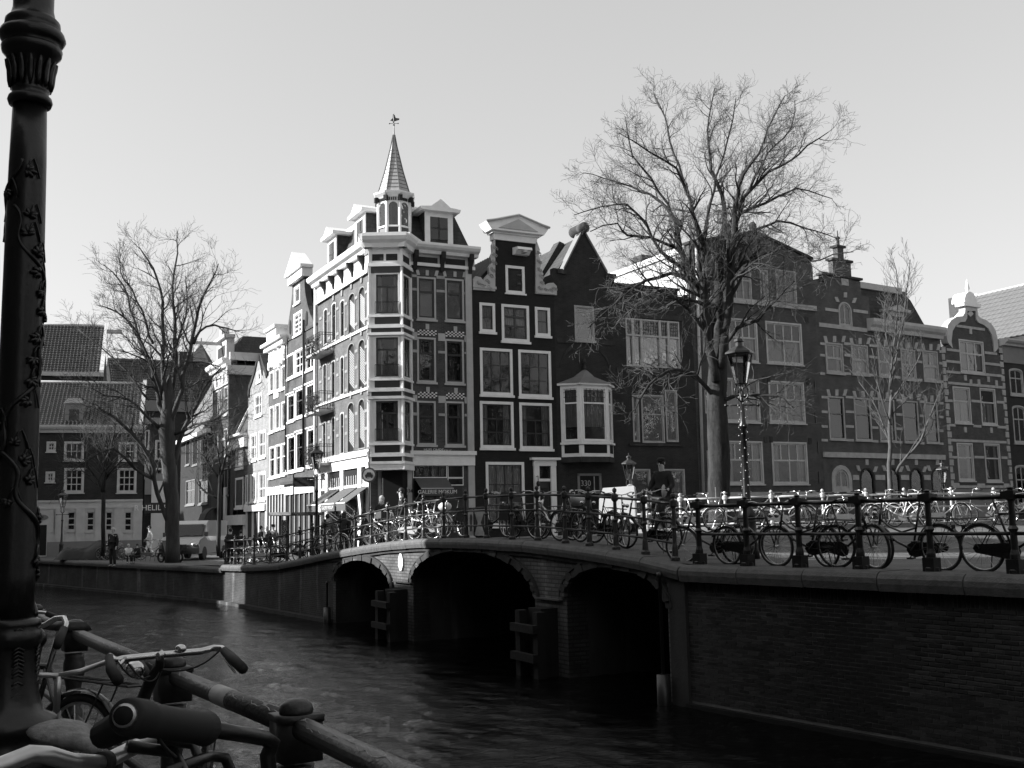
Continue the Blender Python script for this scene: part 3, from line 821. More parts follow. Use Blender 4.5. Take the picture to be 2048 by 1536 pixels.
# name lettering on the brick below the first floor
for body_, px, py, sz in [('RUE JEAN', 867, 899.5, .14), ('NIEUWEZIJDS', 867, 905, .12), ('GALERIE', 887, 902.5, .16)][:3]:
    s, z = FR.L(px, py)
    text_part('lettering', {'RUE JEAN': 'HUIS OUDE', 'NIEUWEZIJDS': 'NIEUWEKERK', 'GALERIE': 'GALERIE'}[body_], sz * 1.15, m_letter, corner, FR.loc + FR.u * s - FR.n * .03 + Vector((0, 0, z)), (R(90), 0, FR.rz), sx=1.25)
# awning with the gallery name
def awning(root, F, px0, px1, py_top, py_bot, out, val, text=None, name='awning', tsz=.3, tm=None):
    s0, s1 = F.L(px0, py_top)[0], F.L(px1, py_top)[0]
    if s0 > s1: s0, s1 = s1, s0
    zt = F.L((px0 + px1) / 2, py_top)[1]; xb = F.L((px0 + px1) / 2, py_bot, out)[1]
    aw = F.part(name, MB().prism([(-.06, zt), (-out, xb), (-out, xb - .03), (-.06, zt - .04)], s0, s1, axis='x'), m_awn)
    part('valance', MB().box(s0, -out - .015, xb - val, s1, -out - .002, xb - .01), m_awn, aw)
    part('front_bar', MB().tube([(s0, -out - .02, xb), (s1, -out - .02, xb)], .03, 6), m_cream, aw)
    for s in (s0 + .03, s1 - .03): part('arm', MB().tube([(s, -out, xb - .06), (s, -.06, xb - .55)], .018, 5), m_cream, aw)
    if text:
        o = text_part('lettering', text, tsz, tm or m_letter, aw, ((s0 + s1) / 2, -out - .03, xb - val / 2), (R(90), 0, 0))
    return aw
awning(corner, FR, 829, 893, 957, 977, .9, .34, 'GALERIE MOKUM', tsz=.26)
# --- left facade
rowsL = {'c': [(648, 656, 617, 690), (664, 673, 605, 683), (681, 690, 599, 675)], 'b': [(646.5, 654, 727, 805), (663, 671.5, 720, 798), (681, 689, 712, 791)], 'a': [(646, 653, 843, 918), (663, 671.5, 833, 914), (681, 689, 824, 909)]}
for k, ws in rowsL.items():
    for q in ws: FL.window(q[0], q[2], q[1], q[3], 1, (.33, .67), fw=.07, mf=m_cream, ms=m_bmid, mw=.07, rise=.12, one=True, curt='side' if k == 'b' else None)
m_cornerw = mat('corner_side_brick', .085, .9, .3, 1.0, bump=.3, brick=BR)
def shutter(F, x0, y0, x1, y1):
    s0, z0, s1, z1 = F.rect(x0, y0, x1, y1)
    o_ = arc_rect(s0, z0, s1, z1, .3); F.holes.append(o_)
    sh = F.part('window', MB().ring(o_, inset(o_, .05), -.03, .1), m_lit)
    part('shutter_back', MB().prism(inset(o_, .07), .07, .09), m_dkpaint, sh)
    n = 13; w = s1 - s0 - .16
    for i in range(n):       # diagonal laths
        za = z0 + .1 + (z1 - z0 - .85) * i / n
        part('lath', MB().prism([(s0 + .08, za + .54), (s0 + .08, za + .595), (s1 - .08, za + .055), (s1 - .08, za)], .05, .066), m_cream, sh)
for q in [(697, 586, 711, 669), (717.5, 573, 731, 661), (696, 686, 710, 787), (717, 678, 731, 780), (695.5, 804, 709.5, 905), (717, 797, 730.5, 898)]: shutter(FL, *q)
for q in [(736.5, 563, 740.8, 655), (736, 672, 740.5, 775), (736, 795, 740.5, 893)]: FL.window(q[0], q[1], q[2], q[3], 1, (.33, .67), fw=.06, mf=m_white, one=True, rise=.1)
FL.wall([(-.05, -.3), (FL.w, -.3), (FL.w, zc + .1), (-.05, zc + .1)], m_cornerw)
# white stone courses and blocks of the sunny side
for yy in [(600, .10), (652, .12), (705, .1), (737, .1), (775, .12), (828, .1), (862, .1)]:
    z = FL.L(700, yy[0] + 6)[1]
    xs = [642, 659, 676, 693, 713.5, 733.5]
    for i, x in enumerate(xs):
        s = FL.L(x, yy[0])[0]; w = .26 if i not in (0,) else .3
        FL.part('stone_block', MB().box(s - w * .8, -.035, z, s + w * .8, .02, z + .15), m_lit)
for (yl, ) in [(672,), (789,), (908,)]:
    z = FL.L(700, yl)[1]; FL.part('sill_band', MB().box(.1, -.09, z - .08, FL.w - .1, .02, z + .05), m_white)
for (xa, yy) in [(704, 578), (724, 566), (703, 680), (724, 671), (703, 797), (724, 789), (685, 592), (668, 601)]:
    s, z = FL.L(xa, yy); FL.part('keystone', MB().prism([(s - .1, z), (s + .1, z), (s + .15, z + .38), (s - .15, z + .38)], -.06, .02), m_lit)
# frieze, brackets, cornice
FL.part('frieze', MB().box(0, -.07, zc - .95, FL.w, .02, zc + .05), m_white)
FL.part('frieze_moulding', MB().box(0, -.15, zc - 1.0, FL.w, -.071, zc - .86), m_white)
for x in (653, 670, 688, 708, 730): bracket(FL, x, FL_y if False else 540, 1.0, m_bdark) if False else None
for x in (653, 670, 688, 708, 730):
    s = FL.L(x, 550)[0]; z = zc; mb = MB()
    mb.prism([(-.42, z), (-.071, z), (-.071, z - .72), (-.12, z - .72), (-.18, z - .45), (-.36, z - .22)], s - .09, s + .09, axis='x')
    FL.part('bracket', mb, m_bdark)
cornice(FL, -.15, FL.w + .1, zc, zct - zc, .6, m_white)
FL.part('downpipe', MB().tube([(.05, -.14, 0), (.05, -.14, zc)], .07, 8), m_white, True)
# iron balconies
for (ya, yb) in [(666, 710), (779, 826), (892, 931)]:
    s0, s1 = .45, 2.95; z0 = FL.L(657, yb)[1] + .1; z1 = z0 + 1.0
    bal = FL.part('balcony', MB().box(s0, -.8, z0 - .12, s1, -.005, z0), m_stone)
    mb = MB()
    for z in (z0 + .05, z1 - .12, z1): mb.tube([(s0 + .02, -.02, z), (s0 + .02, -.75, z), (s1 - .02, -.75, z), (s1 - .02, -.02, z)], .018, 5)
    for i in range(17):
        x = s0 + .02 + (s1 - s0 - .04) * i / 16; mb.tube([(x, -.75, z0), (x, -.79, z0 + .4), (x, -.75, z1)], .012, 4)
        if i % 2: mb.loop([(x + .11 * math.cos(t * .785), -.77, z0 + .5 + .2 * math.sin(t * .785)) for t in range(8)], .01, 4)
    for i in range(5):
        y = -.02 - .73 * i / 5
        for x in (s0 + .02, s1 - .02): mb.tube([(x, y, z0), (x, y, z1)], .012, 4)
    part('railing', mb, m_iron, bal)
    mb = MB()
    for i in range(60):
        x, z = random.uniform(s0 - .05, s1 + .05), z0 + random.uniform(-.25, .8); mb.ball((x, random.uniform(-.88, -.75), z), .07, .05, .05, 4, 3)
    part('plant_leaves', mb, m_bark, bal)['kind'] = 'stuff'
# shop floor on the sunny side
z0, z1 = FL.L(692, 943)[1], FL.L(692, 922)[1]
z0, z1 = FR.rect(815, 908, 948, 931)[1], FR.rect(815, 908, 948, 931)[3]
FL.part('fascia', MB().box(0, -.14, z0, FL.w + .1, .02, z1), m_white); FL.part('fascia_moulding', MB().box(0, -.26, z1 - .05, FL.w + .1, .02, z1 + .14), m_white)
gz = z0
for (xa, xb) in [(641, 645), (654, 659), (684, 690.5), (719.5, 726.5), (736, 741.5)]:
    a, c = FL.L(xa, 985)[0], FL.L(xb, 985)[0]; FL.part('pilaster', MB().box(a, -.12, -.2, c, -.002, gz), m_white)
for (xa, xb) in [(646, 653.5), (660, 683), (691, 719), (727, 735.5)]:
    a, c = FL.L(xa, 985)[0], FL.L(xb, 985)[0]
    sw = FL.part('shop_window', MB().box(a, -.03, .2, c, -.002, gz), m_dark)
    part('pane', MB().quad((a + .05, -.045, .8), (c - .05, -.045, .8), (c - .05, -.045, gz - .9), (a + .05, -.045, gz - .9)), m_glass, sw)
    part('transom', MB().box(a, -.08, gz - .95, c, -.032, gz - .82), m_white, sw)
    part('stall_riser', MB().box(a, -.08, .0, c, -.031, .75), m_bdark, sw)
    for k in range(1, 6): part('bar', MB().box(a + (c-a)*k/6 - .02, -.07, gz - .8, a + (c-a)*k/6 + .02, -.031, gz - .35), m_white, sw)
for (xa, xb, tx) in [(661, 683, None), (690, 718, 'GALERIE MOKUM'), (722, 741, None)]:
    a, c = FL.L(xa, 985)[0], FL.L(xb, 985)[0]; zt = gz - .98; out_, xb_ = 1.25, gz - 1.75
    aw = FL.part('awning', MB().prism([(-.13, zt), (-out_, xb_), (-out_, xb_ - .03), (-.13, zt - .04)], a, c, axis='x'), m_awn)
    part('valance', MB().box(a, -out_ - .015, xb_ - .36, c, -out_ - .002, xb_ - .01), m_awn, aw)
    part('front_bar', MB().tube([(a, -out_ - .02, xb_), (c, -out_ - .02, xb_)], .035, 6), m_white, aw)
    for s in (a + .03, c - .03): part('arm', MB().tube([(s, -out_, xb_ - .06), (s, -.13, xb_ - .9)], .02, 5), m_white, aw)
    if tx: text_part('lettering', tx, .24, m_letter, aw, ((a + c) / 2, -out_ - .03, xb_ - .19), (R(90), 0, 0))

# --- corner bay: main face looks at us, between the two facades
BYC = Vector(((C0[0] + FR0[0]) / 2, (C0[1] + FR0[1]) / 2))
b0 = atY(741, 900, 51.0); b1 = atY(806, 900, 51.0); b2 = atY(824, 900, 52.2)
FB = Face(corner, (b0.x, b0.y), (b1.x, b1.y), GZ)
FB2 = Face(corner, (b1.x, b1.y), (b2.x, b2.y), GZ)
FB0 = Face(corner, (C0[0] - .1, C0[1] + .55), (b0.x, b0.y), GZ)
levels = [(546, 629, 572, 634, 648), (672, 755, 698, 761, 775), (799, 884, 828, 890, 905)]
zbay0 = FB.L(775, 925)[1]
for F, xs, wn_ in ((FB, (749, 799), 2), (FB2, (808.5, 822), 1), (FB0, None, 1)):
    for (ya, yb, yt, pa, pb) in levels:
        z1, z0 = FB.L(775, ya)[1], FB.L(775, yb)[1]
        if xs: s0, s1 = FB.L(xs[0], ya)[0] if F is FB else .12, FB.L(xs[1], ya)[0] if F is FB else F.w - .12
        else: s0, s1 = .1, F.w - .1
        F.window(s0, z0, s1, z1, (1, wn_), (.31, .69), fw=.07, mf=m_white, ms=m_dkpaint, mw=.09, local=True, curt='side' if F is FB else None)
        zp1, zp0 = FB.L(775, pa)[1], FB.L(775, pb)[1]
        F.part('apron_panel', MB().box(s0, -.02, zp0, s1, .02, zp1), m_dkpaint)
        # projecting mouldings
        zz = zp0
        F.part('moulding', MB().box(-.08, -.10, zp1 + .0, F.w + .08, .02, zp1 + .10), m_white)
        F.part('moulding', MB().box(-.10, -.14, zz - .2, F.w + .10, .02, zz - .05), m_white)
        F.part('dark_band', MB().box(-.06, -.06, zz - .42, F.w + .06, .02, zz - .2), m_dkpaint)
        F.part('moulding', MB().box(-.10, -.14, zz - .55, F.w + .10, .02, zz - .42), m_white)
        if F is FB:
            mb = MB()
            for z in (z0 + .05, z0 + .62): mb.tube([(s0 + .03, -.07, z), (s1 - .03, -.07, z)], .014, 4)
            for k in range(21): x = s0 + .03 + (s1 - s0 - .06) * k / 20; mb.tube([(x, -.07, z0 + .05), (x, -.07, z0 + .62)], .009, 4)
            FB.part('window_guard', mb, m_iron)
    zt = zc - .05
    F.wall([(-.02, zbay0), (F.w + .02, zbay0), (F.w + .02, zt), (-.02, zt)], m_white, thick=.2)
    for q in ((.0,), (F.w,)): F.part('corner_post', MB().box(q[0] - .07, -.05, zbay0, q[0] + .07, .05, zt), m_white)
    z1, z0 = FB.L(775, 508)[1], FB.L(775, 521)[1]
    n = 2 if F is FB else 1
    for k in range(n): F.part('frieze_panel', MB().box(.12 + (F.w - .2) * k / n, -.02, z0, (F.w - .2) * (k + 1) / n, .02, z1), m_bdark)
    F.part('moulding', MB().box(-.1, -.12, z0 - .3, F.w + .1, .02, z0 - .14), m_white)
    F.part('dark_band', MB().box(-.05, -.05, z0 - .62, F.w + .05, .02, z0 - .3), m_dkpaint)
    cornice(F, -.3, F.w + .3, zt, zct - zt + .12, .55, m_white)
    F.part('soffit', MB().box(-.1, -.1, zbay0 - .35, F.w + .1, .6, zbay0), m_white)
mb = MB(); pts = [(C0[0] - .1, C0[1] + .55), (b0.x, b0.y), (b1.x, b1.y), (b2.x, b2.y), (FR0[0] + .5, FR0[1] + 1.2), (C0[0] + .5, C0[1] + 1.5)]
mb.prism([(p[0] - corner.location.x, p[1] - corner.location.y) for p in pts], zct - .1, zct + .1, axis='z'); part('bay_roof', mb, m_zinc, corner)
mb = MB(); mb.prism([(C0[0] + .25 - corner.location.x, C0[1] + 1.0 - corner.location.y), (b0.x + .5 - corner.location.x, b0.y + .75 - corner.location.y), (b1.x - .1 - corner.location.x, b1.y + .75 - corner.location.y), (FR0[0] + .3 - corner.location.x, FR0[1] + .9 - corner.location.y), (FR0[0] + .5 - corner.location.x, FR0[1] + 3 - corner.location.y)], -.3, zc, axis='z'); part('bay_core', mb, m_dark, corner)
# entrance under the bay
FE = Face(corner, (C0[0] + .1, C0[1] + .1), (FR0[0] - .1, FR0[1] - .1), GZ)
FE.part('pier', MB().box(.55, -.3, -.2, 1.05, .1, zbay0 - .3), m_white)
s0, s1 = FE.L(775, 980)[0], FE.L(808, 980)[0]
zt = zbay0 - .35
FE.part('door_recess', MB().box(s0, .02, -.2, s1, .06, zt), m_dkpaint)
for za, zb in ((FE.L(790, 953)[1], FE.L(790, 932)[1]), (FE.L(790, 968)[1], FE.L(790, 957)[1]), (.2, FE.L(790, 973)[1])):
    FE.part('door_frame', MB().ring([(s0, za), (s1, za), (s1, zb), (s0, zb)], [(s0 + .08, za + .06), (s1 - .08, za + .06), (s1 - .08, zb - .06), (s0 + .08, zb - .06)], -.04, .019), m_white)
    FE.part('pane', MB().quad((s0, .012, za), (s1, .012, za), (s1, .012, zb), (s0, .012, zb)), m_glass)
FE.part('wall', MB().box(.2, .07, -.3, FE.w, .3, zbay0 - .3), m_cream)
# bodies
mbb = MB(); q = [far, C0, FR0, FR1]
inn = [Vector(far) + Vector((FL.n.x, FL.n.y)) * .36, Vector(C0) + Vector((FL.n.x, FL.n.y)) * .4 + Vector((0, .9)), Vector(FR0) + Vector((FR.n.x, FR.n.y)) * .36 , Vector(FR1) + Vector((FR.n.x, FR.n.y)) * .36, Vector(FR1) + Vector((FR.n.x, FR.n.y)) * 10, Vector(far) + Vector((FL.n.x, FL.n.y)) * 9]
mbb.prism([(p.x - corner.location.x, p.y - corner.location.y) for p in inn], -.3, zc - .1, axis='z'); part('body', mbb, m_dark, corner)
# mansard roof
base = [Vector(far) + Vector((FL.n.x, FL.n.y)) * .1, Vector(C0) + Vector((FL.n.x, FL.n.y)) * .2 + Vector((0, .3)), Vector(FR0) + Vector((FR.n.x, FR.n.y)) * .15, Vector(FR1) + Vector((FR.n.x, FR.n.y)) * .1, Vector(FR1) + Vector((FR.n.x, FR.n.y)) * 9, Vector(far) + Vector((FL.n.x, FL.n.y)) * 8]
zr = FR.L(838, 418, -.9)[1]
cen = sum(base, Vector((0, 0))) / 6
topp = [p + (cen - p).normalized() * 1.25 for p in base]
mb = MB(); n = 6
mb.v = [(p.x - corner.location.x, p.y - corner.location.y, zct - .05) for p in base] + [(p.x - corner.location.x, p.y - corner.location.y, zr) for p in topp]
mb.f = [tuple(range(n, 2 * n))] + [(i, (i + 1) % n, n + (i + 1) % n, n + i) for i in range(n)]
part('mansard_roof', mb, m_slate, corner)
mb = MB(); pts = [p + (p - cen).normalized() * .06 for p in topp]
mb.tube([(p.x - corner.location.x, p.y - corner.location.y, zr + .05) for p in pts + pts[:1]], .16, 6); part('roof_crest', mb, m_white, corner)
# dormers
def dormer(F, s0, s1, z0, z1, out=.0, zp=.7, depth=1.6, cols=2, m=m_white, hood=True, side=m_slate):
    d = F.part('dormer', MB().box(s0 + .02, out + .06, z0, s1 - .02, out + depth, z1), side)
    mb = MB(); w = .28
    mb.box(s0, out, z0, s0 + w, out + .058, z1).box(s1 - w, out, z0, s1, out + .058, z1).box(s0 + w, out, z1 - .25, s1 - w, out + .058, z1)
    part('surround', mb, m, d)
    part('glazing', MB().box(s0 + w, out + .02, z0 + .35, s1 - w, out + .05, z1 - .25), m_dark, d)
    part('pane', MB().quad((s0 + w, out + .012, z0 + .35), (s1 - w, out + .012, z0 + .35), (s1 - w, out + .012, z1 - .25), (s0 + w, out + .012, z1 - .25)), m_glass, d)
    mb = MB(); mid = (s0 + s1) / 2; zz = z0 + .35 + (z1 - z0 - .6) * .5
    mb.box(mid - .05, out - .005, z0 + .35, mid + .05, out + .01, z1 - .25).box(s0 + w, out - .004, zz - .04, s1 - w, out + .008, zz + .04)
    part('sash', mb, m_bmid, d)
    c = (s0 + s1) / 2; W = (s1 - s0) / 2 + .28
    mb = MB(); mb.prism([(c - W, z1), (c + W, z1), (c + W + .05, z1 + .16), (c + W * .5, z1 + .22), (c, z1 + zp), (c - W * .5, z1 + .22), (c - W - .05, z1 + .16)], out - .3, out + depth + .3)
    part('pediment', mb, m, d)
    return d
s0, z0, s1, z1 = FR.rect(850, 425, 906, 492, -.05)
z1 = FR.L(878, 425, -.05)[1]; z0 = zct
dormer(FR, s0, s1, z0, z1, .05, zp=.62)
for (xa, xb, yt) in [(653, 676, 498), (708, 733, 440)]:
    a, c = FL.L(xa, 520)[0], FL.L(xb, 480)[0]
    dormer(FL, a, a + 1.55, zct, z1 + .05, .05, zp=.6)
for x in (927, 937):
    s, z = FR.L(x, 500, -2.5); FR.part('chimney_pot', MB().lathe([(.14, 0), (.12, .35), (.15, .36), (.15, .42)], (s, 2.5, zct + .1), 8), m_bdark, True)
# turret
TC = Vector((atY(789, 440, 52.6).x, 52.6)); tz = zct + GZ
def tzz(py): return atY(789, py, 52.6).z - GZ
turret = part('turret', MB().lathe([(.72, zct + .05), (.72, tzz(402))], (TC.x - corner.location.x, TC.y - corner.location.y, 0), 8), m_dark, corner)
rx, ry = TC.x - corner.location.x, TC.y - corner.location.y
rt = .84; zb, zt2 = zct + .05, tzz(402)
ang0 = R(22.5) + R(2)
for k in range(8):
    a0, a1 = ang0 + k * math.pi / 4, ang0 + (k + 1) * math.pi / 4
    p0 = Vector((rx + rt * math.cos(a0), ry + rt * math.sin(a0))); p1 = Vector((rx + rt * math.cos(a1), ry + rt * math.sin(a1)))
    w = (p1 - p0).length; mid = (a0 + a1) / 2
    part('turret_post', MB().lathe([(.075, zb), (.075, zt2)], (p0.x, p0.y, 0), 8), m_white, turret, True)
    M = Matrix.Translation((p0.x, p0.y, 0)) @ Matrix.Rotation(math.atan2((p1 - p0).y, (p1 - p0).x), 4, 'Z')
    zm = tzz(460); zh = tzz(412)
    o_ = [(0, zm), (w, zm), (w, zt2), (0, zt2)]
    # y positive = left of direction; outward is negative of that for counter-clockwise order
    hole = arc_rect(.10, zm + .06, w - .10, zh, .22, 10)
    polys = [o_, list(reversed(hole))]
    tr = tessellate_polygon([[Vector((q[0], q[1], 0)) for q in pp] for pp in polys]); flat = [q for pp in polys for q in pp]
    mb = MB(); mb.v = [(q[0], 0, q[1]) for q in flat]; mb.f = [tuple(t) for t in tr]; mb.box(0, -.06, zm - .04, w, .03, zm + .04).box(0, -.04, zb, w, .02, zb + .12); mb.xf(M)
    part('turret_arch', mb, m_white, turret)
    mb = MB().prism(hole, .02, .03).xf(M); part('turret_pane', mb, m_glass, turret)
    mb = MB().box(.1, .0, zb + .12, w - .1, .03, zm - .05).xf(M); part('turret_panel', mb, m_dkpaint, turret)
    mb = MB()
    for j in range(4): mb.box(.12 + j * (w - .24) / 4, -.05, zt2 - .18, .12 + (j + .55) * (w - .24) / 4, 0, zt2 - .04)
    mb.xf(M); part('turret_dentil', mb, m_bdark, turret)
for k in range(8):
    a = ang0 + k * math.pi / 4
    mb = MB().box(-.09, -.09, -.25, .09, .22, 0); mb.xf(Matrix.Translation((rx, ry, tzz(402) + .05)) @ Matrix.Rotation(a + math.pi / 2, 4, 'Z') @ Matrix.Translation((0, -.95, 0)))
    part('turret_bracket', mb, m_bdark, turret)
def oct_(prof, m, name, parent): 
    mb = MB()
    n = 8; cx, cy = rx, ry
    for r, z in prof:
        for k in range(n):
            q = ang0 + 2 * math.pi * k / n; mb.v.append((cx + r * math.cos(q), cy + r * math.sin(q), z))
    for i in range(len(prof) - 1):
        for k in range(n):
            k2 = (k + 1) % n; mb.f.append((i*n+k, i*n+k2, (i+1)*n+k2, (i+1)*n+k))
    mb.f += [tuple(reversed(range(n))), tuple(range((len(prof)-1)*n, len(prof)*n))]
    return part(name, mb, m, parent)
oct_([(.86, tzz(403)), (.93, tzz(400)), (1.08, tzz(395)), (1.10, tzz(392)), (.84, tzz(389))], m_white, 'eaves', turret)
ze, za_ = tzz(390), tzz(270)
sp = oct_([(.84, ze), (.5, ze + (za_ - ze) * .36), (.16, ze + (za_ - ze) * .80), (.04, za_)], m_zinc, 'spire', turret)
sp2 = MB()
def spr(f): 
    pr = [(0, .84), (.36, .5), (.8, .16), (1, .04)]
    for (a, ra), (b_, rb) in zip(pr, pr[1:]):
        if a <= f <= b_: return ra + (rb - ra) * (f - a) / (b_ - a)
for k in range(8):
    a = ang0 + k * math.pi / 4
    sp2.tube([(rx + (spr(f) + .012) * math.cos(a), ry + (spr(f) + .012) * math.sin(a), ze + (za_ - ze) * f) for f in (0, .36, .8, 1)], .028, 5)
part('spire_ridge', sp2, m_leadpl, turret)
sp3 = MB()
for i in range(1, 12):
    f = i * .066; pts = [(rx + (spr(f) + .008) * math.cos(ang0 + k * math.pi / 4), ry + (spr(f) + .008) * math.sin(ang0 + k * math.pi / 4), ze + (za_ - ze) * f) for k in range(9)]
    sp3.tube(pts, .012, 4, cap=False)
part('spire_seam', sp3, m_bmid, turret)
# weather vane
mb = MB().tube([(rx, ry, za_ - .3), (rx, ry, tzz(226))], [.05, .012], 6); mb.ball((rx, ry, tzz(250)), .05)
zz = tzz(247); 
for a in (0, 1.57): mb.tube([(rx - .22 * math.cos(a), ry - .22 * math.sin(a), zz), (rx + .22 * math.cos(a), ry + .22 * math.sin(a), zz)], .012, 5); mb.ball((rx - .22 * math.cos(a), ry - .22 * math.sin(a), zz), .035); mb.ball((rx + .22 * math.cos(a), ry + .22 * math.sin(a), zz), .035)
mb.prism([(rx + .02, tzz(243)), (rx + .28, tzz(240)), (rx + .28, tzz(237)), (rx + .1, tzz(236)), (rx + .05, tzz(230)), (rx - .04, tzz(228)), (rx - .05, tzz(236)), (rx - .18, tzz(241))], ry - .01, ry + .01)
part('weather_vane', mb, m_irong, turret)
# ---------------------------------------------- front row to the right of the corner
def udir(vpx): 
    h = ray(vpx, 1040 - .0207 * (vpx - 1024)); return Vector((h.x / h.y, 1)).normalized()
def pxpts(F, pts): return [F.L(*p) for p in pts]

# 1. tarred neck gable
A1 = on_line(FR1, udir(5300), 1113, 800); A1 = xy(A1)
tar = thing('gable_house', 'black tarred neck-gable house with white pediment and white framed windows', 'house', (FR1[0], FR1[1], GZ))
F = Face(tar, FR1, A1, GZ)
for q, c, r, cu in [((1011, 532, 1049, 587), 1, (1,), None), ((959, 606, 990, 664), 1, (.5, .5), 'net'), ((1070, 615, 1100, 672), 1, (.5, .5), 'net'),
                 ((960, 697, 1025, 790), 3, (.34, .33, .33), None), ((1037, 701, 1102, 794), 3, (.34, .33, .33), None),
                 ((960, 803, 1027, 896), (1, 2, 2), (.36, .32, .32), 'side'), ((1039, 806, 1104, 898), (1, 2, 2), (.36, .32, .32), 'side')]:
    if q[0] == 1011:
        w = F.window(*q, c, r, fw=.14, ms=m_bdark, sill=.08, one=True)
        a, b_, c_, d = F.rect(*q); part('shutter', MB().box(a + .14, .03, b_ + .14, c_ - .2, .054, d - .14), m_bdark, w)
        for zz in (b_ + .5, d - .5): part('hinge', MB().box(c_ - .42, .0, zz, c_ - .12, .029, zz + .1), m_iron, w)
    else: F.window(*q, c, r, fw=.14, ms=m_dkpaint, mw=.05, sill=.12, curt=cu)
w = F.window(1003, 610, 1058, 683, 2, (.3, .3, .4), fw=.14, ms=m_dkpaint, mw=.1, sill=.12, curt='net', curt_f=.62)
F.window(972, 924, 1049, 1052, 4, (.34, .22, .22, .22), fw=.14, ms=m_dkpaint, mw=.045, sill=.1, curt='net')
# door with entablature
s0, z0, s1, z1 = F.rect(1068, 932, 1112, 1090)
F.holes.append([(s0 + .3, .02), (s1 - .3, .02), (s1 - .3, z1), (s0 + .3, z1)])
dr = F.part('doorcase', MB().box(s0, -.12, 0, s0 + .3, .02, z1).box(s1 - .3, -.12, 0, s1, .02, z1).box(s0 - .02, -.14, z1, s1 + .02, .02, z1 + .3).box(s0 - .2, -.3, z1 + .301, s1 + .2, .02, z1 + .42), m_white)
zt = F.L(1090, 960)[1]
part('transom', MB().box(s0 + .3, -.03, zt - .07, s1 - .3, .1, zt + .07), m_white, dr)
part('fanlight', MB().quad((s0 + .3, .05, zt), (s1 - .3, .05, zt), (s1 - .3, .05, z1), (s0 + .3, .05, z1)), m_glass, dr)
part('door', MB().box(s0 + .3, .06, 0, s1 - .3, .1, zt - .07), m_dkpaint, dr)
part('door_panel', MB().box(s0 + .45, .03, .9, s1 - .45, .059, zt - .4), m_bdark, dr)
part('wall_lamp', MB().ball((s0 + .12, -.3, zt - .2), .11, .11, .15).tube([(s0 + .12, -.02, zt + .15), (s0 + .12, -.28, zt + .2), (s0 + .12, -.3, zt - .05)], .02, 5), m_iron, dr)
nk = [F.L(989, 478), F.L(1070, 487)]; zsh = F.L(1030, 579)[1]; zn = F.L(1030, 482)[1]
F.wall([(0, -.3), (F.w, -.3), (F.w, zsh), (nk[1][0], zsh), (nk[1][0], zn), (nk[0][0], zn), (nk[0][0], zsh), (0, zsh)], m_tar)
def claw(F, pts, m=m_cream, out=.10):
    p = pxpts(F, pts); o = F.part('scroll_carving', MB().prism(p, -out, .12), m)
    # carved relief on it
    mb = MB(); xs = [q[0] for q in p]; zs = [q[1] for q in p]
    return o
claw(F, [(945, 580), (989, 583), (989, 478), (983, 490), (984, 505), (979, 515), (982, 526), (976, 535), (977, 547), (969, 556), (966, 562), (960, 555), (950, 553), (945, 560)])
claw(F, [(1070, 588), (1112, 591), (1112, 573), (1105, 566), (1095, 567), (1089, 572), (1084, 562), (1085, 548), (1079, 538), (1081, 526), (1076, 514), (1078, 500), (1073, 486), (1070, 484)])
random.seed(3)
mb = MB()
for cx, cy in [(955, 566), (962, 570), (972, 562), (978, 550), (981, 538), (984, 524), (985, 508), (975, 575), (986, 495), (1105, 576), (1098, 580), (1088, 579), (1080, 565), (1079, 552), (1075, 538), (1075, 522), (1073, 505), (1076, 576)]:
    s, z = F.L(cx, cy)
    for k in range(3):
        a = random.uniform(0, 6.3); mb.tube([(s + .09 * math.cos(a + t * .9) * (1 - t * .12), -.12, z + .1 * math.sin(a + t * .9) * (1 - t * .12)) for t in range(7)], .022, 4); s += .07; z -= .04
F.part('carved_relief', mb, m_stone)['kind'] = 'stuff'
F.part('stone_course', MB().box(0, -.13, zsh - .1, nk[0][0], .1, zsh + .03).box(nk[1][0], -.13, zsh - .1, F.w, .1, zsh + .03), m_cream)
s0, s1 = nk[0][0], nk[1][0]; zt = zn + .02; H1 = F.L(1030, 468)[1]; za = F.L(1035, 436)[1]
F.part('entablature', MB().box(s0 - .08, -.1, zn - .05, s1 + .08, .4, H1 - .1).box(s0 - .2, -.2, H1 - .1, s1 + .2, .45, H1), m_white)
F.part('pediment', MB().prism([(s0 - .35, H1), (s1 + .35, H1), (s1 + .65, H1 + .42), (s1 + .2, H1 + .5), ((s0 + s1) / 2, za), (s0 - .2, H1 + .5), (s0 - .65, H1 + .42)], -.42, .5), m_white)
F.part('tympanum_moulding', MB().prism([(s0 + .05, H1 + .12), (s1 - .05, H1 + .12), ((s0 + s1) / 2, za - .2)], -.47, -.421).tube([(s0 - .65, -.5, H1 + .4), (s0 - .2, -.5, H1 + .5), ((s0 + s1) / 2, -.5, za + .02), (s1 + .2, -.5, H1 + .5), (s1 + .65, -.5, H1 + .4)], .06, 6), m_cream)
s, z = F.L(1039, 510)
hd = F.part('hoist_hood', MB().prism([(-.02, z + .35), (-.62, z + .28), (-.66, z + .14), (-.5, z + .12), (-.3, z - .05), (-.02, z - .05)], s - .42, s + .42, axis='x'), m_white)
part('hoist_beam', MB().box(s - .09, -.75, z - .02, s + .09, -.3, z + .11), m_cream, hd)
body(F, 0.01, F.w - .01, zsh - .1, 13, m_dark)
roof_gable(F, .1, F.w - .1, zsh - .1, zn - .3, .5, 13, m_tile)
mb = MB()
for i in range(14):
    y = .6 + i * .3; mb.tube([(.1, y, zsh), (F.w / 2, y, zn - .25)], .05, 4)
F.part('roof_tile', mb, m_tile)['kind'] = 'stuff'

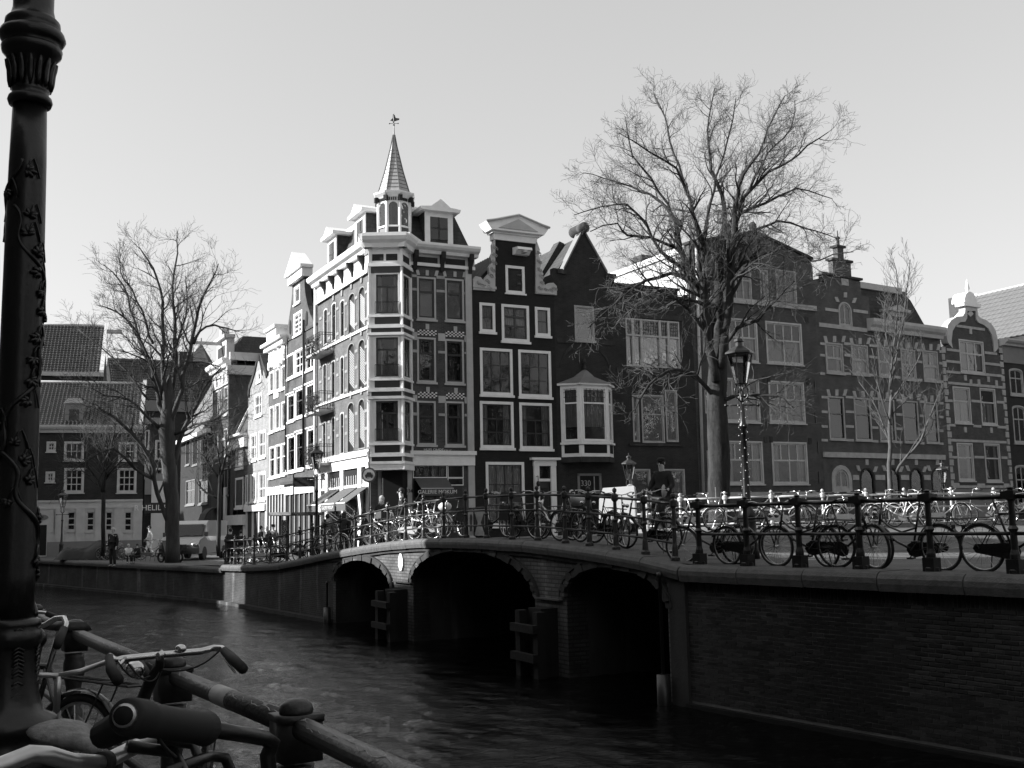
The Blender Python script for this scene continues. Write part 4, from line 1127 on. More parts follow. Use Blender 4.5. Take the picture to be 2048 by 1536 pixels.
# 2. brick house number 330: pointed gable and battlements
B1 = xy(on_line(A1, udir(5300), 1391, 800))
h330 = thing('gable_house', 'dark brick house number 330 with pointed gable, corner oriel and battlements', 'house', (A1[0], A1[1], GZ))
F = Face(h330, A1, B1, GZ)
F.window(1149, 612, 1188, 681, 1, (.12, .88), fw=.1, mf=m_stone, ms=m_stone, mw=.06, sill=.12, one=True)
F.window(1252, 640, 1359, 735, 1, (1,), fw=.08, mf=m_cream, one=True, curt='net', glass=m_glass)
s0, z0, s1, z1 = F.rect(1252, 640, 1359, 735); zt = F.L(1305, 673)[1]
wn2 = F.part('window_mullions', MB(), m_cream); mb = MB()
for x in (1266, 1283, 1320, 1337): s = F.L(x, 690)[0]; mb.box(s - .07, -.06, z0, s + .07, .1, z1)
mb.box(s0, -.05, zt - .05, s1, .09, zt + .05); bpy.data.objects.remove(wn2); wn2 = F.part('window_mullion', mb, m_cream)
mb = MB()
n = 30
for i in range(n + 1): x = s0 + .1 + (s1 - s0 - .2) * i / n; mb.box(x - .014, .02, zt, x + .014, .05, z1)
for i in range(1, 5): z = zt + (z1 - zt) * i / 5; mb.box(s0 + .1, .021, z - .014, s1 - .1, .049, z + .014)
part('leaded_bars', mb, m_dkpaint, wn2)
F.slab('lintel', 1247, 628, 1366, 638, .05, m_soot)
for q, cu in [((1265, 790, 1278, 884), None), ((1283, 790, 1328, 886), None), ((1331, 780, 1355, 884), None), ((1262, 938, 1302, 1060), None), ((1325, 938, 1371, 1062), 'net')]:
    F.window(*q, 1, (.4, .6), fw=.08, mf=m_stone, ms=m_stone, mw=.06, one=True, curt=cu, curt_f=.6)
F.slab('string_course', 1114, 676, 1150, 686, .04, m_soot); F.slab('string_course', 1189, 681, 1230, 690, .04, m_soot); F.slab('string_course', 1233, 735, 1252, 743, .04, m_soot)
F.slab('sill', 1258, 888, 1362, 892, .08, m_soot)
# door 330
s0, z0, s1, z1 = F.rect(1156, 947, 1204, 1090)
zt = F.L(1180, 985)[1]
d = F.part('door_frame', MB().box(s0, -.05, 0, s0 + .14, .02, z1).box(s1 - .14, -.05, 0, s1, .02, z1).box(s0, -.05, z1 - .12, s1, .021, z1).box(s0 + .14, -.045, zt - .06, s1 - .14, .02, zt + .06), m_grey)
part('transom_light', MB().box(s0 + .14, -.01, zt + .06, s1 - .14, .001, z1 - .12), m_dark, d); part('door', MB().box(s0 + .14, -.02, 0, s1 - .14, .001, zt - .06), m_dark, d)
s, z = F.L(1171, 967)
text_part('house_number', '330', .42, m_stone, d, (s, -.03, z), (R(90), 0, 0))
part('door_bar', MB().box(s + .5, -.03, zt, s + .55, -.011, z1 - .15), m_stone, d)
# relieving arches
for (pts) in [[(1120, 735), (1126, 718), (1135, 705), (1146, 696)], [(1200, 705), (1209, 714), (1216, 728), (1219, 742)]]:
    p = pxpts(F, pts)
    for (a, b_) in zip(p, p[1:]):
        F.part('arch_brick', MB().prism([a, b_, (b_[0], b_[1] + .22), (a[0], a[1] + .22)], -.03, .02), m_soot)
zb1 = F.L(1305, 588)[1]; zbm = F.L(1305, 573)[1]
sh0 = F.L(1229, 600)[0]
outl = [(0, -.3), (F.w, -.3), (F.w, zb1), (sh0 + .0, zb1)] + pxpts(F, [(1229, 549), (1214, 547), (1167, 461), (1162, 461), (1128, 538)]) + [(F.L(1112, 538)[0], F.L(1128, 538)[1])]
outl[-1] = (0, outl[-1][1])
F.wall(outl, m_bdark)
for a in range(1234, 1385, 33):
    s0 = F.L(a - 4, 585)[0]; s1 = F.L(a + 22, 585)[0]
    if s1 < F.w: F.part('merlon', MB().box(s0, -.02, zb1, s1, .4, zbm - .12).box(s0 - .1, -.12, zbm - .12, s1 + .1, .5, zbm), m_bdark)
for x in range(1234, 1385, 33):
    s0 = F.L(x, 600)[0]; F.part('corbel', MB().prism([(-.002, zb1 - .5), (-.002, zb1 + .1), (-.14, zb1 + .1)], s0, s0 + .25, axis='x'), m_bdark)
# coping of the pointed gable with the round ridge stone
p = pxpts(F, [(1127, 541), (1165, 464)]); 
for k, (a, b_) in enumerate([((1126, 541), (1165, 462)), ((1166, 462), (1214, 548))]):
    a, b_ = F.L(*a), F.L(*b_)
    F.part('gable_coping', MB().prism([a, b_, (b_[0], b_[1] + .16), (a[0], a[1] + .16)], -.08, .5), m_grey)
for x0, x1 in ((1114, 1132), (1210, 1231)):
    s0, z = F.L(x0, 543 if x0 < 1200 else 551); s1 = F.L(x1, 545)[0]; F.part('kneeler', MB().box(s0, -.1, z - .1, s1, .45, z + .12), m_soot)
s, z = F.L(1165, 457)
mb = MB().tube([(s, -.25, z), (s, 1.0, z)], .30, 16); F.part('ridge_stone', mb, m_soot, True)
s1_ = F.L(1229, 600)[0]
body(F, 0.01, s1_, F.L(1128, 545)[1] - .1, 9, m_bdark); body(F, s1_ + .01, F.w - .4, zb1 - .15, 9, m_bdark)
roof_gable(F, .25, s1_ - .2, F.L(1128, 545)[1] - .1, F.L(1165, 470)[1], .4, 9, m_slate, over=0)
# pale dormer-gable standing on the left slope
pd = pxpts(F, [(1084, 560), (1096, 552), (1132, 494), (1128, 488), (1122, 490)])
G = Face(h330, xy(Vector(A1) + F.n.xy * 2.0), xy(Vector(B1) + F.n.xy * 2.0), GZ)
p = pxpts(G, [(1086, 562), (1112, 560), (1140, 512), (1130, 488), (1124, 490)])
G.part('side_dormer', MB().prism(p, 0, .5), m_grey)
a, b_ = G.L(1085, 562), G.L(1127, 488); G.part('dormer_coping', MB().prism([a, b_, (b_[0] - .3, b_[1] + .1), (a[0] - .3, a[1] + .1)], -.1, .6), m_slate)
a, b_ = G.L(1104, 560), G.L(1135, 503); G.part('dormer_coping', MB().prism([a, b_, (b_[0] - .16, b_[1] + .08), (a[0] - .16, a[1] + .08)], -.12, -.001), m_white)
downpipe(F, 1389, 470, 1404, 985, m_cream, .09)
# oriel
s0, s1 = F.L(1139, 850, .55)[0], F.L(1216, 850, .55)[0]
zo = lambda py: F.L(1180, py, .8)[1]
sl = F.L(1137, 850, .8)[0]; sm = F.L(1162, 850, .8)[0]; sr = F.L(1217, 850, .8)[0]
def Fpt(s, y): return xy(F.P0.xy + F.u.xy * s + F.n.xy * y)
O1 = Face(h330, Fpt(sm - .75, -.02), Fpt(sm, -.8), GZ); O2 = Face(h330, Fpt(sm, -.8), Fpt(sr, -.8), GZ); O3 = Face(h330, Fpt(sr, -.8), Fpt(sr + .75, -.02), GZ)
for O in (O1, O2, O3):
    zz0, zz1, zt, zp0, zp1 = zo(882), zo(775), zo(803), zo(906), zo(889)
    O.window(.12, zz0, O.w - .10, zz1, 1, (.28, .72), fw=.05, mf=m_white, mw=.08, local=True, curt='net', curt_f=.74)
    mb = MB(); n = 6 if O is O2 else 4
    for i in range(1, n): x = .17 + (O.w - .3) * i / n; mb.box(x - .012, .02, zt, x + .012, .05, zz1 - .05)
    for i in (1, 2): z = zt + (zz1 - zt) * i / 3; mb.box(.17, .021, z - .012, O.w - .15, .049, z + .012)
    O.part('leaded_bars', mb, m_dkpaint)
    O.part('apron_panel', MB().box(.16, -.012, zp0, O.w - .14, .02, zp1), m_dark)
    O.part('sill', MB().box(-.04, -.1, zz0 - .16, O.w + .04, .05, zz0 - .05), m_white)
    O.wall([(0, zo(913)), (O.w, zo(913)), (O.w, zo(770)), (0, zo(770))], m_white, thick=.12)
    O.part('eaves', MB().box(-.12, -.14, zo(770), O.w + .12, .1, zo(766)), m_white)
    O.part('base', MB().box(-.05, -.03, zo(924), O.w + .05, .2, zo(913) - .003), m_soot)
zr0, zr1 = zo(766), zo(733)
mb = MB(); e = .2
pp = [(sm - .75 - e, 0), (sm - .1, -.8 - e), (sr + .1, -.8 - e), (sr + .75 + e, 0)]; ap = ((sm + sr) / 2 - .1, -.12)
mb.v = [(p[0], p[1], zr0) for p in pp] + [(ap[0] + (p[0] - ap[0]) * .38, p[1] * .42, zr0 + (zr1 - zr0) * .45) for p in pp] + [(ap[0], ap[1], zr1)]
mb.f = [(0, 1, 5, 4), (1, 2, 6, 5), (2, 3, 7, 6), (4, 5, 8), (5, 6, 8), (6, 7, 8), (0, 3, 2, 1)]
F.part('oriel_roof', mb, m_grey)
F.part('oriel_finial', MB().lathe([(.16, 0), (.08, .1), (.06, .3), (.12, .36), (.02, .6)], (ap[0], ap[1], zr1 - .05), 8), m_soot, True)

# 3. big gabled brick house
B2 = xy(on_line(B1, udir(5000), 1640, 800)); 
big = thing('gable_house', 'broad low-gabled brick house with four-light windows behind the large bare tree', 'house', (B1[0], B1[1], GZ))
F = Face(big, B1, B2, GZ)
for q in [(1457, 638, 1515, 724), (1532, 645, 1604, 729), (1446, 757, 1519, 845), (1538, 763, 1609, 847), (1451, 882, 1526, 969), (1544, 884, 1615, 969)]:
    F.window(*q, (4, 2), (.43, .57), fw=.1, mf=m_cream, mw=.09, sill=.06, curt=random.choice(['low', 'low', 'side']), curt_f=random.choice([.5, .56, .56]))
for q in [(1431, 526, 1462, 600), (1470, 526, 1502, 602), (1520, 540, 1536, 604), (1552, 541, 1592, 610)]:
    F.window(*q, 2, (.45, .55), fw=.08, mf=m_stone, mw=.07, curt='net')
for q in [(1409, 781, 1421, 827), (1414, 901, 1427, 952), (1405, 660, 1416, 706)]: F.window(*q, 1, (1,), fw=.07, mf=m_stone, one=True)
F.slab('cornice_band', 1437, 603, 1630, 613, .14, m_stone); F.slab('cornice_band', 1392, 597, 1436, 607, .14, m_stone)
F.slab('plinth', 1392, 984, 1640, 996, .06, m_stone)
for x, y in [(1525, 752), (1534, 752), (1612, 757), (1528, 873), (1539, 873), (1617, 876), (1522, 628), (1610, 634)]: F.slab('stone_block', x, y, x + 6, y + 12, .04, m_soot)
for x, y in [(1630, 775), (1631, 836), (1636, 895), (1638, 955)]:
    s, z = F.L(x, y); F.part('wall_anchor', MB().box(s - .04, -.05, z - .35, s + .04, -.005, z + .35), m_iron)
zl, zr_ = F.L(1392, 500)[1], F.L(1628, 512)[1]; zl = (zl + zr_) / 2
ap = F.L(1508, 466)
F.wall([(0, -.3), (F.w, -.3), (F.w, zl - .4), (F.w - .15, zl), ap, (0, zl)], mat('big_brick', .052, .9, .3, 1.1, bump=.3, brick=BR))
for a, b_ in (((-.1, zl), ap), (ap, (F.w, zl))): F.part('gable_coping', MB().prism([a, b_, (b_[0], b_[1] + .16), (a[0], a[1] + .16)], -.12, .5), m_bdark)
F.part('finial', MB().ball((ap[0], .1, ap[1] + .42), .24, .24, .3, 10, 8).box(ap[0] - .2, -.1, ap[1], ap[0] + .2, .3, ap[1] + .2), m_soot)
F.part('side_wall', MB().box(0, .36, -.3, .3, 32, zl - .35), m_plast)
F.part('side_parapet', MB().box(-.12, .36, zl - .34, .4, 32, zl), m_white)
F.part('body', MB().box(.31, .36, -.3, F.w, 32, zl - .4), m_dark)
roof_gable(F, .4, F.w - .1, zl - .35, ap[1] - .1, .4, 12, m_slate, over=0)
for y, h in ((6, .9), (12, 1.3), (20, 1.0)): F.part('chimney', MB().box(1.0, y, zl - .2, 1.9, y + 1.0, zl + h), m_bmid)

# 4. striped step-gable building
u4 = udir(4280)
B3 = xy(on_line(B2, u4, 1889, 800))
stp = thing('gable_house', 'brick house striped with pale stone bands, small stepped gable and arched doorways', 'house', (B2[0], B2[1], GZ))
F = Face(stp, B2, B3, GZ)
rowA = [(1651, 1686, 686, 747), (1703, 1736, 690, 750), (1756, 1784, 694, 754), (1802, 1831, 699, 760), (1846, 1876, 702, 763)]
rowB = [(1657, 1689, 793, 879), (1709, 1742, 796, 881), (1758, 1790, 799, 883), (1806, 1837, 802, 885), (1850, 1876, 805, 886)]
for rr, h in ((rowA, 1), (rowB, 0)):
    for (a, b_, c, d) in rr:
        F.window(a, c, b_, d, (2, 1) if h else (1, 1), (.5, .5) if h else (.4, .6), fw=.09, mf=m_stone, ms=m_stone if h else m_dkpaint, mw=.14 if h else .06, curt=('side' if random.random() < .6 else 'net') if h else random.choice([None, None, 'low']), curt_f=1.0 if h else .5, sill=.08)
        for k, x in ((-1, a + 1), (0, (a + b_) / 2), (1, b_ - 1)):
            F.block('voussoir', [(x - 3, c - 1.5), (x + 3, c - 1.5), (x + 3 + k * 3, c - 14), (x - 3 + k * 3, c - 14)], .04, m_stone)
    for i in range(6):
        xa = rr[i - 1][1] + 2 if i else (1640 if h else 1643); xb = rr[i][0] - 2 if i < 5 else 1886
        if xb - xa < 4: continue
        ya = (rr[i - 1][2] if i else rr[0][2]); yb = (rr[i - 1][3] if i else rr[0][3])
        for f in ((0, .38, .98) if h else (0, .34, .68, 1.0)):
            y = ya + (yb - ya) * f + 1; F.slab('stone_block', xa, y - 2, xb, y + 3, .035, m_stone)
F.slab('stone_band', 1646, 907, 1888, 917, .12, m_stone)
F.slab('stone_band', 1650, 617, 1676, 623, .04, m_stone); F.slab('stone_band', 1706, 620, 1735, 626, .04, m_stone); F.slab('stone_band', 1638, 651, 1733, 659, .05, m_stone)
F.window(1677, 604, 1703, 653, 2, (1,), fw=.1, mf=m_stone, mw=.1, rise=.55, curt='net')
for x, y, k in ((1690, 591, 0), (1675, 600, -4), (1706, 602, 4)): F.block('voussoir', [(x - 3, y + 4), (x + 3, y + 4), (x + 3 + k, y - 6), (x - 3 + k, y - 6)], .05, m_stone)
F.slab('stone_block', 1682, 558, 1696, 571, .05, m_stone)
# ground floor arches
s0, z0, s1, z1 = F.rect(1663, 932, 1703, 986)
gw = F.window(1663, 930, 1703, 986, 2, (1,), fw=.28, mf=m_stone, mw=.16, rise=.8, one=True)
for (a, b_) in [(1718, 1748), (1770, 1799), (1818, 1845), (1861, 1887)]:
    s0, z1 = F.L(a, 936)[0], F.L((a + b_) / 2, 935)[1]; s1 = F.L(b_, 936)[0]
    F.window(s0, .05, s1, z1, 1, (1,), fw=.12, mf=m_bdark, ms=m_dkpaint, rise=(s1 - s0) / 2, local=True, one=True, name='doorway')
    m_ = (a + b_) / 2
    for x, y, k in ((m_, 924, 0), (m_ - 15, 936, -4), (m_ + 15, 938, 4)): F.block('voussoir', [(x - 3 + 0, y + 6), (x + 3, y + 6), (x + 3 + k, y - 5), (x - 3 + k, y - 5)], .05, m_stone)
for a, b_ in [(1705, 1717), (1750, 1769), (1801, 1817), (1847, 1860)]: F.slab('impost', a, 950, b_, 960, .05, m_stone); F.slab('impost', a, 984, b_, 988, .04, m_stone)
zc4 = F.L(1811, 668)[1]; zg = F.L(1690, 590)[1]
stepm = 'striped_brick'
m_str = mat(stepm, .06, .9, .3, 1.1, bump=.3, brick=BR)
st = [F.L(1735, 590)[0]]
def sx(px, py=570): return F.L(px, py)[0]
def sz(py): return F.L(1690, py)[1]
outl = [(0, -.3), (F.w, -.3), (F.w, zc4), (sx(1736), zc4), (sx(1736), sz(586)), (sx(1721), sz(586)), (sx(1721), sz(558)), (sx(1704), sz(558)), (sx(1704), sz(524)), (sx(1691), sz(524)), (sx(1691), sz(497)), (sx(1679), sz(497)), (sx(1679), sz(524)), (sx(1668), sz(524)), (sx(1668), sz(555)), (sx(1647), sz(555)), (sx(1647), sz(570)), (0, sz(570))]
F.wall(outl, m_str)
for a, b_, y in ((1676, 1694, 497), (1665, 1707, 524), (1644, 1724, 556), (1637, 1650, 570)): F.part('step_coping', MB().box(sx(a), -.1, sz(y), sx(b_), .45, sz(y) + .14), m_soot)
s = sx(1685); F.part('finial', MB().lathe([(.2, 0), (.1, .2), (.08, .5), (.16, .6), (.04, .75), (.03, 1.1)], (s, .15, sz(496)), 8), m_soot, True)
cornice(F, sx(1735, 670), F.w, zc4 - .1, .75, .55, m_cream)
mb = MB(); zr = F.L(1755, 578, -1)[1]
mb.prism([(sx(1722, 640), zc4), (F.w - .1, zc4), (F.w - 2.2, zr - .6), (F.L(1788, 590, -1)[0], zr), (sx(1722), zr)], .5, 9); F.part('mansard_roof', mb, m_slate)
F.part('ridge', MB().box(sx(1722), .35, zr - .3, F.L(1788, 590, -1)[0], .6, zr + .1), m_cream)
s0, s1 = F.L(1781, 640, .1)[0], F.L(1812, 640, .1)[0]
dormer(F, s0, s1, zc4 + .6, F.L(1797, 625)[1], .0, zp=.45, m=m_cream)
s = F.L(1806, 600, -2)[0]; F.part('chimney', MB().box(s - .35, 2, zc4, s + .45, 3, F.L(1806, 583, -2)[1]), m_bmid)
for k in (0, .4): F.part('chimney_pot', MB().lathe([(.12, 0), (.1, .3)], (s - .12 + k, 2.5, F.L(1806, 583, -2)[1]), 8), m_soot, True)
F.part('body', MB().box(.01, .36, -.3, F.w - .01, 10, zc4 - .1), m_dark)

# 5. narrow Flemish gable
B4 = xy(on_line(B3, u4, 2012, 800))
fl = thing('gable_house', 'narrow dark brick house with scrolled white-edged gable and domed top', 'house', (B3[0], B3[1], GZ))
F = Face(fl, B3, B4, GZ)
F.window(1919, 681, 1968, 747, (3, 3), (.4, .6), fw=.1, mf=m_cream, mw=.12, curt='blind', curt_f=.9, sill=.08)
for q in [(1907, 774, 1941, 847), (1961, 777, 1992, 850), (1915, 886, 1947, 962), (1970, 887, 2001, 964)]:
    F.window(*q, 1, (.38, .62), fw=.1, mf=m_cream, mw=.1, curt='side' if q[1] > 800 else 'low', curt_f=.6, sill=.08)
for (xa, xb, y) in [(1893, 1919, 700), (1969, 1993, 706), (1892, 1919, 723), (1969, 2002, 728), (1892, 1921, 744), (1969, 2004, 750), (1893, 1905, 801), (1942, 1960, 802), (1993, 2008, 804), (1896, 2008, 770), (1900, 1914, 914), (1948, 1968, 914), (2002, 2014, 915), (1899, 2012, 882), (1898, 1910, 850), (1946, 1962, 852), (1994, 2011, 854), (1905, 1918, 968), (1954, 1969, 969), (2007, 2018, 969)]:
    F.slab('stone_band', xa, y - 2, xb, y + 3, .04, m_stone)
F.slab('stone_band', 1903, 971, 2022, 976, .12, m_stone)
for x, y in [(1930, 757), (1976, 760), (1930, 861), (1982, 862), (1941, 766), (1957, 766), (1992, 768)]: F.slab('stone_block', x - 2.5, y - 7, x + 2.5, y + 4, .05, m_stone)
for yy in range(700, 970, 14):      # quoins at both edges
    F.part('quoin', MB().box(.02, -.05, F.L(1895, yy)[1] - .22, .32 if yy % 28 else .45, .02, F.L(1895, yy)[1] + .17), m_stone)
    if yy > 690: F.part('quoin', MB().box(F.w - (.3 if yy % 28 else .42), -.05, F.L(2000, yy)[1] - .22, F.w - .02, .02, F.L(2000, yy)[1] + .17), m_stone)
gb = [(1896, 690), (1893, 676), (1896, 655), (1903, 645), (1914, 638), (1926, 637), (1930, 630), (1931, 616), (1950, 616), (1952, 634), (1957, 640), (1968, 644), (1979, 652), (1987, 664), (1991, 680), (1993, 700)]
g = pxpts(F, gb)
outl = [(0, -.3), (F.w, -.3), (F.w, F.L(2000, 745)[1]), (F.w - .25, F.L(2000, 716)[1])] + g[::-1] + [(0, g[0][1] - .3)]
F.wall(outl, m_bflem)
c = g[len(g) // 2]
cx_ = sum(q[0] for q in g) / len(g); 
out2 = [(q[0] + (q[0] - cx_) * .0 + (0.12 if q[0] > cx_ else -.12), q[1] + .14) for q in g]
inn2 = [(cx_ + (q[0] - cx_) * .86, q[1] - .22) for q in g]
F.part('scroll_border', MB().prism(out2 + inn2[::-1], -.09, .4), m_cream)
s0, s1 = F.L(1924, 612)[0], F.L(1956, 612)[0]; z0 = F.L(1940, 614)[1]
F.part('entablature', MB().box(s0 - .05, -.2, z0, s1 + .05, .5, z0 + .28), m_white)
cc = (s0 + s1) / 2; rr_ = (s1 - s0) / 2 * .8
F.part('dome', MB().prism([(cc + rr_ * math.cos(math.pi * i / 12), z0 + .28 + rr_ * 1.05 * math.sin(math.pi * i / 12)) for i in range(13)], -.1, .9), m_white)
F.part('finial', MB().lathe([(.14, 0), (.08, .12), (.15, .3), (.02, .95)], (cc, .1, z0 + .28 + rr_), 8), m_white, True)
F.slab('stone_band', 1912, 653, 1968, 658, .05, m_stone); F.slab('stone_block', 1938, 658, 1943, 668, .05, m_stone); F.block('stone_block', [(1940, 634), (1946, 628), (1940, 620), (1934, 628)][::-1], .05, m_cream)
F.slab('plinth', 1903, 977, 2024, 1060, .05, m_grey)
F.part('body', MB().box(.01, .36, -.3, F.w - .01, 10, F.L(2000, 720)[1]), m_dark)

# 6. house at the right edge
B5 = xy(on_line(B4, u4, 2130, 800))
rh = thing('brick_house', 'dark brick house with heavy grey cornice cut off by the right edge of the picture', 'house', (B4[0], B4[1], GZ))
F = Face(rh, B4, B5, GZ)
for q in [(2019, 737, 2046, 790), (2026, 811, 2052, 886), (2032, 930, 2058, 1010), (2070, 742, 2098, 794), (2078, 816, 2104, 890)]: F.window(*q, 2, (.36, .64), fw=.1, mf=m_stone, mw=.08, sill=.12, rise=.2, curt='net' if q[1] < 800 else None)
z = F.L(2030, 719)[1]; F.wall([(0, -.3), (F.w, -.3), (F.w, z), (0, z)], m_bdark)
F.part('frieze', MB().box(0, -.06, z - 0.3, F.w, .02, z + .95), m_grey); cornice(F, -.1, F.w, z + .9, .45, .6, m_cream)
F.part('body', MB().box(.01, .36, -.3, F.w, 10, z + .9), m_dark)
# background roofs on the right
def roofback(label, P0, P1, ze, zr, d, m, cat='house', ridge=m_white, wallm=None, gable_l=None):
    t = thing('roofed_house', label, cat, (P0[0], P0[1], 1.7))
    G_ = Face(t, P0, P1, 1.7)
    roof_eaves(G_, 0, G_.w, ze - 1.7, zr - 1.7, 0, d, m, rows=12, cols=int(G_.w / .6))
    G_.part('walls', MB().box(.05, .1, -.3, G_.w - .05, 2 * d - .1, ze - 1.72), wallm or m_bdark)
    return t, G_
a = atY(1850, 690, 104); b_ = Vector((a.x, a.y)) - UL * 34
G0_ = Face(None, (a.x, a.y), (b_.x, b_.y), 0)
ze_, zr_2 = G0_.L(1880, 700)[1], G0_.L(1870, 611, -8)[1]
t, G_ = roofback('large pale slate roof rising behind the scrolled gable', (a.x, a.y), (b_.x, b_.y), ze_, zr_2, 8, m_leadpl)
bpy.context.view_layer.update()
p = G_.L(1870, 668)
G_.part('chimney', MB().box(-1.6, 5.6, -.3, -.3, 6.8, atY(1858, 598, 108).z - 1.7), m_bmid)
G_.part('verge', MB().tube([(-.05, 0, ze_ - 1.7), (-.05, 8, zr_2 - 1.6)], .2, 6), m_white)
mb = MB(); 
a = atY(1992, 690, 84); b_ = atY(2046, 690, 84)
t2 = thing('roofed_house', 'small grey pantile roof with white gable just behind the rightmost cornice', 'house', (a.x, a.y, 1.7))
G2 = Face(t2, (a.x, a.y), (b_.x, b_.y + 2), 1.7)
zr = atY(2030, 648, 86).z - 1.7; ze = atY(2000, 690, 84).z - 1.7
roof_eaves(G2, -1, G2.w, ze - .4, zr, 0, 2.2, m_leadpl, rows=8)
G2.part('walls', MB().box(-.9, .1, -.3, G2.w, 4, ze - .5), m_bdark)
mb = MB(); mb.prism([(0, ze - .6), (2.2, zr + .1), (4.4, ze - .6)], G2.w + .02, G2.w + .3, axis='x'); G2.part('end_gable', mb, m_white)
# ---------------------------------------------- side street row, going away to the left of the corner house
def nextp(P, px, py=850): return xy(on_line(P, UL, px, py))
GL = 1.45
# 7. tall neck gable
D1 = nextp(far, 574)
nkh = thing('gable_house', 'tall brick neck-gable house in sunlight between the corner house and the carved cornice house', 'house', (D1[0], D1[1], GL))
F = Face(nkh, D1, (far[0] - .02 * UL.x, far[1] - .02 * UL.y), GL)
for q, c, r in [((589, 572, 601, 607), 1, (1,)), ((588, 624, 605, 669), 2, (.25, .25, .25, .25)),
             ((574.5, 708, 588.5, 757), 2, (1,)), ((590.5, 698, 607, 749), 2, (.3, .35, .35)), ((611, 687, 629.5, 740), 2, (1,)),
             ((576, 788, 590, 843), 1, (.4, .6)), ((592, 777, 607.5, 835), 1, (.4, .6)), ((613, 767, 631, 827), 2, (.4, .6)),
             ((576, 871, 591, 944), 1, (.4, .6)), ((593, 863, 608.5, 940), 1, (.4, .6)), ((615, 856, 632, 934), 1, (.4, .6))]:
    F.window(*q, c, r, fw=.12, ms=m_white if q[1] < 760 else m_bmid, mw=.06, sill=.1, one=True)
def lintel(F, x0, y0, x1, y1): F.slab('lintel', x0, y0, x1, y1, .12, m_white)
for q in [(575, 785.5, 591, 788), (591, 774.5, 608.5, 777), (612, 764, 632, 767), (575, 868.5, 592, 871), (592, 860.5, 609.5, 863), (614, 853.5, 633, 856)]: lintel(F, *q)
p = pxpts(F, [(609, 560), (609, 572), (611, 590), (615, 610), (621, 630), (628, 644), (637, 646)])
pl = pxpts(F, [(575, 664), (576, 650), (579, 630), (582, 610), (584, 590), (585, 565)])
ztn = F.L(597, 562)[1]
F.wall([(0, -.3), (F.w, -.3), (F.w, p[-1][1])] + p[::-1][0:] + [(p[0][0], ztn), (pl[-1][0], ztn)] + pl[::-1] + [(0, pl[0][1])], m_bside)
F.part('neck_cornice', MB().box(pl[-1][0] - .25, -.25, ztn - .02, p[0][0] + .3, .4, ztn + .5).box(pl[-1][0] - .4, -.4, ztn + .5, p[0][0] + .45, .4, ztn + .68), m_white)
F.part('pediment', MB().prism([(pl[-1][0] - .3, ztn + .68), (p[0][0] + .35, ztn + .68), ((pl[-1][0] + p[0][0]) / 2, ztn + 1.75)], -.4, .4), m_white)
for x in ((575, 637),): F.part('string_course', MB().box(0, -.06, F.L(620, 656)[1] - .06, F.w, -.002, F.L(620, 656)[1] + .06), m_bmid)
for px, py in ((614, 637), (581, 655)):
    s, z = F.L(px, py); F.part('oval_light', MB().prism([(s + .22 * math.cos(t * .785), z + .45 * math.sin(t * .785)) for t in range(8)], -.03, .02), m_dark)
downpipe(F, 611, 640, 611, 935, m_iron, .08); downpipe(F, 574.5, 690, 575.5, 940, m_iron, .05)
body(F, .02, F.w - .02, p[-1][1] - .3, 9, m_dark); roof_gable(F, .1, F.w - .1, p[-1][1] - .3, ztn - .2, .5, 10, m_tile, over=0)
# its white shop front
z1 = F.L(605, 966)[1]; F.part('shop_fascia', MB().box(0, -.16, z1 - .6, F.w, .01, z1), m_white); F.part('shop_cornice', MB().box(-.05, -.4, z1, F.w, .01, z1 + .16), m_bmid)
for i in range(7):
    s = .1 + i * (F.w - .3) / 6; F.part('shop_post', MB().box(s, -.12, 0, s + .16, -.002, z1 - .6), m_lit)
F.part('shop_glass', MB().box(.1, -.02, 0, F.w - .1, -.003, z1 - .6), m_bdark)

# 8. house with the carved cornice
D2 = nextp(D1, 537)
oh = thing('canal_house', 'brick house with richly carved white cornice and three rows of narrow windows', 'house', (D2[0], D2[1], GL))
F = Face(oh, D2, (D1[0] - .02 * UL.x, D1[1] - .02 * UL.y), GL)
for q in [(539, 743, 548, 785), (550.5, 737, 560, 782), (562.5, 731, 571.5, 778), (539, 813, 548, 865), (550.5, 808, 560, 860), (563, 803, 572, 856), (539, 893, 550, 956), (551.5, 889, 562, 953), (563.5, 886, 572.5, 950)]:
    F.window(*q, 1, (1,) if q[1] < 880 else (.4, .6), fw=.10, mw=.05, sill=.1, one=True)
zt = F.L(555, 728)[1]
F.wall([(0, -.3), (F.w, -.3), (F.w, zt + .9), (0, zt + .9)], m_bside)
F.part('cornice', MB().box(-.1, -.35, zt + 1.0, F.w + .05, .3, zt + 1.3).box(-.2, -.55, zt + 1.3, F.w + .1, .3, zt + 1.48), m_white)
a, c = F.w * .28, F.w * .8
F.part('raised_cornice', MB().box(a, -.5, zt + 1.481, c, .3, zt + 2.1).box(a - .15, -.65, zt + 2.1, c + .15, .3, zt + 2.28), m_white)
random.seed(8)
mb = MB()
for i in range(60):
    s, z = random.uniform(.3, F.w - .3), zt + random.uniform(-.2, .95); mb.ball((s, -.06, z), random.uniform(.1, .26), .14, random.uniform(.12, .3), 6, 4)
F.part('carving', mb, m_white)['kind'] = 'stuff'
F.part('frieze', MB().box(.05, -.05, zt, F.w - .05, -.003, zt + 1.0), m_white)
F.slab('gable_stone', 548.5, 782, 558, 796, .05, m_white)
body(F, .02, F.w - .02, zt + .8, 9, m_dark); roof_gable(F, .1, F.w - .1, zt + .8, zt + 2.4, .5, 9, m_slate, over=0)
z1 = F.L(555, 973)[1]; F.part('shop_fascia', MB().box(0, -.16, z1 - .5, F.w, .01, z1), m_white)
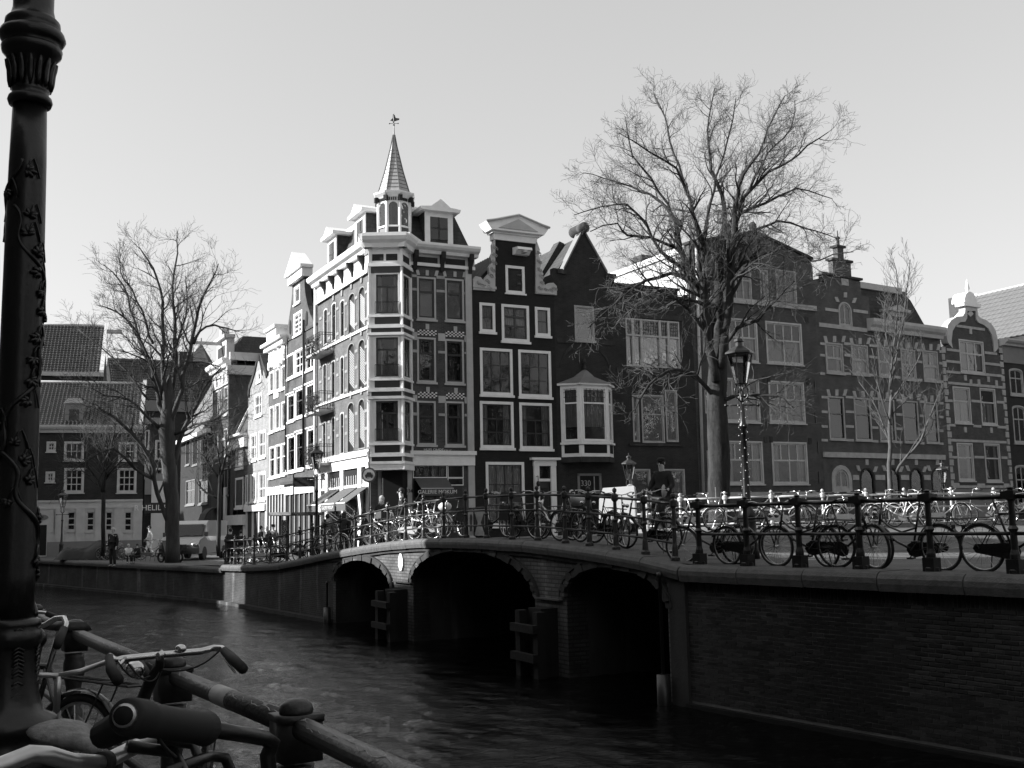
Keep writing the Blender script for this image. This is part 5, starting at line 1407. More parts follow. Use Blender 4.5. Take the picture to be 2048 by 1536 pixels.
for i in range(7): s = .1 + i * (F.w - .3) / 6; F.part('shop_post', MB().box(s, -.12, 0, s + .18, -.002, z1 - .5), m_cream)
F.part('shop_glass', MB().box(.1, -.02, 0, F.w - .1, -.003, z1 - .5), m_bmid)

# 9. pale bell gable with hoist beam
D3 = nextp(D2, 496)
bh = thing('gable_house', 'pale bell-gable house with a hoist beam sticking out at its top', 'house', (D3[0], D3[1], GL))
F = Face(bh, D3, (D2[0] - .02 * UL.x, D2[1] - .02 * UL.y), GL)
for q, c, r in [((515, 742, 523, 763), 1, (1,)), ((510, 788, 525, 832), 2, (.5, .5)), ((502, 867, 514, 921), 2, (.5, .5)), ((518, 861, 532, 915), 2, (.5, .5)), ((501, 948, 513, 1003), 2, (.6, .4)), ((518, 944, 532, 1000), 2, (.6, .4))]:
    F.window(*q, c, r, fw=.12, mw=.07, sill=.12, one=True)
p = pxpts(F, [(535.5, 752), (533, 742), (529, 733), (525.5, 722), (522, 711), (517, 711), (514, 727), (510, 744), (504, 762), (499, 775), (497.5, 793)])
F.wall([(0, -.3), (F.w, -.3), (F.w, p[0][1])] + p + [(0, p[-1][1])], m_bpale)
pp = [(q[0], q[1]) for q in p]; cx_ = F.w / 2
F.part('gable_coping', MB().prism([(q[0] + (.08 if q[0] > cx_ else -.08), q[1] + .1) for q in pp] + [(cx_ + (q[0] - cx_) * .9, q[1] - .12) for q in pp[::-1]], -.08, .38), m_bdark)
s, z = F.L(519.5, 716); F.part('hoist_beam', MB().box(s - .16, -2.0, z - .2, s + .16, .3, z + .3), m_cream)
body(F, .02, F.w - .02, p[-1][1] - .2, 9, m_dark); roof_gable(F, .1, F.w - .1, p[-1][1] - .2, p[4][1] - .4, .4, 9, m_tile, over=0)
z1 = F.L(515, 1010)[1]; F.part('shop_fascia', MB().box(0, -.25, z1 - .4, F.w, .01, z1), m_white)
for i in range(4): s = .1 + i * (F.w - .35) / 3; F.part('shop_post', MB().box(s, -.12, 0, s + .22, -.002, z1 - .4), m_white)
F.part('shop_glass', MB().box(.1, -.02, 0, F.w - .1, -.003, z1 - .4), m_bmid)

# 10. low white house
D4 = nextp(D3, 462)
wh = thing('canal_house', 'low sunlit house with broad white cornice and a steep attic roof behind two street people', 'house', (D4[0], D4[1], GL))
F = Face(wh, D4, (D3[0] - .02 * UL.x, D3[1] - .02 * UL.y), GL)
for q in [(472, 892, 487, 936), (471, 955, 487, 1015), (491.5, 950, 496, 1008)]: F.window(*q, 1, (.3, .7), fw=.16, mw=.07, sill=.15, one=True)
zt = F.L(478, 884)[1]; F.wall([(0, -.3), (F.w, -.3), (F.w, zt), (0, zt)], m_bside)
F.part('cornice', MB().box(-.1, -.3, zt - .5, F.w, .2, zt + .3).box(-.2, -.6, zt + .301, F.w, .2, zt + .45), m_white)
zr = F.L(492, 813, -1.5)[1]
mb = MB(); mb.prism([(.4, zt + .45), (7, zt + .45), (6, zr), (1.6, zr)], 0.05, F.w, axis='x'); F.part('roof', mb, m_slate)
F.part('roof_edge', MB().tube([(.1, .3, zt + .5), (.1, 1.5, zr + .05)], .12, 5).tube([(.15, 1.45, zr + .1), (F.w, 1.45, zr + .1)], .14, 6), m_white)
body(F, .02, F.w - .02, zt - .1, 9, m_dark)
z1 = F.L(478, 1030)[1]; F.part('shop_fascia', MB().box(0, -.35, z1 - .7, F.w, .01, z1), m_white); F.part('shop_post', MB().box(.1, -.12, 0, .7, -.002, z1 - .7).box(F.w - .7, -.12, 0, F.w - .1, -.002, z1 - .7), m_white)
F.part('shop_glass', MB().box(.7, -.02, 0, F.w - .7, -.003, z1 - .7), m_bdark)

# 11. tall dark corner house with mansard and white neck dormer
E0 = nextp(D4, 460.5); E0 = xy(Vector(E0) + UL * .6); E1 = nextp(E0, 424, 900)
tall = thing('corner_house', 'tall dark brick corner house with white cornice, mansard roof and small white neck gable', 'house', (E0[0], E0[1], GL))
F = Face(tall, E1, E0, GL)
for q in [(430, 782, 438, 835), (440, 779, 444, 826), (449, 773, 456, 829), (430, 862, 438, 915), (440, 860, 444, 912), (449, 857, 456, 911), (449, 936, 456, 990)]:
    F.window(*q, 1, (.4, .6), fw=.1, mf=m_stone, mw=.06, sill=.12, one=True)
zt = F.L(442, 760)[1]
F.wall([(0, -.3), (F.w, -.3), (F.w, zt + .8), (0, zt + .8)], m_bmid)
F.part('frieze', MB().box(0, -.08, zt - .6, F.w, -.003, zt + .7), m_cream)
for i in range(5): s = .3 + i * (F.w - .8) / 4; F.part('frieze_block', MB().box(s, -.14, zt - .4, s + .35, -.081, zt + .3), m_white)
cornice(F, -.2, F.w + .2, zt + .7, .6, .6, m_white)
u2 = Vector((UF.x, UF.y)); E2 = xy(Vector(E0) + u2 * 8)
F2 = Face(tall, E0, E2, GL)
F2.wall([(0, -.3), (F2.w, -.3), (F2.w, zt + .2), (0, zt + .2)], m_bmid)
z2 = F2.L(488, 745)[1]
F2.part('cornice', MB().box(-.2, -.3, z2 - .2, F2.w, .1, z2 + .5), m_cream)
mb = MB(); zr = F2.L(495, 680, -3)[1]
inn = F.n.xy
b4 = [Vector(E1), Vector(E0), Vector(E2), Vector(E2) + UL * 9]
b4 = [Vector(E1) + inn * .1, Vector(E0) + (inn + F2.n.xy).normalized() * .1, Vector(E2) + F2.n.xy * .1, Vector(E2) + F2.n.xy * 11]
cen = sum(b4, Vector((0, 0))) / 4
ztr = zt + 1.25
mb.v = [(p.x - E0[0], p.y - E0[1], ztr) for p in b4] + [(p.x - E0[0] + (cen - p).x * .30, p.y - E0[1] + (cen - p).y * .30, zr) for p in b4]
mb.f = [(4, 5, 6, 7)] + [(i, (i + 1) % 4, 4 + (i + 1) % 4, 4 + i) for i in range(4)]
part('mansard_roof', mb, m_slate, tall)
mb = MB(); mb.prism([((p.x - E0[0]), (p.y - E0[1])) for p in [Vector(E1) + inn * .37, Vector(E0) + (inn + F2.n.xy) * .37, Vector(E2) + F2.n.xy * .37, Vector(E2) + F2.n.xy * 11]], -.3, zt + 1.0, axis='z'); part('body', mb, m_dark, tall)
a = F.L(436, 735)[0]; c = F.L(455, 735)[0]; zn = F.L(445, 683)[1]
F.part('neck_gable', MB().box(a, -.1, ztr - .1, c, .5, zn), m_cream); F.part('neck_window', MB().box(a + .5, -.13, ztr + .4, c - .5, -.101, zn - .5), m_bdark)
F.part('neck_pediment', MB().box(a - .3, -.35, zn, c + .3, .5, zn + .25).box((a + c) / 2 - .35, -.2, zn + .251, (a + c) / 2 + .35, .4, zn + .9), m_cream)
F.part('hoist_beam', MB().box((a + c) / 2 - .1, -2.2, zn - .35, (a + c) / 2 + .1, 0, zn - .12), m_cream)
mb = MB(); s = a + .9; mb.box(s - .5, 1.0, ztr + .3, s + .5, 2.5, ztr + 1.7)
# dark shop awning and lit pier at its foot
F.part('corner_pier', MB().box(F.w - .9, -.12, 0, F.w - .15, -.002, 4.6), m_white); F.part('round_awning', MB().prism([(0, 3.2), (-.5, 3.1), (-.9, 2.7), (-1.1, 2.1), (-1.05, 2.1), (-.85, 2.6), (-.45, 3.0), (0, 3.1)], .4, 2.6, axis='x'), m_awn)

# 12. house with the steep pale pantile slope
E3 = nextp(E1, 362, 900)
pt = thing('roofed_house', 'low dark house with a steep sunlit pantile roof left of the tall corner house', 'house', (E3[0], E3[1], GL))
F = Face(pt, E3, E1, GL)
ze = F.L(395, 868)[1]; zr = F.L(410, 752, -3.2)[1]
roof_eaves(F, 0, F.w - .1, ze, zr, -.1, 3.6, m_tilepale, rows=26)
F.part('gutter', MB().box(-.1, -.45, ze - .35, F.w, -.12, ze - .02), m_white)
for q in [(372, 880, 380, 930), (386, 878, 396, 930), (402, 872, 416, 925), (372, 960, 390, 1010), (398, 958, 416, 1008)]: F.window(*q, 2, (.4, .6), fw=.1, mf=m_grey, mw=.06, sill=.1, one=True, curt='net' if q[0] > 380 and q[1] < 900 else None)
F.wall([(0, -.3), (F.w, -.3), (F.w, ze - .4), (0, ze - .4)], mat('shade_toned_brick', .015, .9, .3, 1.5, bump=.3, brick=BR))  # wall colour darkened to stand in for shade on it
body(F, .02, F.w - .3, ze - .42, 8, m_dark)

# ---------------------------------------------- far-left group
ul = Vector((3.4, 1)).normalized()
G0 = atz(60, 1113, 1.5); H0 = xy(Vector((G0.x, G0.y))); H0 = xy(Vector(H0) - ul * 3)
H1 = xy(on_line(H0, ul, 287, 950))
lh = thing('canal_house', 'wide dark brick house with pale painted ground floor and tiled roof, farthest left', 'house', (H0[0], H0[1], 1.5))
F = Face(lh, H0, H1, 1.5)
print('lefthouse', H0, H1, F.w)
for q, c, r in [((93, 883, 112, 904), 2, (.5, .5)), ((91, 943, 110, 965), 2, (.5, .5)), ((128, 883, 168, 922), 3, (.5, .5)), ((237, 884, 274, 922), 3, (.5, .5)), ((128, 936, 168, 986), 3, (.36, .32, .32)), ((234, 936, 273, 986), 3, (.36, .32, .32))]:
    F.window(*q, c, r, fw=.13, mf=m_cream, mw=.06, sill=.06, curt='net' if q[1] == 883 and q[0] == 128 else None)
for q in [(104.5, 1021, 113.5, 1063), (132, 1021, 153, 1063), (170.5, 1021, 191, 1064), (208, 1021, 227, 1064), (246, 1021, 266, 1064)]:
    F.window(*q, 1, (.36, .34, .3), fw=.09, mf=m_cream, mw=.08, sill=.06)
zb = F.L(175, 1004)[1]; ze = F.L(175, 866)[1]; zt = F.L(175, 851)[1]
F.wall([(0, -.3), (F.w, -.3), (F.w, ze + .3), (0, ze + .3)], m_bdark)
# pale painted ground floor as a facing with the same openings
hl = [h for h in F.holes if max(p[1] for p in h) < zb]
G_ = Face(lh, H0, H1, 1.5); G_.holes = hl
s0, z0, s1, z1 = F.rect(66, 1050, 93, 1110)
G_.holes.append([(s0, .04), (s1, .04), (s1, z1), (s0, z1)])
o = G_.wall([(.05, -.2), (F.w - .02, -.2), (F.w - .02, zb), (.05, zb)], m_cream, thick=.05, name='painted_facing'); o.location = G_.loc - G_.n * .052
F.part('band', MB().box(.05, -.12, zb, F.w, .01, zb + .14), m_cream); F.part('band', MB().box(.05, -.10, F.L(175, 1020)[1] + .1, F.w, -.053, F.L(175, 1020)[1] + .2), m_cream)
for px in (120, 161, 199, 237, 275): s = F.L(px, 1050)[0]; F.part('pilaster', MB().box(s - .28, -.1, .9, s + .28, -.0525, F.L(175, 1020)[1] + .09), m_cream)
F.part('plinth', MB().box(F.L(94, 1100)[0], -.09, -.2, F.w, -.053, .9), m_grey)
F.part('door', MB().box(s0, -.03, -.1, s1, .0, z1), m_dark)
s, z = F.L(81, 1035)
F.part('oval_sign', MB().prism([(s + .5 * math.cos(t * .5236), z + .2 * math.sin(t * .5236)) for t in range(12)], -.075, -.053), m_grey)
text_part('lettering', '424', .28, m_dkpaint, lh, F.loc + F.u * s - F.n * .08 + Vector((0, 0, z)), (R(90), 0, F.rz))
cornice(F, -.1, F.w + .1, ze + .0, zt - ze, .45, m_cream)
zr = F.L(170, 766, -4.2)[1]
roof_eaves(F, 0, F.w - .35, zt + .02, zr, -.1, 4.2, m_tile, rows=22)
F.part('verge', MB().prism([(-.15, zt), (-.15, zt + .25), (4.2, zr + .3), (4.35, zr + .3), (4.35, zr - .2), (4.2, zr)], F.w - .35, F.w - .1, axis='x'), m_cream)
s0, s1 = F.L(129, 830)[0], F.L(165, 830)[0]
dd = F.part('dormer', MB().box(s0, .25, zt + .2, s1, 2.8, zt + 1.5), m_grey)
part('dormer_window', MB().box(s0 + .25, .235, zt + .4, s1 - .25, .249, zt + 1.1), m_bmid, dd); part('dormer_hood', MB().prism([(s0 - .1, zt + 1.5), (s1 + .1, zt + 1.5), (s1 - .2, zt + 1.85), (s0 + .2, zt + 1.85)], .1, 3), m_cream, dd)
body(F, .02, F.w - .05, zt - .1, 9, m_bdark)
# upper house behind it
K0 = xy(Vector(H0) + Vector((-ul.y, ul.x)) * 9.5)
K1 = xy(on_line(K0, ul, 206, 800))
uh = thing('roofed_house', 'high tiled roof with a white verge rising behind the wide house at the far left', 'house', (K0[0], K0[1], 1.5))
F = Face(uh, K0, K1, 1.5)
ze = F.L(150, 745)[1]; zr = F.L(140, 657, -5)[1]
roof_eaves(F, 0, F.w - .3, ze, zr, -.1, 3.6, m_tile, rows=20)
F.part('verge', MB().prism([(-.15, ze), (-.15, ze + .2), (3.6, zr + .3), (3.75, zr + .3), (3.75, zr - .2), (3.6, zr)], F.w - .3, F.w, axis='x'), m_white)
F.part('eaves_board', MB().box(0, -.3, ze - .3, F.w, -.12, ze + .0), m_cream)
F.part('walls', MB().box(.05, 0, -.3, F.w - .05, 7, ze - .05), m_bdark)
F.part('hoist_beam', MB().box(F.w + .01, 1.5, zr - .9, F.w + 1.1, 1.7, zr - .6), m_stone)
# small house between, with the sign
H2 = xy(on_line(H1, ul, 335, 950))
sg = thing('shop_house', 'narrow dark house with a shop sign beside the pale ground floor at the left', 'house', (H1[0], H1[1], 1.5))
F = Face(sg, xy(Vector(H1) + ul * .05), H2, 1.5)
for q in [(289, 860, 299, 900), (289, 917, 299, 959), (310, 880, 326, 920), (310, 936, 326, 980)]: F.window(*q, 1, (.45, .55), fw=.1, mf=m_cream, mw=.06, one=True)
zt = F.L(310, 848)[1]; F.wall([(0, -.3), (F.w, -.3), (F.w, zt), (0, zt)], m_bdark)
F.part('cornice', MB().box(0, -.3, zt, F.w, .2, zt + .4), m_grey)
z = F.L(300, 1016)[1]
F.part('shop_board', MB().box(.05, -.15, z - .35, F.w, -.003, z + .35), m_dkpaint); F.part('upper_fascia', MB().box(.05, -.12, z + .9, F.w, -.003, z + 2.3), m_grey)
text_part('lettering', 'R HELIDE', .52, m_letter, sg, F.loc + F.u * F.L(302, 1016)[0] - F.n * .16 + Vector((0, 0, z)), (R(90), 0, F.rz))
F.part('shop_front', MB().box(.1, -.05, 0, F.w, -.003, z - .5), m_dark)
F.part('pale_pier', MB().box(F.w - 1.0, -.14, 0, F.w - .1, -.151 + .14, z + 1.8), m_plast)
body(F, .02, F.w - .02, zt - .1, 8, m_dark)
# tiled roofs in the middle distance
a = atY(226, 800, 118); b_ = atY(440, 800, 124)
mr = thing('roofed_house', 'long dark tiled roof in the gap behind the left bare tree', 'house', (a.x, a.y, 1.5))
F = Face(mr, (a.x, a.y), (b_.x, b_.y), 1.5)
ze = F.L(330, 800)[1]; zr = F.L(330, 722, -4)[1]
roof_eaves(F, 0, F.w, ze, zr, 0, 4, m_tile, rows=16, cols=60)
F.part('walls', MB().box(.05, .1, -.3, F.w - .05, 7.9, ze - .05), m_bdark); F.part('eaves_board', MB().box(0, -.2, ze - 1.3, F.w, .09, ze - .1), m_grey)
F.part('chimney', MB().box(F.w * .66, 3, ze, F.w * .66 + 1.6, 4.5, zr + 1.1), m_bmid)
a = atY(368, 740, 140); b_ = atY(420, 740, 140)
sp_ = thing('tower_roof', 'small pointed roof with a pale eaves line behind the left bare tree', 'tower', (a.x, a.y, 1.5))
F = Face(sp_, (a.x, a.y), (b_.x, b_.y), 1.5)
z0, z1 = F.L(395, 738)[1], F.L(392, 682)[1]; w = F.w
mb = MB(); mb.v = [(-.2, -.2, z0), (w + .2, -.2, z0), (w + .2, w, z0), (-.2, w, z0), (w / 2, w / 2, z1)]; mb.f = [(0, 1, 4), (1, 2, 4), (2, 3, 4), (3, 0, 4)]
F.part('roof', mb, m_slate); F.part('walls', MB().box(0, 0, -.3, w, w - .2, z0 - .3), m_bmid); F.part('eaves', MB().box(-.3, -.3, z0 - .3, w + .3, w + .1, z0 - .01), m_cream)
F.part('finial', MB().lathe([(.1, 0), (.05, .8)], (w / 2, w / 2, z1 - .1), 6), m_soot, True)
# low skyline closing the side street and the far canal
a = atY(270, 900, 150); b_ = atY(470, 900, 150)
bk = thing('distant_houses', 'row of hazy dark house walls closing the square behind the van', 'house', (a.x, a.y, 1.5))
F = Face(bk, (a.x, a.y), (b_.x, b_.y), 1.5)
F.part('walls', MB().box(0, 0, -.3, F.w, 6, F.L(380, 860)[1]), m_bdark)
mb = MB()
for i in range(14):
    for j in range(3): mb.box(.6 + i * F.w / 14, -.04, 1.2 + j * 3.2, 1.5 + i * F.w / 14, -.003, 3.2 + j * 3.2)
F.part('window', mb, m_dark)['kind'] = 'stuff'
# ============================================================= TREES
def grow(mb, tw, p, d, L, r, lvl, rng, spec):
    """one shoot: wandering tube, then its children"""
    n = 5 if lvl <= 1 else 3
    pts = [p.copy()]; rr = [r]; dd = d.normalized(); q = p.copy()
    for i in range(n):
        dd = (dd + Vector((rng.uniform(-1, 1), rng.uniform(-1, 1), rng.uniform(-1, 1))) * spec['wander'] + Vector((0, 0, spec['up'][min(lvl, 3)] ))).normalized()
        q = q + dd * (L / n); pts.append(q.copy()); rr.append(max(r * (1 - (i + 1) / n * .75), spec['rmin']))
    (mb if lvl <= 1 else tw).tube(pts, rr, 5 if lvl <= 1 else 3, cap=False)
    if lvl >= spec['levels']: return
    k = spec['kids'][lvl]
    k = int(k) + (1 if rng.random() < k - int(k) else 0)
    for j in range(k):
        t = rng.uniform(.2, 1.0) if j else 1.0
        i = min(int(t * n), n - 1); f = t * n - i
        a = pts[i].lerp(pts[i + 1], f); tan = (pts[i + 1] - pts[i]).normalized()
        side = tan.cross(Vector((rng.uniform(-1, 1), rng.uniform(-1, 1), rng.uniform(-1, 1)))).normalized()
        ang = rng.uniform(.35, 1.0) * spec['spread']
        nd = tan * math.cos(ang) + side * math.sin(ang)
        grow(mb, tw, a, nd, L * rng.uniform(.42, .72), max(rr[i] * .62, spec['rmin']), lvl + 1, rng, spec)
def tree(name, label, Y, limbs, spec, mt, mtw, seed, base, group=None):
    cx_, cy_, kx, kw = spec.get('shrink', (0, 0, 1, 1))
    limbs = [limbs[0]] + [[(cx_ + (x - cx_) * (1 - (1 - kx) * i / (len(l) - 1)), cy_ + (y - cy_) * (1 - (1 - kx) * i / (len(l) - 1)), w * kw, d) for i, (x, y, w, d) in enumerate(l)] for l in limbs[1:]]
    rng = random.Random(seed)
    t = thing(name, label, 'tree', base)
    sc = Y / FPX
    tr = MB(); lim = MB(); tw = MB(); off = Vector(base)
    for li, l in enumerate(limbs):
        pts = []; rr = []
        for (px, py, w, dy) in l:
            p = atY(px, py, Y + dy); pts.append(p - off); rr.append(max(w * sc / 2, spec['rmin']))
        # smooth resample with small wobble
        P = []; Q = []
        for i in range(len(pts) - 1):
            m = max(2, int((pts[i + 1] - pts[i]).length / .5))
            p0 = pts[max(i - 1, 0)]; p1 = pts[i]; p2 = pts[i + 1]; p3 = pts[min(i + 2, len(pts) - 1)]
            for k in range(m):
                f = k / m
                v = .5 * ((2 * p1) + (p2 - p0) * f + (2 * p0 - 5 * p1 + 4 * p2 - p3) * f * f + (3 * p1 - 3 * p2 + p3 - p0) * f ** 3)
                wob = (0.06 if li else .03)
                P.append(v + Vector((rng.uniform(-1, 1), rng.uniform(-1, 1), rng.uniform(-1, 1))) * wob * min(1, 20 * rr[i])); Q.append(rr[i] + (rr[i + 1] - rr[i]) * f)
        P.append(pts[-1]); Q.append(rr[-1])
        (tr if li == 0 else lim).tube(P, Q, 12 if li == 0 else 7)
        if li == 0 and not spec.get('trunk_kids'): continue
        total = sum((P[i + 1] - P[i]).length for i in range(len(P) - 1))
        step = spec['step']; acc = 0; start = spec.get('start', .25) * total
        nextat = start
        for i in range(len(P) - 1):
            seg = (P[i + 1] - P[i]).length
            while acc + seg >= nextat:
                f = (nextat - acc) / max(seg, 1e-6); a = P[i].lerp(P[i + 1], f); tan = (P[i + 1] - P[i]).normalized()
                side = tan.cross(Vector((rng.uniform(-1, 1), rng.uniform(-1, 1), rng.uniform(-1, 1)))).normalized()
                ang = rng.uniform(.4, 1.1) * spec['spread']
                nd = tan * math.cos(ang) + side * math.sin(ang)
                rem = 1 - nextat / total
                L = spec['L0'] * (.45 + .75 * rem) * rng.uniform(.6, 1.2)
                grow(lim, tw, a, nd, L, max(Q[i] * .55, spec['rmin'] * 1.5), 1, rng, spec)
                nextat += step * rng.uniform(.6, 1.4)
            acc += seg
    part('trunk', tr, mt, t, True); part('limbs', lim, mt, t, True)
    c = part('crown', tw, mtw, t, True)
    print(name, 'twig tris', len(tw.f) * 2)
    return t
YB = 43.0
big_limbs = [
 [(1440, 1090, 50, 0), (1439, 1000, 45, 0), (1437, 900, 44, 0), (1433, 820, 41, 0), (1434, 760, 40, 0), (1436, 715, 36, 0), (1437, 670, 22, 0), (1438, 640, 8, 0)],
 [(1432, 760, 26, 0), (1424, 690, 24, 0), (1409, 600, 22, .5), (1381, 551, 19, 1), (1359, 492, 15, 1), (1347, 436, 12, 1.5), (1316, 395, 8, 2), (1275, 370, 6, 2.4), (1225, 351, 4, 2.6), (1150, 330, 2, 3)],
 [(1430, 760, 24, -.3), (1416, 680, 22, -.6), (1406, 600, 18, -1), (1404, 486, 14, -1.6), (1381, 417, 11, -2), (1374, 379, 8, -2.2), (1350, 326, 6, -2.6), (1294, 289, 4, -3), (1225, 245, 2, -3.4)],
 [(1436, 740, 30, .2), (1437, 600, 24, .4), (1442, 495, 18, .6), (1450, 445, 14, .8), (1444, 386, 11, .8), (1425, 332, 8, .8), (1419, 276, 6, .8), (1416, 214, 4, .8), (1430, 150, 2, .8)],
 [(1438, 735, 28, -.4), (1457, 600, 20, -1), (1469, 464, 15, -1.4), (1472, 417, 12, -1.6), (1481, 364, 9, -1.8), (1506, 320, 7, -2), (1531, 270, 5, -2), (1553, 214, 3.5, -2), (1580, 165, 2, -2)],
 [(1452, 520, 13, 1), (1461, 445, 11, 1.2), (1492, 417, 9, 1.5), (1562, 386, 6, 2), (1600, 367, 4.5, 2.4), (1680, 385, 2, 2.8)],
 [(1476, 440, 10, -1.2), (1487, 395, 9, -1.5), (1537, 339, 7, -2), (1587, 311, 5, -2.4), (1625, 276, 4, -2.8), (1672, 243, 2, -3)],
 [(1400, 590, 13, 0), (1381, 557, 11, -.6), (1340, 548, 9, -1.4), (1290, 560, 8, -2.2), (1240, 590, 6, -2.8), (1200, 625, 4, -3.2), (1160, 660, 2.5, -3.6)],
 [(1452, 640, 13, 0), (1464, 548, 12, -.5), (1515, 510, 8, -1.2), (1562, 503, 5, -1.8), (1620, 522, 4, -2.2), (1680, 505, 3, -2.6), (1725, 498, 2, -3)],
 [(1440, 700, 14, .2), (1475, 655, 10, -.6), (1520, 640, 7, -1.4), (1560, 600, 5, -2), (1600, 560, 3, -2.4)],
 [(1434, 800, 14, 0), (1405, 765, 11, -.8), (1372, 745, 9, -1.6), (1330, 748, 8, -2.2), (1290, 780, 6, -2.6), (1262, 830, 3, -3)],
 [(1438, 800, 12, 0), (1475, 793, 9, -.8), (1530, 797, 7, -1.4), (1570, 805, 5, -1.8), (1598, 830, 3, -2)],
 [(1357, 500, 9, 1), (1300, 470, 7, .6), (1250, 470, 6, 0), (1225, 440, 4, -.4), (1165, 455, 2.5, -.8)],
 [(1378, 540, 10, .8), (1320, 500, 8, .2), (1270, 420, 6, -.2), (1220, 400, 4, -.4), (1130, 420, 2, -.8)],
 [(1404, 480, 8, -1.4), (1420, 400, 7, -1), (1440, 330, 5, -.6), (1462, 250, 4, 0), (1475, 170, 2, .2)],
 [(1470, 450, 8, -1.2), (1500, 370, 6, -.4), (1540, 300, 5, .6), (1590, 240, 4, 1.2), (1600, 175, 2, 1.6)],
 [(1373, 375, 6, -2), (1345, 300, 5, -1.6), (1325, 220, 4, -1), (1300, 160, 2, -.6)],
 [(1345, 430, 7, 1.5), (1300, 350, 6, 1), (1260, 300, 4, .4), (1240, 210, 2, 0)],
 [(1424, 690, 12, -.4), (1395, 640, 9, -1), (1350, 600, 7, -1.6), (1300, 575, 5, -2), (1260, 520, 3, -2.4)],
 [(1462, 560, 10, .6), (1500, 470, 8, 1.2), (1560, 440, 6, 1.8), (1620, 450, 4, 2.2), (1690, 470, 2, 2.6)],
]
spec_big = dict(wander=.30, up=[0, .05, .07, .05], levels=4, kids=[0, 6.0, 4.4, 1.5, 0], spread=1.0, rmin=.005, step=.38, L0=1.75, start=.24, shrink=(1425, 590, .94, .82))
b = atY(1440, 1060, YB)
big_tree = tree('bare_tree', 'large bare elm with a thick trunk spreading in front of the brick houses', YB, big_limbs, spec_big, m_bark, m_barkl, 4, (b.x, b.y, ground_z(b.x, b.y)))
# numbered tag on its trunk
YL = 48.5
left_limbs = [
 [(345, 1124, 30, 0), (345, 1060, 26, 0), (344, 1000, 27, 0), (338, 930, 30, 0), (334, 860, 32, 0), (336, 820, 26, 0), (338, 780, 16, 0), (340, 750, 6, 0)],
 [(340, 1045, 12, 0), (322, 1010, 11, -.3), (308, 960, 10, -.6), (300, 920, 10, -.8), (258, 865, 9, -1.2), (225, 838, 7, -1.5), (188, 815, 5, -1.8)],
 [(332, 850, 15, 0), (315, 790, 12, .3), (305, 740, 10, .4), (285, 700, 8, .5), (265, 640, 6, .6), (244, 566, 5, .8), (203, 522, 2, 1)],
 [(334, 830, 14, -.2), (329, 740, 12, -.2), (327, 660, 9, -.2), (325, 600, 7, -.4), (306, 530, 5, -.8), (278, 488, 2.5, -1)],
 [(340, 840, 15, .2), (350, 760, 12, .4), (351, 690, 10, .4), (349, 632, 8, .4), (343, 571, 6, .6), (354, 500, 4, .8), (355, 452, 2, .8)],
 [(342, 850, 15, 0), (362, 780, 12, -.4), (380, 700, 10, -.6), (390, 644, 8, -.8), (403, 595, 6, -1), (424, 560, 4, -1.2), (440, 520, 2, -1.2)],
 [(385, 690, 8, -.6), (400, 660, 6, -.6), (430, 650, 5, -.4), (455, 655, 4, -.2), (482, 660, 2, 0)],
 [(348, 930, 14, 0), (366, 860, 11, .4), (395, 810, 9, .8), (415, 770, 6, 1), (445, 735, 3, 1.2)],
 [(326, 800, 10, 0), (306, 740, 8, -.6), (285, 690, 6, -1), (258, 640, 5, -1.2), (228, 620, 4, -1.4), (188, 605, 2, -1.6)],
 [(322, 860, 10, 0), (290, 830, 7, -.6), (255, 800, 6, -1), (205, 790, 4, -1.4), (160, 770, 2, -1.6)],
 [(312, 960, 8, -.5), (270, 940, 6, -1), (225, 900, 5, -1.4), (170, 925, 3, -1.8), (140, 945, 2, -2)],
 [(345, 720, 8, .4), (365, 660, 6, .8), (375, 600, 4, 1), (372, 545, 2, 1.2)],
 [(350, 870, 9, 0), (390, 850, 6, -.4), (430, 840, 4, -.8), (470, 815, 2, -1)],
 [(305, 690, 7, .4), (275, 600, 5, .2), (240, 540, 3, 0), (238, 500, 2, 0)],
 [(300, 800, 7, 0), (250, 740, 5, .2), (205, 700, 3.5, .4), (150, 655, 2, .6)],
]
spec_left = dict(wander=.28, up=[0, .06, .08, .08], levels=4, kids=[0, 6.0, 4.0, 1.3, 0], spread=.95, rmin=.005, step=.38, L0=1.7, start=.22, shrink=(340, 760, .97, .8))
b = atY(345, 1120, YL)
m_barkdk = mat('dark_twig_bark', .06, .95, .3, 4)
tree('bare_tree', 'dark bare tree with forking trunk on the left quay beside the parked van', YL, left_limbs, spec_left, mat('shaded_bark', .05, .95, .5, 3, bump=.9, bscale=14, streak=.25), m_barkdk, 9, (b.x, b.y, 1.48))
b = atY(207, 1108, 50)
tree('young_tree', 'young thin bare tree on the left quay in front of the pale ground floor', 50,
     [[(206, 1112, 9, 0), (207, 1050, 8, 0), (207, 985, 8, 0)], [(207, 990, 6, 0), (196, 960, 5, 0), (172, 922, 3, .2), (168, 880, 2, .2)], [(207, 985, 6, 0), (214, 930, 4, -.2), (226, 880, 3, -.3), (232, 830, 2, -.3)], [(206, 985, 5, 0), (209, 930, 4, .3), (205, 860, 2, .4)], [(210, 960, 4, 0), (235, 930, 3, 0), (262, 905, 2, 0)]],
     dict(wander=.3, up=[0, .1, .08, .05], levels=3, kids=[0, 4.0, 3.0, 0], spread=.9, rmin=.007, step=.4, L0=1.5, start=.15), m_bark, m_barkl, 3, (b.x, b.y, 1.48))
YR = 38.0
b = atY(1786, 1060, YR)
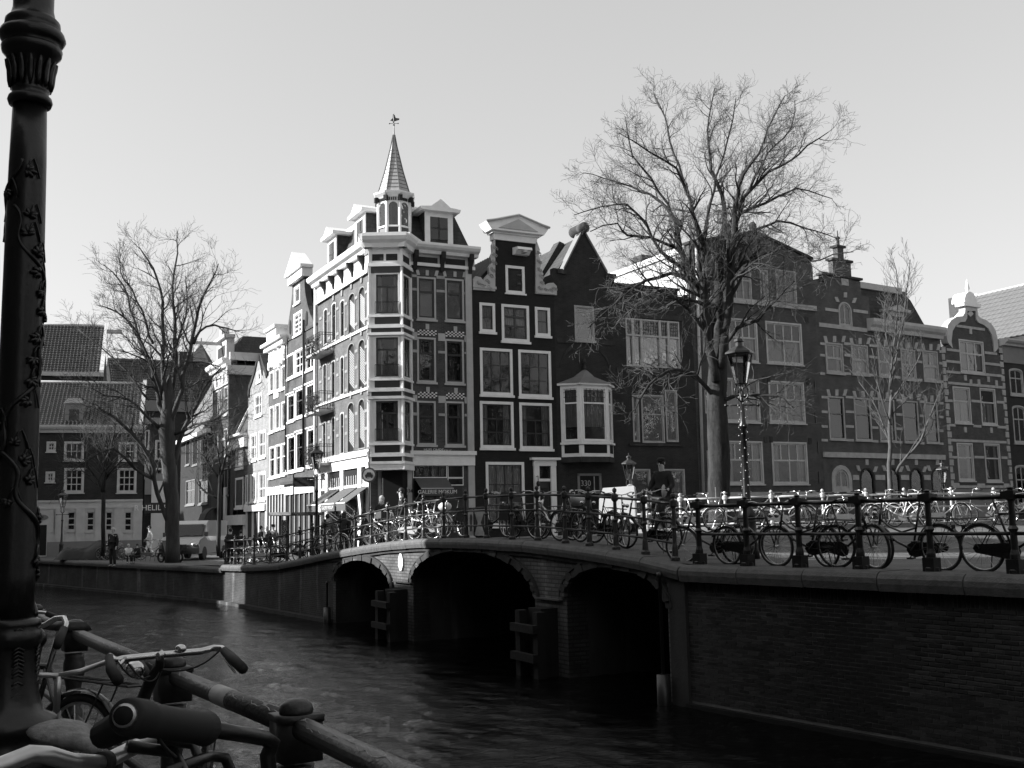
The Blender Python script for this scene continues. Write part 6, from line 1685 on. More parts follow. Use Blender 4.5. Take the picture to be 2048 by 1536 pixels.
tree('slender_tree', 'slender pale-barked bare tree by the far railing, in front of the arched doorways', YR,
     [[(1788, 1075, 13, 0), (1782, 1010, 11, 0), (1779, 930, 9, 0), (1780, 860, 7.5, 0), (1783, 780, 5.5, 0)],
      [(1783, 785, 7, 0), (1787, 700, 5, 0), (1793, 620, 4, 0), (1797, 560, 3, 0), (1786, 505, 2, 0)],
      [(1784, 770, 7, 0), (1796, 700, 6, .2), (1806, 640, 4.5, .4), (1815, 570, 3, .6), (1822, 505, 2, .6)],
      [(1790, 950, 8, 0), (1815, 915, 7, -.4), (1840, 880, 6, -.6), (1868, 820, 4, -.8), (1890, 765, 2, -1)],
      [(1781, 890, 6, 0), (1765, 850, 5, .2), (1745, 800, 4, .3), (1715, 760, 2, .4)],
      [(1781, 850, 5, 0), (1760, 790, 4, -.3), (1752, 740, 3, -.4), (1742, 690, 2, -.4)],
      [(1783, 800, 5, 0), (1810, 760, 4, -.4), (1835, 720, 3, -.6), (1850, 680, 2, -.6)],
      [(1783, 830, 4, 0), (1815, 800, 3, .4), (1850, 790, 2, .8)],
      [(1786, 720, 4, 0), (1768, 650, 3, 0), (1770, 590, 2, 0)]],
     dict(wander=.22, up=[0, .16, .14, .1], levels=3, kids=[0, 4.2, 3.2, 0], spread=.75, rmin=.005, step=.36, L0=1.2, start=.12, shrink=(1785, 850, .96, .7)), m_barkb, m_barkl, 12, (b.x, b.y, ground_z(b.x, b.y)))
b = atY(430, 1120, 50)
tree('young_tree', 'small scrubby bare tree at the foot of the tall dark corner house', 56,
     [[(437, 1112, 9, 0), (438, 1020, 8, 0), (440, 950, 7, 0)], [(440, 960, 5, 0), (420, 930, 4, 0), (400, 905, 2, 0)], [(440, 950, 5, 0), (452, 910, 4, 0), (458, 870, 2, 0)], [(438, 1000, 4, 0), (412, 985, 3, 0), (390, 960, 2, 0)], [(440, 955, 4, 0), (434, 900, 3, 0), (425, 850, 2, 0)]],
     dict(wander=.35, up=[0, .05, .05, .02], levels=3, kids=[0, 5.0, 4.0, 0], spread=1.0, rmin=.008, step=.3, L0=1.7, start=.1), m_bark, m_barkl, 6, tuple(atz(437, 1112, 1.5)))

ot = copy_tree(big_tree); ot.location = (21.5, 17, 2.3); ot.rotation_euler = (0, 0, 1.9)
tag(ot, 'bare elm on the right-hand street, mirrored in the house windows', 'tree')
ot = copy_tree(big_tree); ot.location = (25, 34, 2.3); ot.rotation_euler = (0, 0, 3.9); ot.scale = (.8, .8, .85)
tag(ot, 'smaller bare elm further up the right-hand street', 'tree')
# ============================================================= RAILINGS
def railing(name, label, posts, h, rails, rr=.028, pr=.05, block=False, ball=True, cap='ball', pmat=None, rmat=None, curve=True):
    """posts: list of base points"""
    pmat = pmat or m_iron; rmat = rmat or m_iron
    t = thing(name, label, 'railing', tuple(posts[0])); off = Vector(posts[0])
    prof = [(pr * 1.9, 0), (pr * 1.9, .05), (pr * 1.3, .08), (pr * 1.15, h * .24), (pr * .85, h * .3), (pr * .8, h * .52), (pr * 1.25, h * .56), (pr * .8, h * .6), (pr * .75, h - .10), (pr * 1.5, h - .06), (pr * 1.5, h + .04), (pr * .6, h + .06)]
    if cap == 'ball': prof += [(pr * .5, h + .075), (pr * 1.0, h + .11), (pr * .9, h + .15), (0.005, h + .18)]
    else: prof += [(pr * .9, h + .08), (0.005, h + .10)]
    base = None
    for i, p in enumerate(posts):
        mb = MB().lathe(prof, (0, 0, 0), 10)
        if block: mb.box(-pr * 1.6, -pr * 1.6, 0, pr * 1.6, pr * 1.6, .19); mb.box(-pr*1.7, -pr*1.7, h - .07, pr*1.7, pr*1.7, h + .03)
        if base is None: base = mb.mesh('post', pmat, False)
        o = link('post', base, t); o.location = Vector(p) - off
        if block:
            d = Vector(posts[min(i + 1, len(posts) - 1)]) - Vector(posts[max(i - 1, 0)]); o.rotation_euler = (0, 0, math.atan2(d.y, d.x))
    for a, b_ in zip(posts, posts[1:]):
        for z in rails:
            a_, b2 = Vector(a) - off + Vector((0, 0, z)), Vector(b_) - off + Vector((0, 0, z))
            part('rail', MB().tube([a_, b2], rr if z > h - .1 else rr * .8, 8), rmat, t, True)
    return t
def on_bridge(px, py=1050, back=.22):
    F = fb if px > 665 else f1
    s, z = F.L(px, py, -back)
    p = F.P0.xy + F.u.xy * s + F.n.xy * back
    zz = ztop(s) if F is fb else ztop(s - f1.w)
    return (p.x, p.y, zz)
bp_ = [452, 470, 489, 509, 541, 574, 600, 625, 650, 681, 710, 742.6, 776, 811, 847, 888, 932, 973, 1024, 1075, 1130, 1178, 1231, 1289, 1348]
railing('railing', 'dark iron railing with ball-topped posts along the humped bridge', [on_bridge(x) for x in bp_], 1.02, (1.0, .66, .30), rr=.026, pr=.045, pmat=m_irong, rmat=m_irong)
def on_right(px, back=.3):
    s, z = f3.L(px, 1080, -back); p = f3.P0.xy + f3.u.xy * s + f3.n.xy * back
    return (p.x, p.y, 2.37)
railing('railing', 'heavy dark railing on the quay wall right of the bridge with bicycles leaning on it', [on_right(x) for x in (1398, 1493, 1598, 1719, 1860, 2028, 2260)], 1.04, (1.0, .52), rr=.030, pr=.055, block=True, cap='flat')
# bright railing on the far side of the street
fr_pts = []
for px, Y in [(1268, 33.2), (1295, 33.0), (1362, 32.6), (1452, 32.2), (1545, 32.0), (1648, 32), (1735, 32.2), (1812, 32.4), (1906, 33), (1992, 34), (2080, 35.5)]:
    p = atY(px, 1050, Y); fr_pts.append((p.x, p.y, ground_z(p.x, p.y) - .03))
print('far rail z', fr_pts)
railing('railing', 'sunlit pale railing with ball finials across the street behind the white bicycles', fr_pts, 1.0, (.98, .60, .22), rr=.03, pr=.05, pmat=m_cream, rmat=m_cream)
kb = thing('kerb', 'pale stone kerb below the sunlit railing across the street', 'kerb', fr_pts[0])
for a, b_ in zip(fr_pts, fr_pts[1:]):
    va, vb = Vector(a) - Vector(fr_pts[0]), Vector(b_) - Vector(fr_pts[0]); d = (vb - va).normalized(); n_ = Vector((d.y, -d.x, 0)) * .45
    if n_.y > 0: n_ = -n_
    mb = MB(); mb.v = [tuple(v + Vector((0, 0, z))) for z in (-.05, .14) for v in (va + n_, vb + n_, vb - n_, va - n_)]
    mb.f = [(0,3,2,1),(4,5,6,7),(0,1,5,4),(1,2,6,5),(2,3,7,6),(3,0,4,7)]; part('kerb_stone', mb, m_kerb, kb)

# ============================================================= LAMPS
def lantern(mb_i, mb_g, z, s=1.0):
    """tapered six-sided lantern standing on z"""
    def hexr(prof, mb, n=6): mb.lathe(prof, (0, 0, 0), n)
    hexr([(.10*s, z), (.11*s, z + .02*s)], mb_i); 
    hexr([(.10*s, z + .03*s), (.20*s, z + .50*s)], mb_g)
    for k in range(6):
        a = k * math.pi / 3
        mb_i.tube([(.105*s*math.cos(a), .105*s*math.sin(a), z + .02*s), (.205*s*math.cos(a), .205*s*math.sin(a), z + .5*s)], .009*s, 4)
    hexr([(.21*s, z + .5*s), (.25*s, z + .52*s), (.24*s, z + .55*s), (.12*s, z + .63*s), (.07*s, z + .65*s), (.06*s, z + .72*s), (.09*s, z + .73*s), (.08*s, z + .77*s), (.02*s, z + .80*s), (.012*s, z + .88*s)], mb_i)
def lamp(label, base, hgt, s=1.0, thick=1.0, garland=False, m=None):
    m = m or m_iron
    t = thing('street_lamp', label, 'street lamp', base)
    k = thick
    prof = [(.17*k, 0), (.17*k, .25), (.14*k, .3), (.13*k, .75), (.15*k, .8), (.09*k, .9), (.07*k, 1.05), (.055*k, hgt * .55), (.045*k, hgt * .82), (.07*k, hgt * .83), (.075*k, hgt * .845), (.05*k, hgt * .86), (.04*k, hgt - .02)]
    part('pole', MB().lathe(prof, n=12), m, t, True)
    mb = MB(); zc_ = hgt - .02
    for a in (0, math.pi / 2, math.pi, math.pi * 1.5):
        mb.tube([(0, 0, zc_), (.10*s*math.cos(a), .10*s*math.sin(a), zc_ + .10*s), (.11*s*math.cos(a), .11*s*math.sin(a), zc_ + .22*s), (.07*s*math.cos(a), .07*s*math.sin(a), zc_ + .30*s)], .012*s, 5)
    mb.tube([(-.26*s, 0, zc_ - .05), (.26*s, 0, zc_ - .05)], .014*s, 6); mb.ball((-.27*s, 0, zc_ - .05), .03*s); mb.ball((.27*s, 0, zc_ - .05), .03*s)
    part('bracket', mb, m, t, True)
    mi, mg = MB(), MB(); lantern(mi, mg, zc_ + .30*s, s)
    l = part('lantern_frame', mi, m, t); part('lantern_glass', mg, m_lglass, l)
    part('lamp_holder', MB().lathe([(.03*s, zc_ + .32*s), (.03*s, zc_ + .45*s), (.05*s, zc_ + .46*s), (.02*s, zc_ + .5*s)], n=8), m_cream, l)
    if garland:
        mb = MB(); rng = random.Random(2)
        for i in range(70):
            f = i / 70; z = .95 + f * (hgt * .72); a = i * 1.35; r = .075 * k
            mb.ball((r * math.cos(a), r * math.sin(a), z), .009, n=5, m=4)
        part('light_bulbs', mb, m_white, t)
    return t
def base_at(px, py, z=None, Y=None):
    if Y: p = atY(px, py, Y); return (p.x, p.y, ground_z(p.x, p.y) - .02)
    p = atz(px, py, z); return (p.x, p.y, z)
lb = base_at(1498, 1100, Y=20.0)
ztl = atY(1484, 803, 20.0).z
lamp('large black street lamp wound with a string of small bulbs, beside the large bare tree', lb, ztl - lb[2], 1.12, 1.15, True)
lb = base_at(1263, 1075, Y=30.5)
l3 = lamp('short street lamp carrying an oval no-entry sign next to the cyclist', lb, atY(1265, 962, 30.5).z - lb[2] - .2, .86, .8, m=m_irong)
sg_ = thing('road_sign', 'oval no-entry sign with white bar hanging below the short lamp', 'sign', (lb[0], lb[1] - .12, atY(1263, 984, 30.4).z), R(6))
part('disc', MB().prism([(.135 * math.cos(t * .3927) * 1.0, .21 * math.sin(t * .3927)) for t in range(16)], 0, .02), m_cream, sg_); part('bar', MB().box(-.13, -.006, -.03, .13, -.001, .035), m_white, sg_)
part('rim', MB().loop([(.14 * math.cos(t * .3927), .0, .215 * math.sin(t * .3927)) for t in range(16)], .01, 4), m_cream, sg_)
lb = base_at(1893, 1060, Y=40)
lamp('small street lamp beside the scrolled-gable house', lb, atY(1893, 975, 40).z - lb[2] - .1, .95, .75, m=m_irong)
lb = base_at(633, 1105, Y=41); 
lamp('dark street lamp at the left foot of the bridge before the shop awnings', lb, atY(628, 945, 41).z - lb[2] - .2, 1.15, 1.0)
lb = base_at(122, 1117, z=1.5)
lamp('thin street lamp in front of the pale ground floor at the far left', lb, atY(122, 1020, lb[1]).z - lb[2] - .2, 1.3, .9, m=m_irong)

# other street furniture -------------------------------------------------
lb = atz(229, 1105, 1.5)
bw_ = thing('advertising_post', 'thick round wooden post with a pale cap on the left quay', 'post', tuple(lb))
hh = atY(229, 1000, lb.y).z - lb.z
part('shaft', MB().lathe([(.26, 0), (.26, hh)], n=12), m_bark, bw_, True); part('cap', MB().lathe([(.3, hh), (.3, hh + .1), (.05, hh + .2)], n=12), m_white, bw_, True)
# hourglass board tied to the bridge railing
p0, p1 = Vector(on_bridge(936, back=.42)), Vector(on_bridge(969, back=.42))
d = (p1 - p0); W = Vector((d.x, d.y, 0)).length
bd = thing('sign_board', 'pale board with two bars and a dark hourglass mark standing against the bridge railing', 'sign board', (p0.x, p0.y, min(p0.z, p1.z)), math.atan2(d.y, d.x))
H_ = .70
part('board', MB().box(0, 0, .05, W, .03, H_), m_cream, bd)
part('divider', MB().box(W * .36, -.01, .05, W * .40, -.001, H_), m_bdark, bd)
for x in (.14, .22): part('bar', MB().prism([(W * x, .16), (W * (x + .035), .16), (W * (x + .02), .37), (W * (x + .035), H_ - .12), (W * x, H_ - .12), (W * (x - .01), .37)], -.01, -.001), m_dkpaint, bd)
part('dark_triangle', MB().prism([(W * .42, .14), (W * .60, .37), (W * .42, H_ - .1)], -.01, -.001), m_dkpaint, bd)
part('dark_triangle', MB().prism([(W * .99, .14), (W * .99, H_ - .1), (W * .80, .37)], -.01, -.001), m_dkpaint, bd)
# round sign with a car mark, hanging at the corner of the shop
p = atY(738, 950, 47.5)
cs = thing('road_sign', 'round sign with a car symbol on a thin pole before the shop awnings', 'sign', (p.x, p.y, p.z))
r_ = .33
part('disc', MB().prism([(r_ * math.cos(t * .2618), r_ * math.sin(t * .2618)) for t in range(24)], 0, .02), m_awn, cs)
part('face', MB().prism([(r_ * .78 * math.cos(t * .2618), r_ * .78 * math.sin(t * .2618)) for t in range(24)], -.01, -.001), m_cream, cs)
part('car_mark', MB().prism([(-.17, -.09), (.17, -.09), (.17, .01), (.12, .03), (.08, .12), (-.08, .12), (-.12, .03), (-.17, .01)], -.02, -.011).box(-.15, -.02, -.13, -.09, -.0111, -.085).box(.09, -.02, -.13, .15, -.0111, -.085), m_bdark, cs)
part('pole', MB().tube([(0, .03, -2.6), (0, .03, 1.15)], .025, 6), m_irong, cs, True)
# white box cart
p = atY(1180, 1075, 29.5)
ct = thing('box_cart', 'large white box cart with a sloping front parked beside the no-entry lamp', 'cart', (p.x + .25, p.y, ground_z(p.x, p.y) - .02), R(-8))
W = 72 * 29.5 / FPX
part('box', MB().prism([(0, .28), (W, .28), (W, 1.30), (.14, 1.26), (.03, .95)], 0, 1.5), m_white, ct); part('base', MB().box(.05, .05, .2, W - .05, 1.45, .279), m_bdark, ct)
part('side_shade', MB().box(W + .001, .0, .28, W + .02, 1.5, 1.2), m_cream, ct)
for x in (.3, W - .3):
    part('wheel', MB().tube([(x, -.05, .2), (x, .05, .2)], .2, 14).tube([(x, 1.45, .2), (x, 1.55, .2)], .2, 14), m_rubber, ct)
# kiosk canopy at the left bridge foot
p0 = atY(556, 1090, 50); p1 = atY(626, 1090, 49.5)
ks = thing('kiosk', 'open stand with a flat dark canopy and glass sides left of the bridge', 'kiosk', (p0.x, p0.y, 1.55))
W = p1.x - p0.x; hz = atY(590, 1031, 50).z - 1.55
part('canopy', MB().box(-.3, -.5, hz, W + .1, 2, hz + .14), m_bmid, ks)
part('canopy_edge', MB().box(-.3, -.53, hz + .02, W * .4, -.501, hz + .16), m_white, ks)
for x, y in ((.05, 0), (W - .2, 0), (.05, 1.8), (W - .2, 1.8)): part('post', MB().box(x, y, 0, x + .09, y + .09, hz), m_irong, ks)
part('glass_side', MB().box(.06, .1, .3, .08, 1.75, hz - .2), m_lglass, ks)
part('hanging_sign', MB().box(W * .45, -.2, hz + 1.3, W * .45 + .95, -.15, hz + 1.75), m_bdark, ks); part('sign_post', MB().box(W * .42, -.2, hz + .14, W * .42 + .05, -.14, hz + 1.9), m_irong, ks)
mb = MB()
for k in range(4): mb.loop([(W * .42 - .25 - .22 * k + .1 * math.cos(t * .785), -.17, hz + 1.25 + .1 * math.sin(t * .785)) for t in range(8)], .012, 4)
part('scroll_bracket', mb, m_iron, ks)
# van ------------------------------------------------------------------
p = atz(358, 1121, 1.5)
vn = thing('van', 'silver delivery van parked nose-on behind the left bare tree', 'van', (p.x, p.y, 1.5), R(-4)); vn.scale = (1.08, 1.0, 1.06)
w = .98; Lv = 4.6
def section(y, zt, wt, zb=.35, wb=None): return (y, zt, wt, zb, wb or w)
mb = MB()
secs = [(0.0, .75, .90), (.12, .98, .95), (.75, 1.12, .97), (1.35, 1.75, .86), (1.7, 1.90, .84), (4.6, 1.90, .84)]
k = 0
for (y, zt, wt) in secs:
    zm = min(zt, 1.12)
    mb.v += [(-w, y, .32), (-w, y, zm * .8), (-wt - .02, y, zm), (-wt, y, zt), (wt, y, zt), (wt + .02, y, zm), (w, y, zm * .8), (w, y, .32)]
n = 8
for i in range(len(secs) - 1):
    for j in range(n): mb.f.append((i*n+j, i*n+(j+1) % n, (i+1)*n+(j+1) % n, (i+1)*n+j))
mb.f += [tuple(reversed(range(n))), tuple(range((len(secs)-1)*n, len(secs)*n))]
part('body', mb, m_van, vn)
part('windscreen', MB().quad((-.85, .77, 1.14), (.85, .77, 1.14), (.77, 1.30, 1.70), (-.77, 1.30, 1.70)).xf(Matrix.Translation((0, -.03, .02))), m_dark, vn)
part('windscreen_glass', MB().quad((-.86, .76, 1.14), (.86, .76, 1.14), (.78, 1.29, 1.71), (-.78, 1.29, 1.71)).xf(Matrix.Translation((0, -.045, .03))), m_glass, vn)
part('bumper', MB().box(-.97, -.08, .3, .97, .05, .58), m_dkpaint, vn); part('grille', MB().box(-.45, -.03, .62, .45, .0, .72), m_dkpaint, vn)
for s in (-1, 1):
    part('headlight', MB().ball((s * .72, .03, .74), .17, .08, .1), m_chrome, vn, True)
    part('wing_mirror', MB().box(s * 1.02 - .09, .8, 1.12, s * 1.02 + .09, .9, 1.34), m_dkpaint, vn)
    for y in (.75, 3.7): part('wheel', MB().tube([(s * .78, y, .32), (s * .99, y, .32)], .32, 16), m_rubber, vn)
part('number_plate', MB().box(-.26, -.095, .38, .26, -.081, .49), m_white, vn)
for s in (-.35, .3): part('wiper', MB().tube([(s, .70, 1.15), (s + .4, .74, 1.2)], .012, 4), m_dkpaint, vn)
# scooter in front of it
def scooter(label, loc, rz, m=None):
    t = thing('scooter', label, 'scooter', loc, rz); m = m or m_dkpaint
    for x in (0, 1.25): part('wheel', MB().loop([(x + .22 * math.cos(q * .3927), 0, .24 + .22 * math.sin(q * .3927)) for q in range(16)], .055, 6), m_rubber, t, True)
    part('body', MB().prism([(-.3, .55), (-.1, .38), (.35, .3), (.85, .28), (.95, .3), (1.12, .95), (1.05, 1.0), (.8, .36), (.5, .38), (.45, .72), (-.35, .74)], -.14, .14), m, t)
    part('seat', MB().box(-.35, -.13, .745, .48, .13, .85), m_leather, t)
    part('handlebar', MB().tube([(1.05, -.33, 1.05), (1.08, -.1, 1.02), (1.08, .1, 1.02), (1.05, .33, 1.05)], .02, 6), m_irong, t); part('headlamp', MB().ball((1.17, 0, .95), .09), m_chrome, t, True)
    part('fork', MB().tube([(1.1, 0, .95), (1.25, 0, .24)], .03, 6), m_irong, t)
    return t
p = atz(372, 1124, 1.5); scooter('dark scooter parked in front of the silver van', (p.x - .3, p.y - .1, 1.5), R(150))
# tarpaulin-covered cart on the left quay
p = atz(180, 1119, 1.5)
tp = thing('covered_boat_cart', 'dark tarpaulin thrown over a heap on the left quay', 'tarpaulin', (p.x, p.y, 1.5))
mb = MB(); rng = random.Random(5); nx, ny = 22, 9
for i in range(nx + 1):
    for j in range(ny + 1):
        u_, v_ = i / nx, j / ny
        hgt = (math.sin(math.pi * min(max(u_, .0), 1)) ** .35 * .85 * math.sin(math.pi * v_) ** .45) * (1 + .22 * math.sin(u_ * 11 + v_ * 3)) + rng.uniform(-.06, .06)
        mb.v.append((-1.7 + 4.1 * u_, -.9 + 1.8 * v_, max(hgt, 0)))
for i in range(nx):
    for j in range(ny): mb.f.append((i*(ny+1)+j, (i+1)*(ny+1)+j, (i+1)*(ny+1)+j+1, i*(ny+1)+j+1))
part('tarpaulin', mb, m_tarp, tp, True)

# ============================================================= BICYCLES
def bike_parts(style, mf, seg=24, spoke=10, whitefender=False, extra=None, rim=None):
    """geometry of a Dutch bicycle: x forward, rear hub at (0,0,.34), front hub at (1.1,0,.34)"""
    r = .34; out = []
    def W(x):
        mb = MB().loop([(x + (r - .02) * math.cos(2*math.pi*q/seg), 0, r + (r - .02) * math.sin(2*math.pi*q/seg)) for q in range(seg)], .021, 5)
        rm = MB().loop([(x + (r - .045) * math.cos(2*math.pi*q/seg), 0, r + (r - .045) * math.sin(2*math.pi*q/seg)) for q in range(seg)], .010, 4)
        sp = MB()
        for k in range(spoke):
            a = 2 * math.pi * k / spoke; sp.tube([(x + .03 * math.cos(a + .7), (-1) ** k * .025, r + .03 * math.sin(a + .7)), (x + (r - .05) * math.cos(a), 0, r + (r - .05) * math.sin(a))], .0028, 3, cap=False)
        sp.tube([(x, -.05, r), (x, .05, r)], .022, 6)
        return mb, rm, sp
    for x in (0, 1.1): out.append(('wheel', W(x)))
    bb = (.45, 0, .30); seatt = (.30, 0, .82); head = (.93, 0, .80); headb = (.97, 0, .62)
    f = MB()
    f.tube([bb, (.26, 0, .95)], .016, 6)
    if style == 'man': f.tube([(.31, 0, .80), head], .016, 6); f.tube([bb, headb], .018, 6)
    elif style == 'lady': f.tube([(.36, 0, .62), (.6, 0, .56), (.8, 0, .64), (.945, 0, .76)], .016, 6); f.tube([bb, (.7, 0, .42), headb], .018, 6)
    else: f.tube([(.40, 0, .48), (.94, 0, .77)], .018, 6); f.tube([bb, headb], .018, 6)
    for s in (-1, 1):
        f.tube([(0, s * .05, r), (.43, s * .03, .30)], .009, 5); f.tube([(0, s * .05, r), (.31, s * .02, .79)], .008, 5)
        f.tube([(1.1, s * .05, r), (1.02, s * .045, .60), (.985, s * .02, .63)], .011, 5)
    f.tube([(.985, 0, .60), (.915, 0, .90)], .019, 6)
    out.append(('frame', f, mf))
    h = MB()
    h.tube([(.905, 0, .90), (.875, 0, 1.04)], .013, 6)
    for s in (-1, 1): h.tube([(.875, 0, 1.04), (.88, s * .08, 1.05), (.85, s * .2, 1.09), (.76, s * .28, 1.08), (.64, s * .29, 1.05)], .011, 6)
    out.append(('handlebar', h, m_alu if mf is not m_blackp else m_chrome))
    g = MB()
    for s in (-1, 1): g.tube([(.74, s * .283, 1.075), (.62, s * .291, 1.045)], .017, 6)
    out.append(('grip', g, m_rubber))
    sd = MB(); 
    prof_ = [(-.14, .105), (-.08, .11), (0, .07), (.08, .03), (.14, .018)]
    for x, wd in prof_: sd.v += [(.25 + x, -wd, 1.0), (.25 + x, -wd * .6, 1.045), (.25 + x, wd * .6, 1.045), (.25 + x, wd, 1.0)]
    for i in range(4):
        for j in range(3): sd.f.append((i*4+j, i*4+j+1, (i+1)*4+j+1, (i+1)*4+j))
        sd.f.append((i*4+3, i*4, (i+1)*4, (i+1)*4+3))
    sd.f += [(3, 2, 1, 0), (16, 17, 18, 19)]
    out.append(('saddle', sd, m_leather)); out.append(('seat_post', MB().tube([(.27, 0, .9), (.25, 0, 1.0)], .013, 6), m_alu))
    for x, a0, a1 in ((0, .15, 2.75), (1.1, .35, 2.9)):
        mb = MB(); n = 12
        for i in range(n + 1):
            a = a0 + (a1 - a0) * i / n; c, s = math.cos(a), math.sin(a); R_ = r + .018
            mb.v += [(x + R_ * c, -.028, r + R_ * s), (x + (R_ + .012) * c, 0, r + (R_ + .012) * s), (x + R_ * c, .028, r + R_ * s)]
        for i in range(n):
            for j in range(2): mb.f.append((i*3+j, (i+1)*3+j, (i+1)*3+j+1, i*3+j+1))
        out.append(('mudguard', mb, m_whitep if whitefender else mf))
    out.append(('chain_case', MB().prism([(-.06, r + .06), (.45, .42), (.55, .38), (.58, .30), (.54, .22), (.45, .19), (-.06, r - .06), (-.10, r)], -.055, -.03), mf if mf is not m_whitep else m_alu))
    out.append(('crank', MB().tube([(.45, -.075, .30), (.58, -.08, .17)], .009, 5).tube([(.45, .06, .30), (.32, .065, .43)], .009, 5).box(.53, -.16, .155, .63, -.08, .18).box(.27, .065, .42, .37, .145, .445), m_irong))
    out.append(('rack', MB().tube([(-.38, -.05, .74), (.2, -.05, .76)], .007, 4).tube([(-.38, .05, .74), (.2, .05, .76)], .007, 4).tube([(-.38, -.05, .74), (-.38, .05, .74)], .007, 4).tube([(-.15, -.05, .745), (-.15, .05, .745)], .007, 4).tube([(0, -.06, r), (-.2, -.05, .74)], .006, 4).tube([(0, .06, r), (-.2, .05, .74)], .006, 4), m_irong))
    out.append(('kickstand', MB().tube([(.12, .05, .30), (.0, .16, .01)], .009, 5), m_irong))
    out.append(('headlamp', MB().ball((1.03, 0, .84), .045, .04, .04, 8, 6), m_chrome)); out.append(('rear_lamp', MB().box(-.4, -.03, .60, -.375, .03, .66), m_bdark))
    if extra == 'crate': out.append(('crate', MB().box(.98, -.2, .86, 1.30, .2, .87).box(.98, -.2, .87, .995, .2, 1.08).box(1.285, -.2, .87, 1.30, .2, 1.08).box(.995, -.2, .87, 1.285, -.185, 1.08).box(.995, .185, .87, 1.285, .2, 1.08), m_dkpaint))
    if extra == 'bags':
        for s in (-1, 1): out.append(('pannier', MB().box(-.35, s * .07 if s > 0 else -.2, .42, .02, .2 if s > 0 else -.07, .76), m_dkpaint))
    if extra == 'whitebag': out.append(('bag', MB().ball((-.1, 0, .88), .22, .16, .13, 8, 6), m_cream))
    if extra == 'screen': out.append(('windscreen', MB().prism([(-.16, 0), (.16, 0), (.13, .32), (-.13, .32)], -.005, .005).xf(Matrix.Translation((1.02, 0, .92)) @ Matrix.Rotation(R(90), 4, 'Z')), m_cream))
    return out
PROTO = {}
def bike(label, loc, rz, kind='man', color='black', lean=0.0, extra=None, wf=False, group=None, scale=1.0, seg=24, spoke=10, steer=0):
    key = (kind, color, extra, wf, seg, spoke)
    mf = dict(black=m_blackp, white=m_whitep, grey=m_greyp, silver=m_alu)[color]
    if key not in PROTO:
        t = link('bicycle', None)
        for p in bike_parts(kind, mf, seg, spoke, wf, extra):
            if p[0] == 'wheel':
                w_ = part('tyre' if False else 'wheel', p[1][0], m_rubber if color != 'white' else m_rubber, t, True)
                part('rim', p[1][1], m_chrome if color != 'black' else m_alu, w_, True); part('spokes', p[1][2], m_alu, w_)
            else: part(p[0], p[1], p[2], t, p[0] in ('frame', 'handlebar', 'saddle', 'mudguard', 'headlamp', 'bag', 'grip'))
        PROTO[key] = t; t0 = t
    else: t0 = copy_tree(PROTO[key])
    t0.location = loc; t0.rotation_mode = 'XYZ'; t0.rotation_euler = (lean, 0, rz); t0.scale = (scale,) * 3
    tag(t0, label, 'bicycle', group)
    return t0
GB = 'bicycles leaning on the bridge railing'
def bridge_bike(px, flip, label, back=.62, **kw):
    """px = where its centre shows"""
    F = fb if px > 665 else f1
    s, z = F.L(px, 1050, -back); p = F.P0.xy + F.u.xy * s + F.n.xy * back
    ang = F.rz + (math.pi if flip else 0) + kw.pop('turn', 0)
    L2 = .55; c, s_ = math.cos(ang), math.sin(ang)
    gz = ground_z(p.x, p.y)
    sl = (ground_z(p.x + c * .6, p.y + s_ * .6) - ground_z(p.x - c * .6, p.y - s_ * .6)) / 1.2
    o = bike(label, (p.x - c * L2, p.y - s_ * L2, gz - sl * L2 + .0), ang, group=GB, **kw)
    o.rotation_euler = (kw.get('lean', 0), -math.atan(sl), ang)
    return o
# ============================================================= BICYCLES IN PLACE
random.seed(31)
specs = [(662, 0, 'white', 'lady', None, 'white-wheeled bicycle at the sunlit lower end of the bridge railing', .35),
 (704, 1, 'silver', 'lady', None, 'silver bicycle, second up the sunlit slope of the bridge', -.3),
 (738, 0, 'black', 'man', 'crate', 'black bicycle with a crate behind two walkers on the bridge slope', .4),
 (770, 1, 'silver', 'mix', None, 'silver bicycle beside the child in a white vest', .5),
 (806, 0, 'black', 'lady', None, 'dark bicycle in front of the man in the black coat', .35),
 (834, 0, 'white', 'lady', None, 'white step-through bicycle in the sunlit crowd near the gallery window', .6),
 (858, 1, 'silver', 'man', 'whitebag', 'silver bicycle with a pale bag on its carrier below the gallery awning', .45),
 (905, 1, 'black', 'lady', 'bags', 'black bicycle with dark panniers left of the hourglass board', .1),
 (985, 0, 'black', 'man', 'crate', 'black crate bicycle just right of the hourglass board', .25),
 (1018, 1, 'black', 'lady', None, 'dark bicycle before the white many-paned window', -.3),
 (1055, 0, 'black', 'man', 'bags', 'dark bicycle with panniers in front of the white doorcase', .15),
 (1108, 1, 'silver', 'lady', 'whitebag', 'bicycle with a light bag on its rack above the middle arch', .3),
 (1152, 0, 'black', 'lady', None, 'black bicycle below the woman in the fur hood', .2),
 (1192, 1, 'black', 'mix', None, 'dark bicycle in front of the white box cart', .12),
 (1238, 0, 'black', 'lady', None, 'low-framed dark bicycle standing out against the white box cart', -.35),
 (1292, 1, 'black', 'man', None, 'black bicycle on the bridge railing nearest the cyclist', .25)]
for px, flip, col, kd, ex, lab, turn in specs:
    bridge_bike(px, flip, lab, back=.62 + random.uniform(0, .15), color=col, kind=kd, extra=ex, turn=turn, lean=random.uniform(-.10, .04), wf=(col == 'white'))
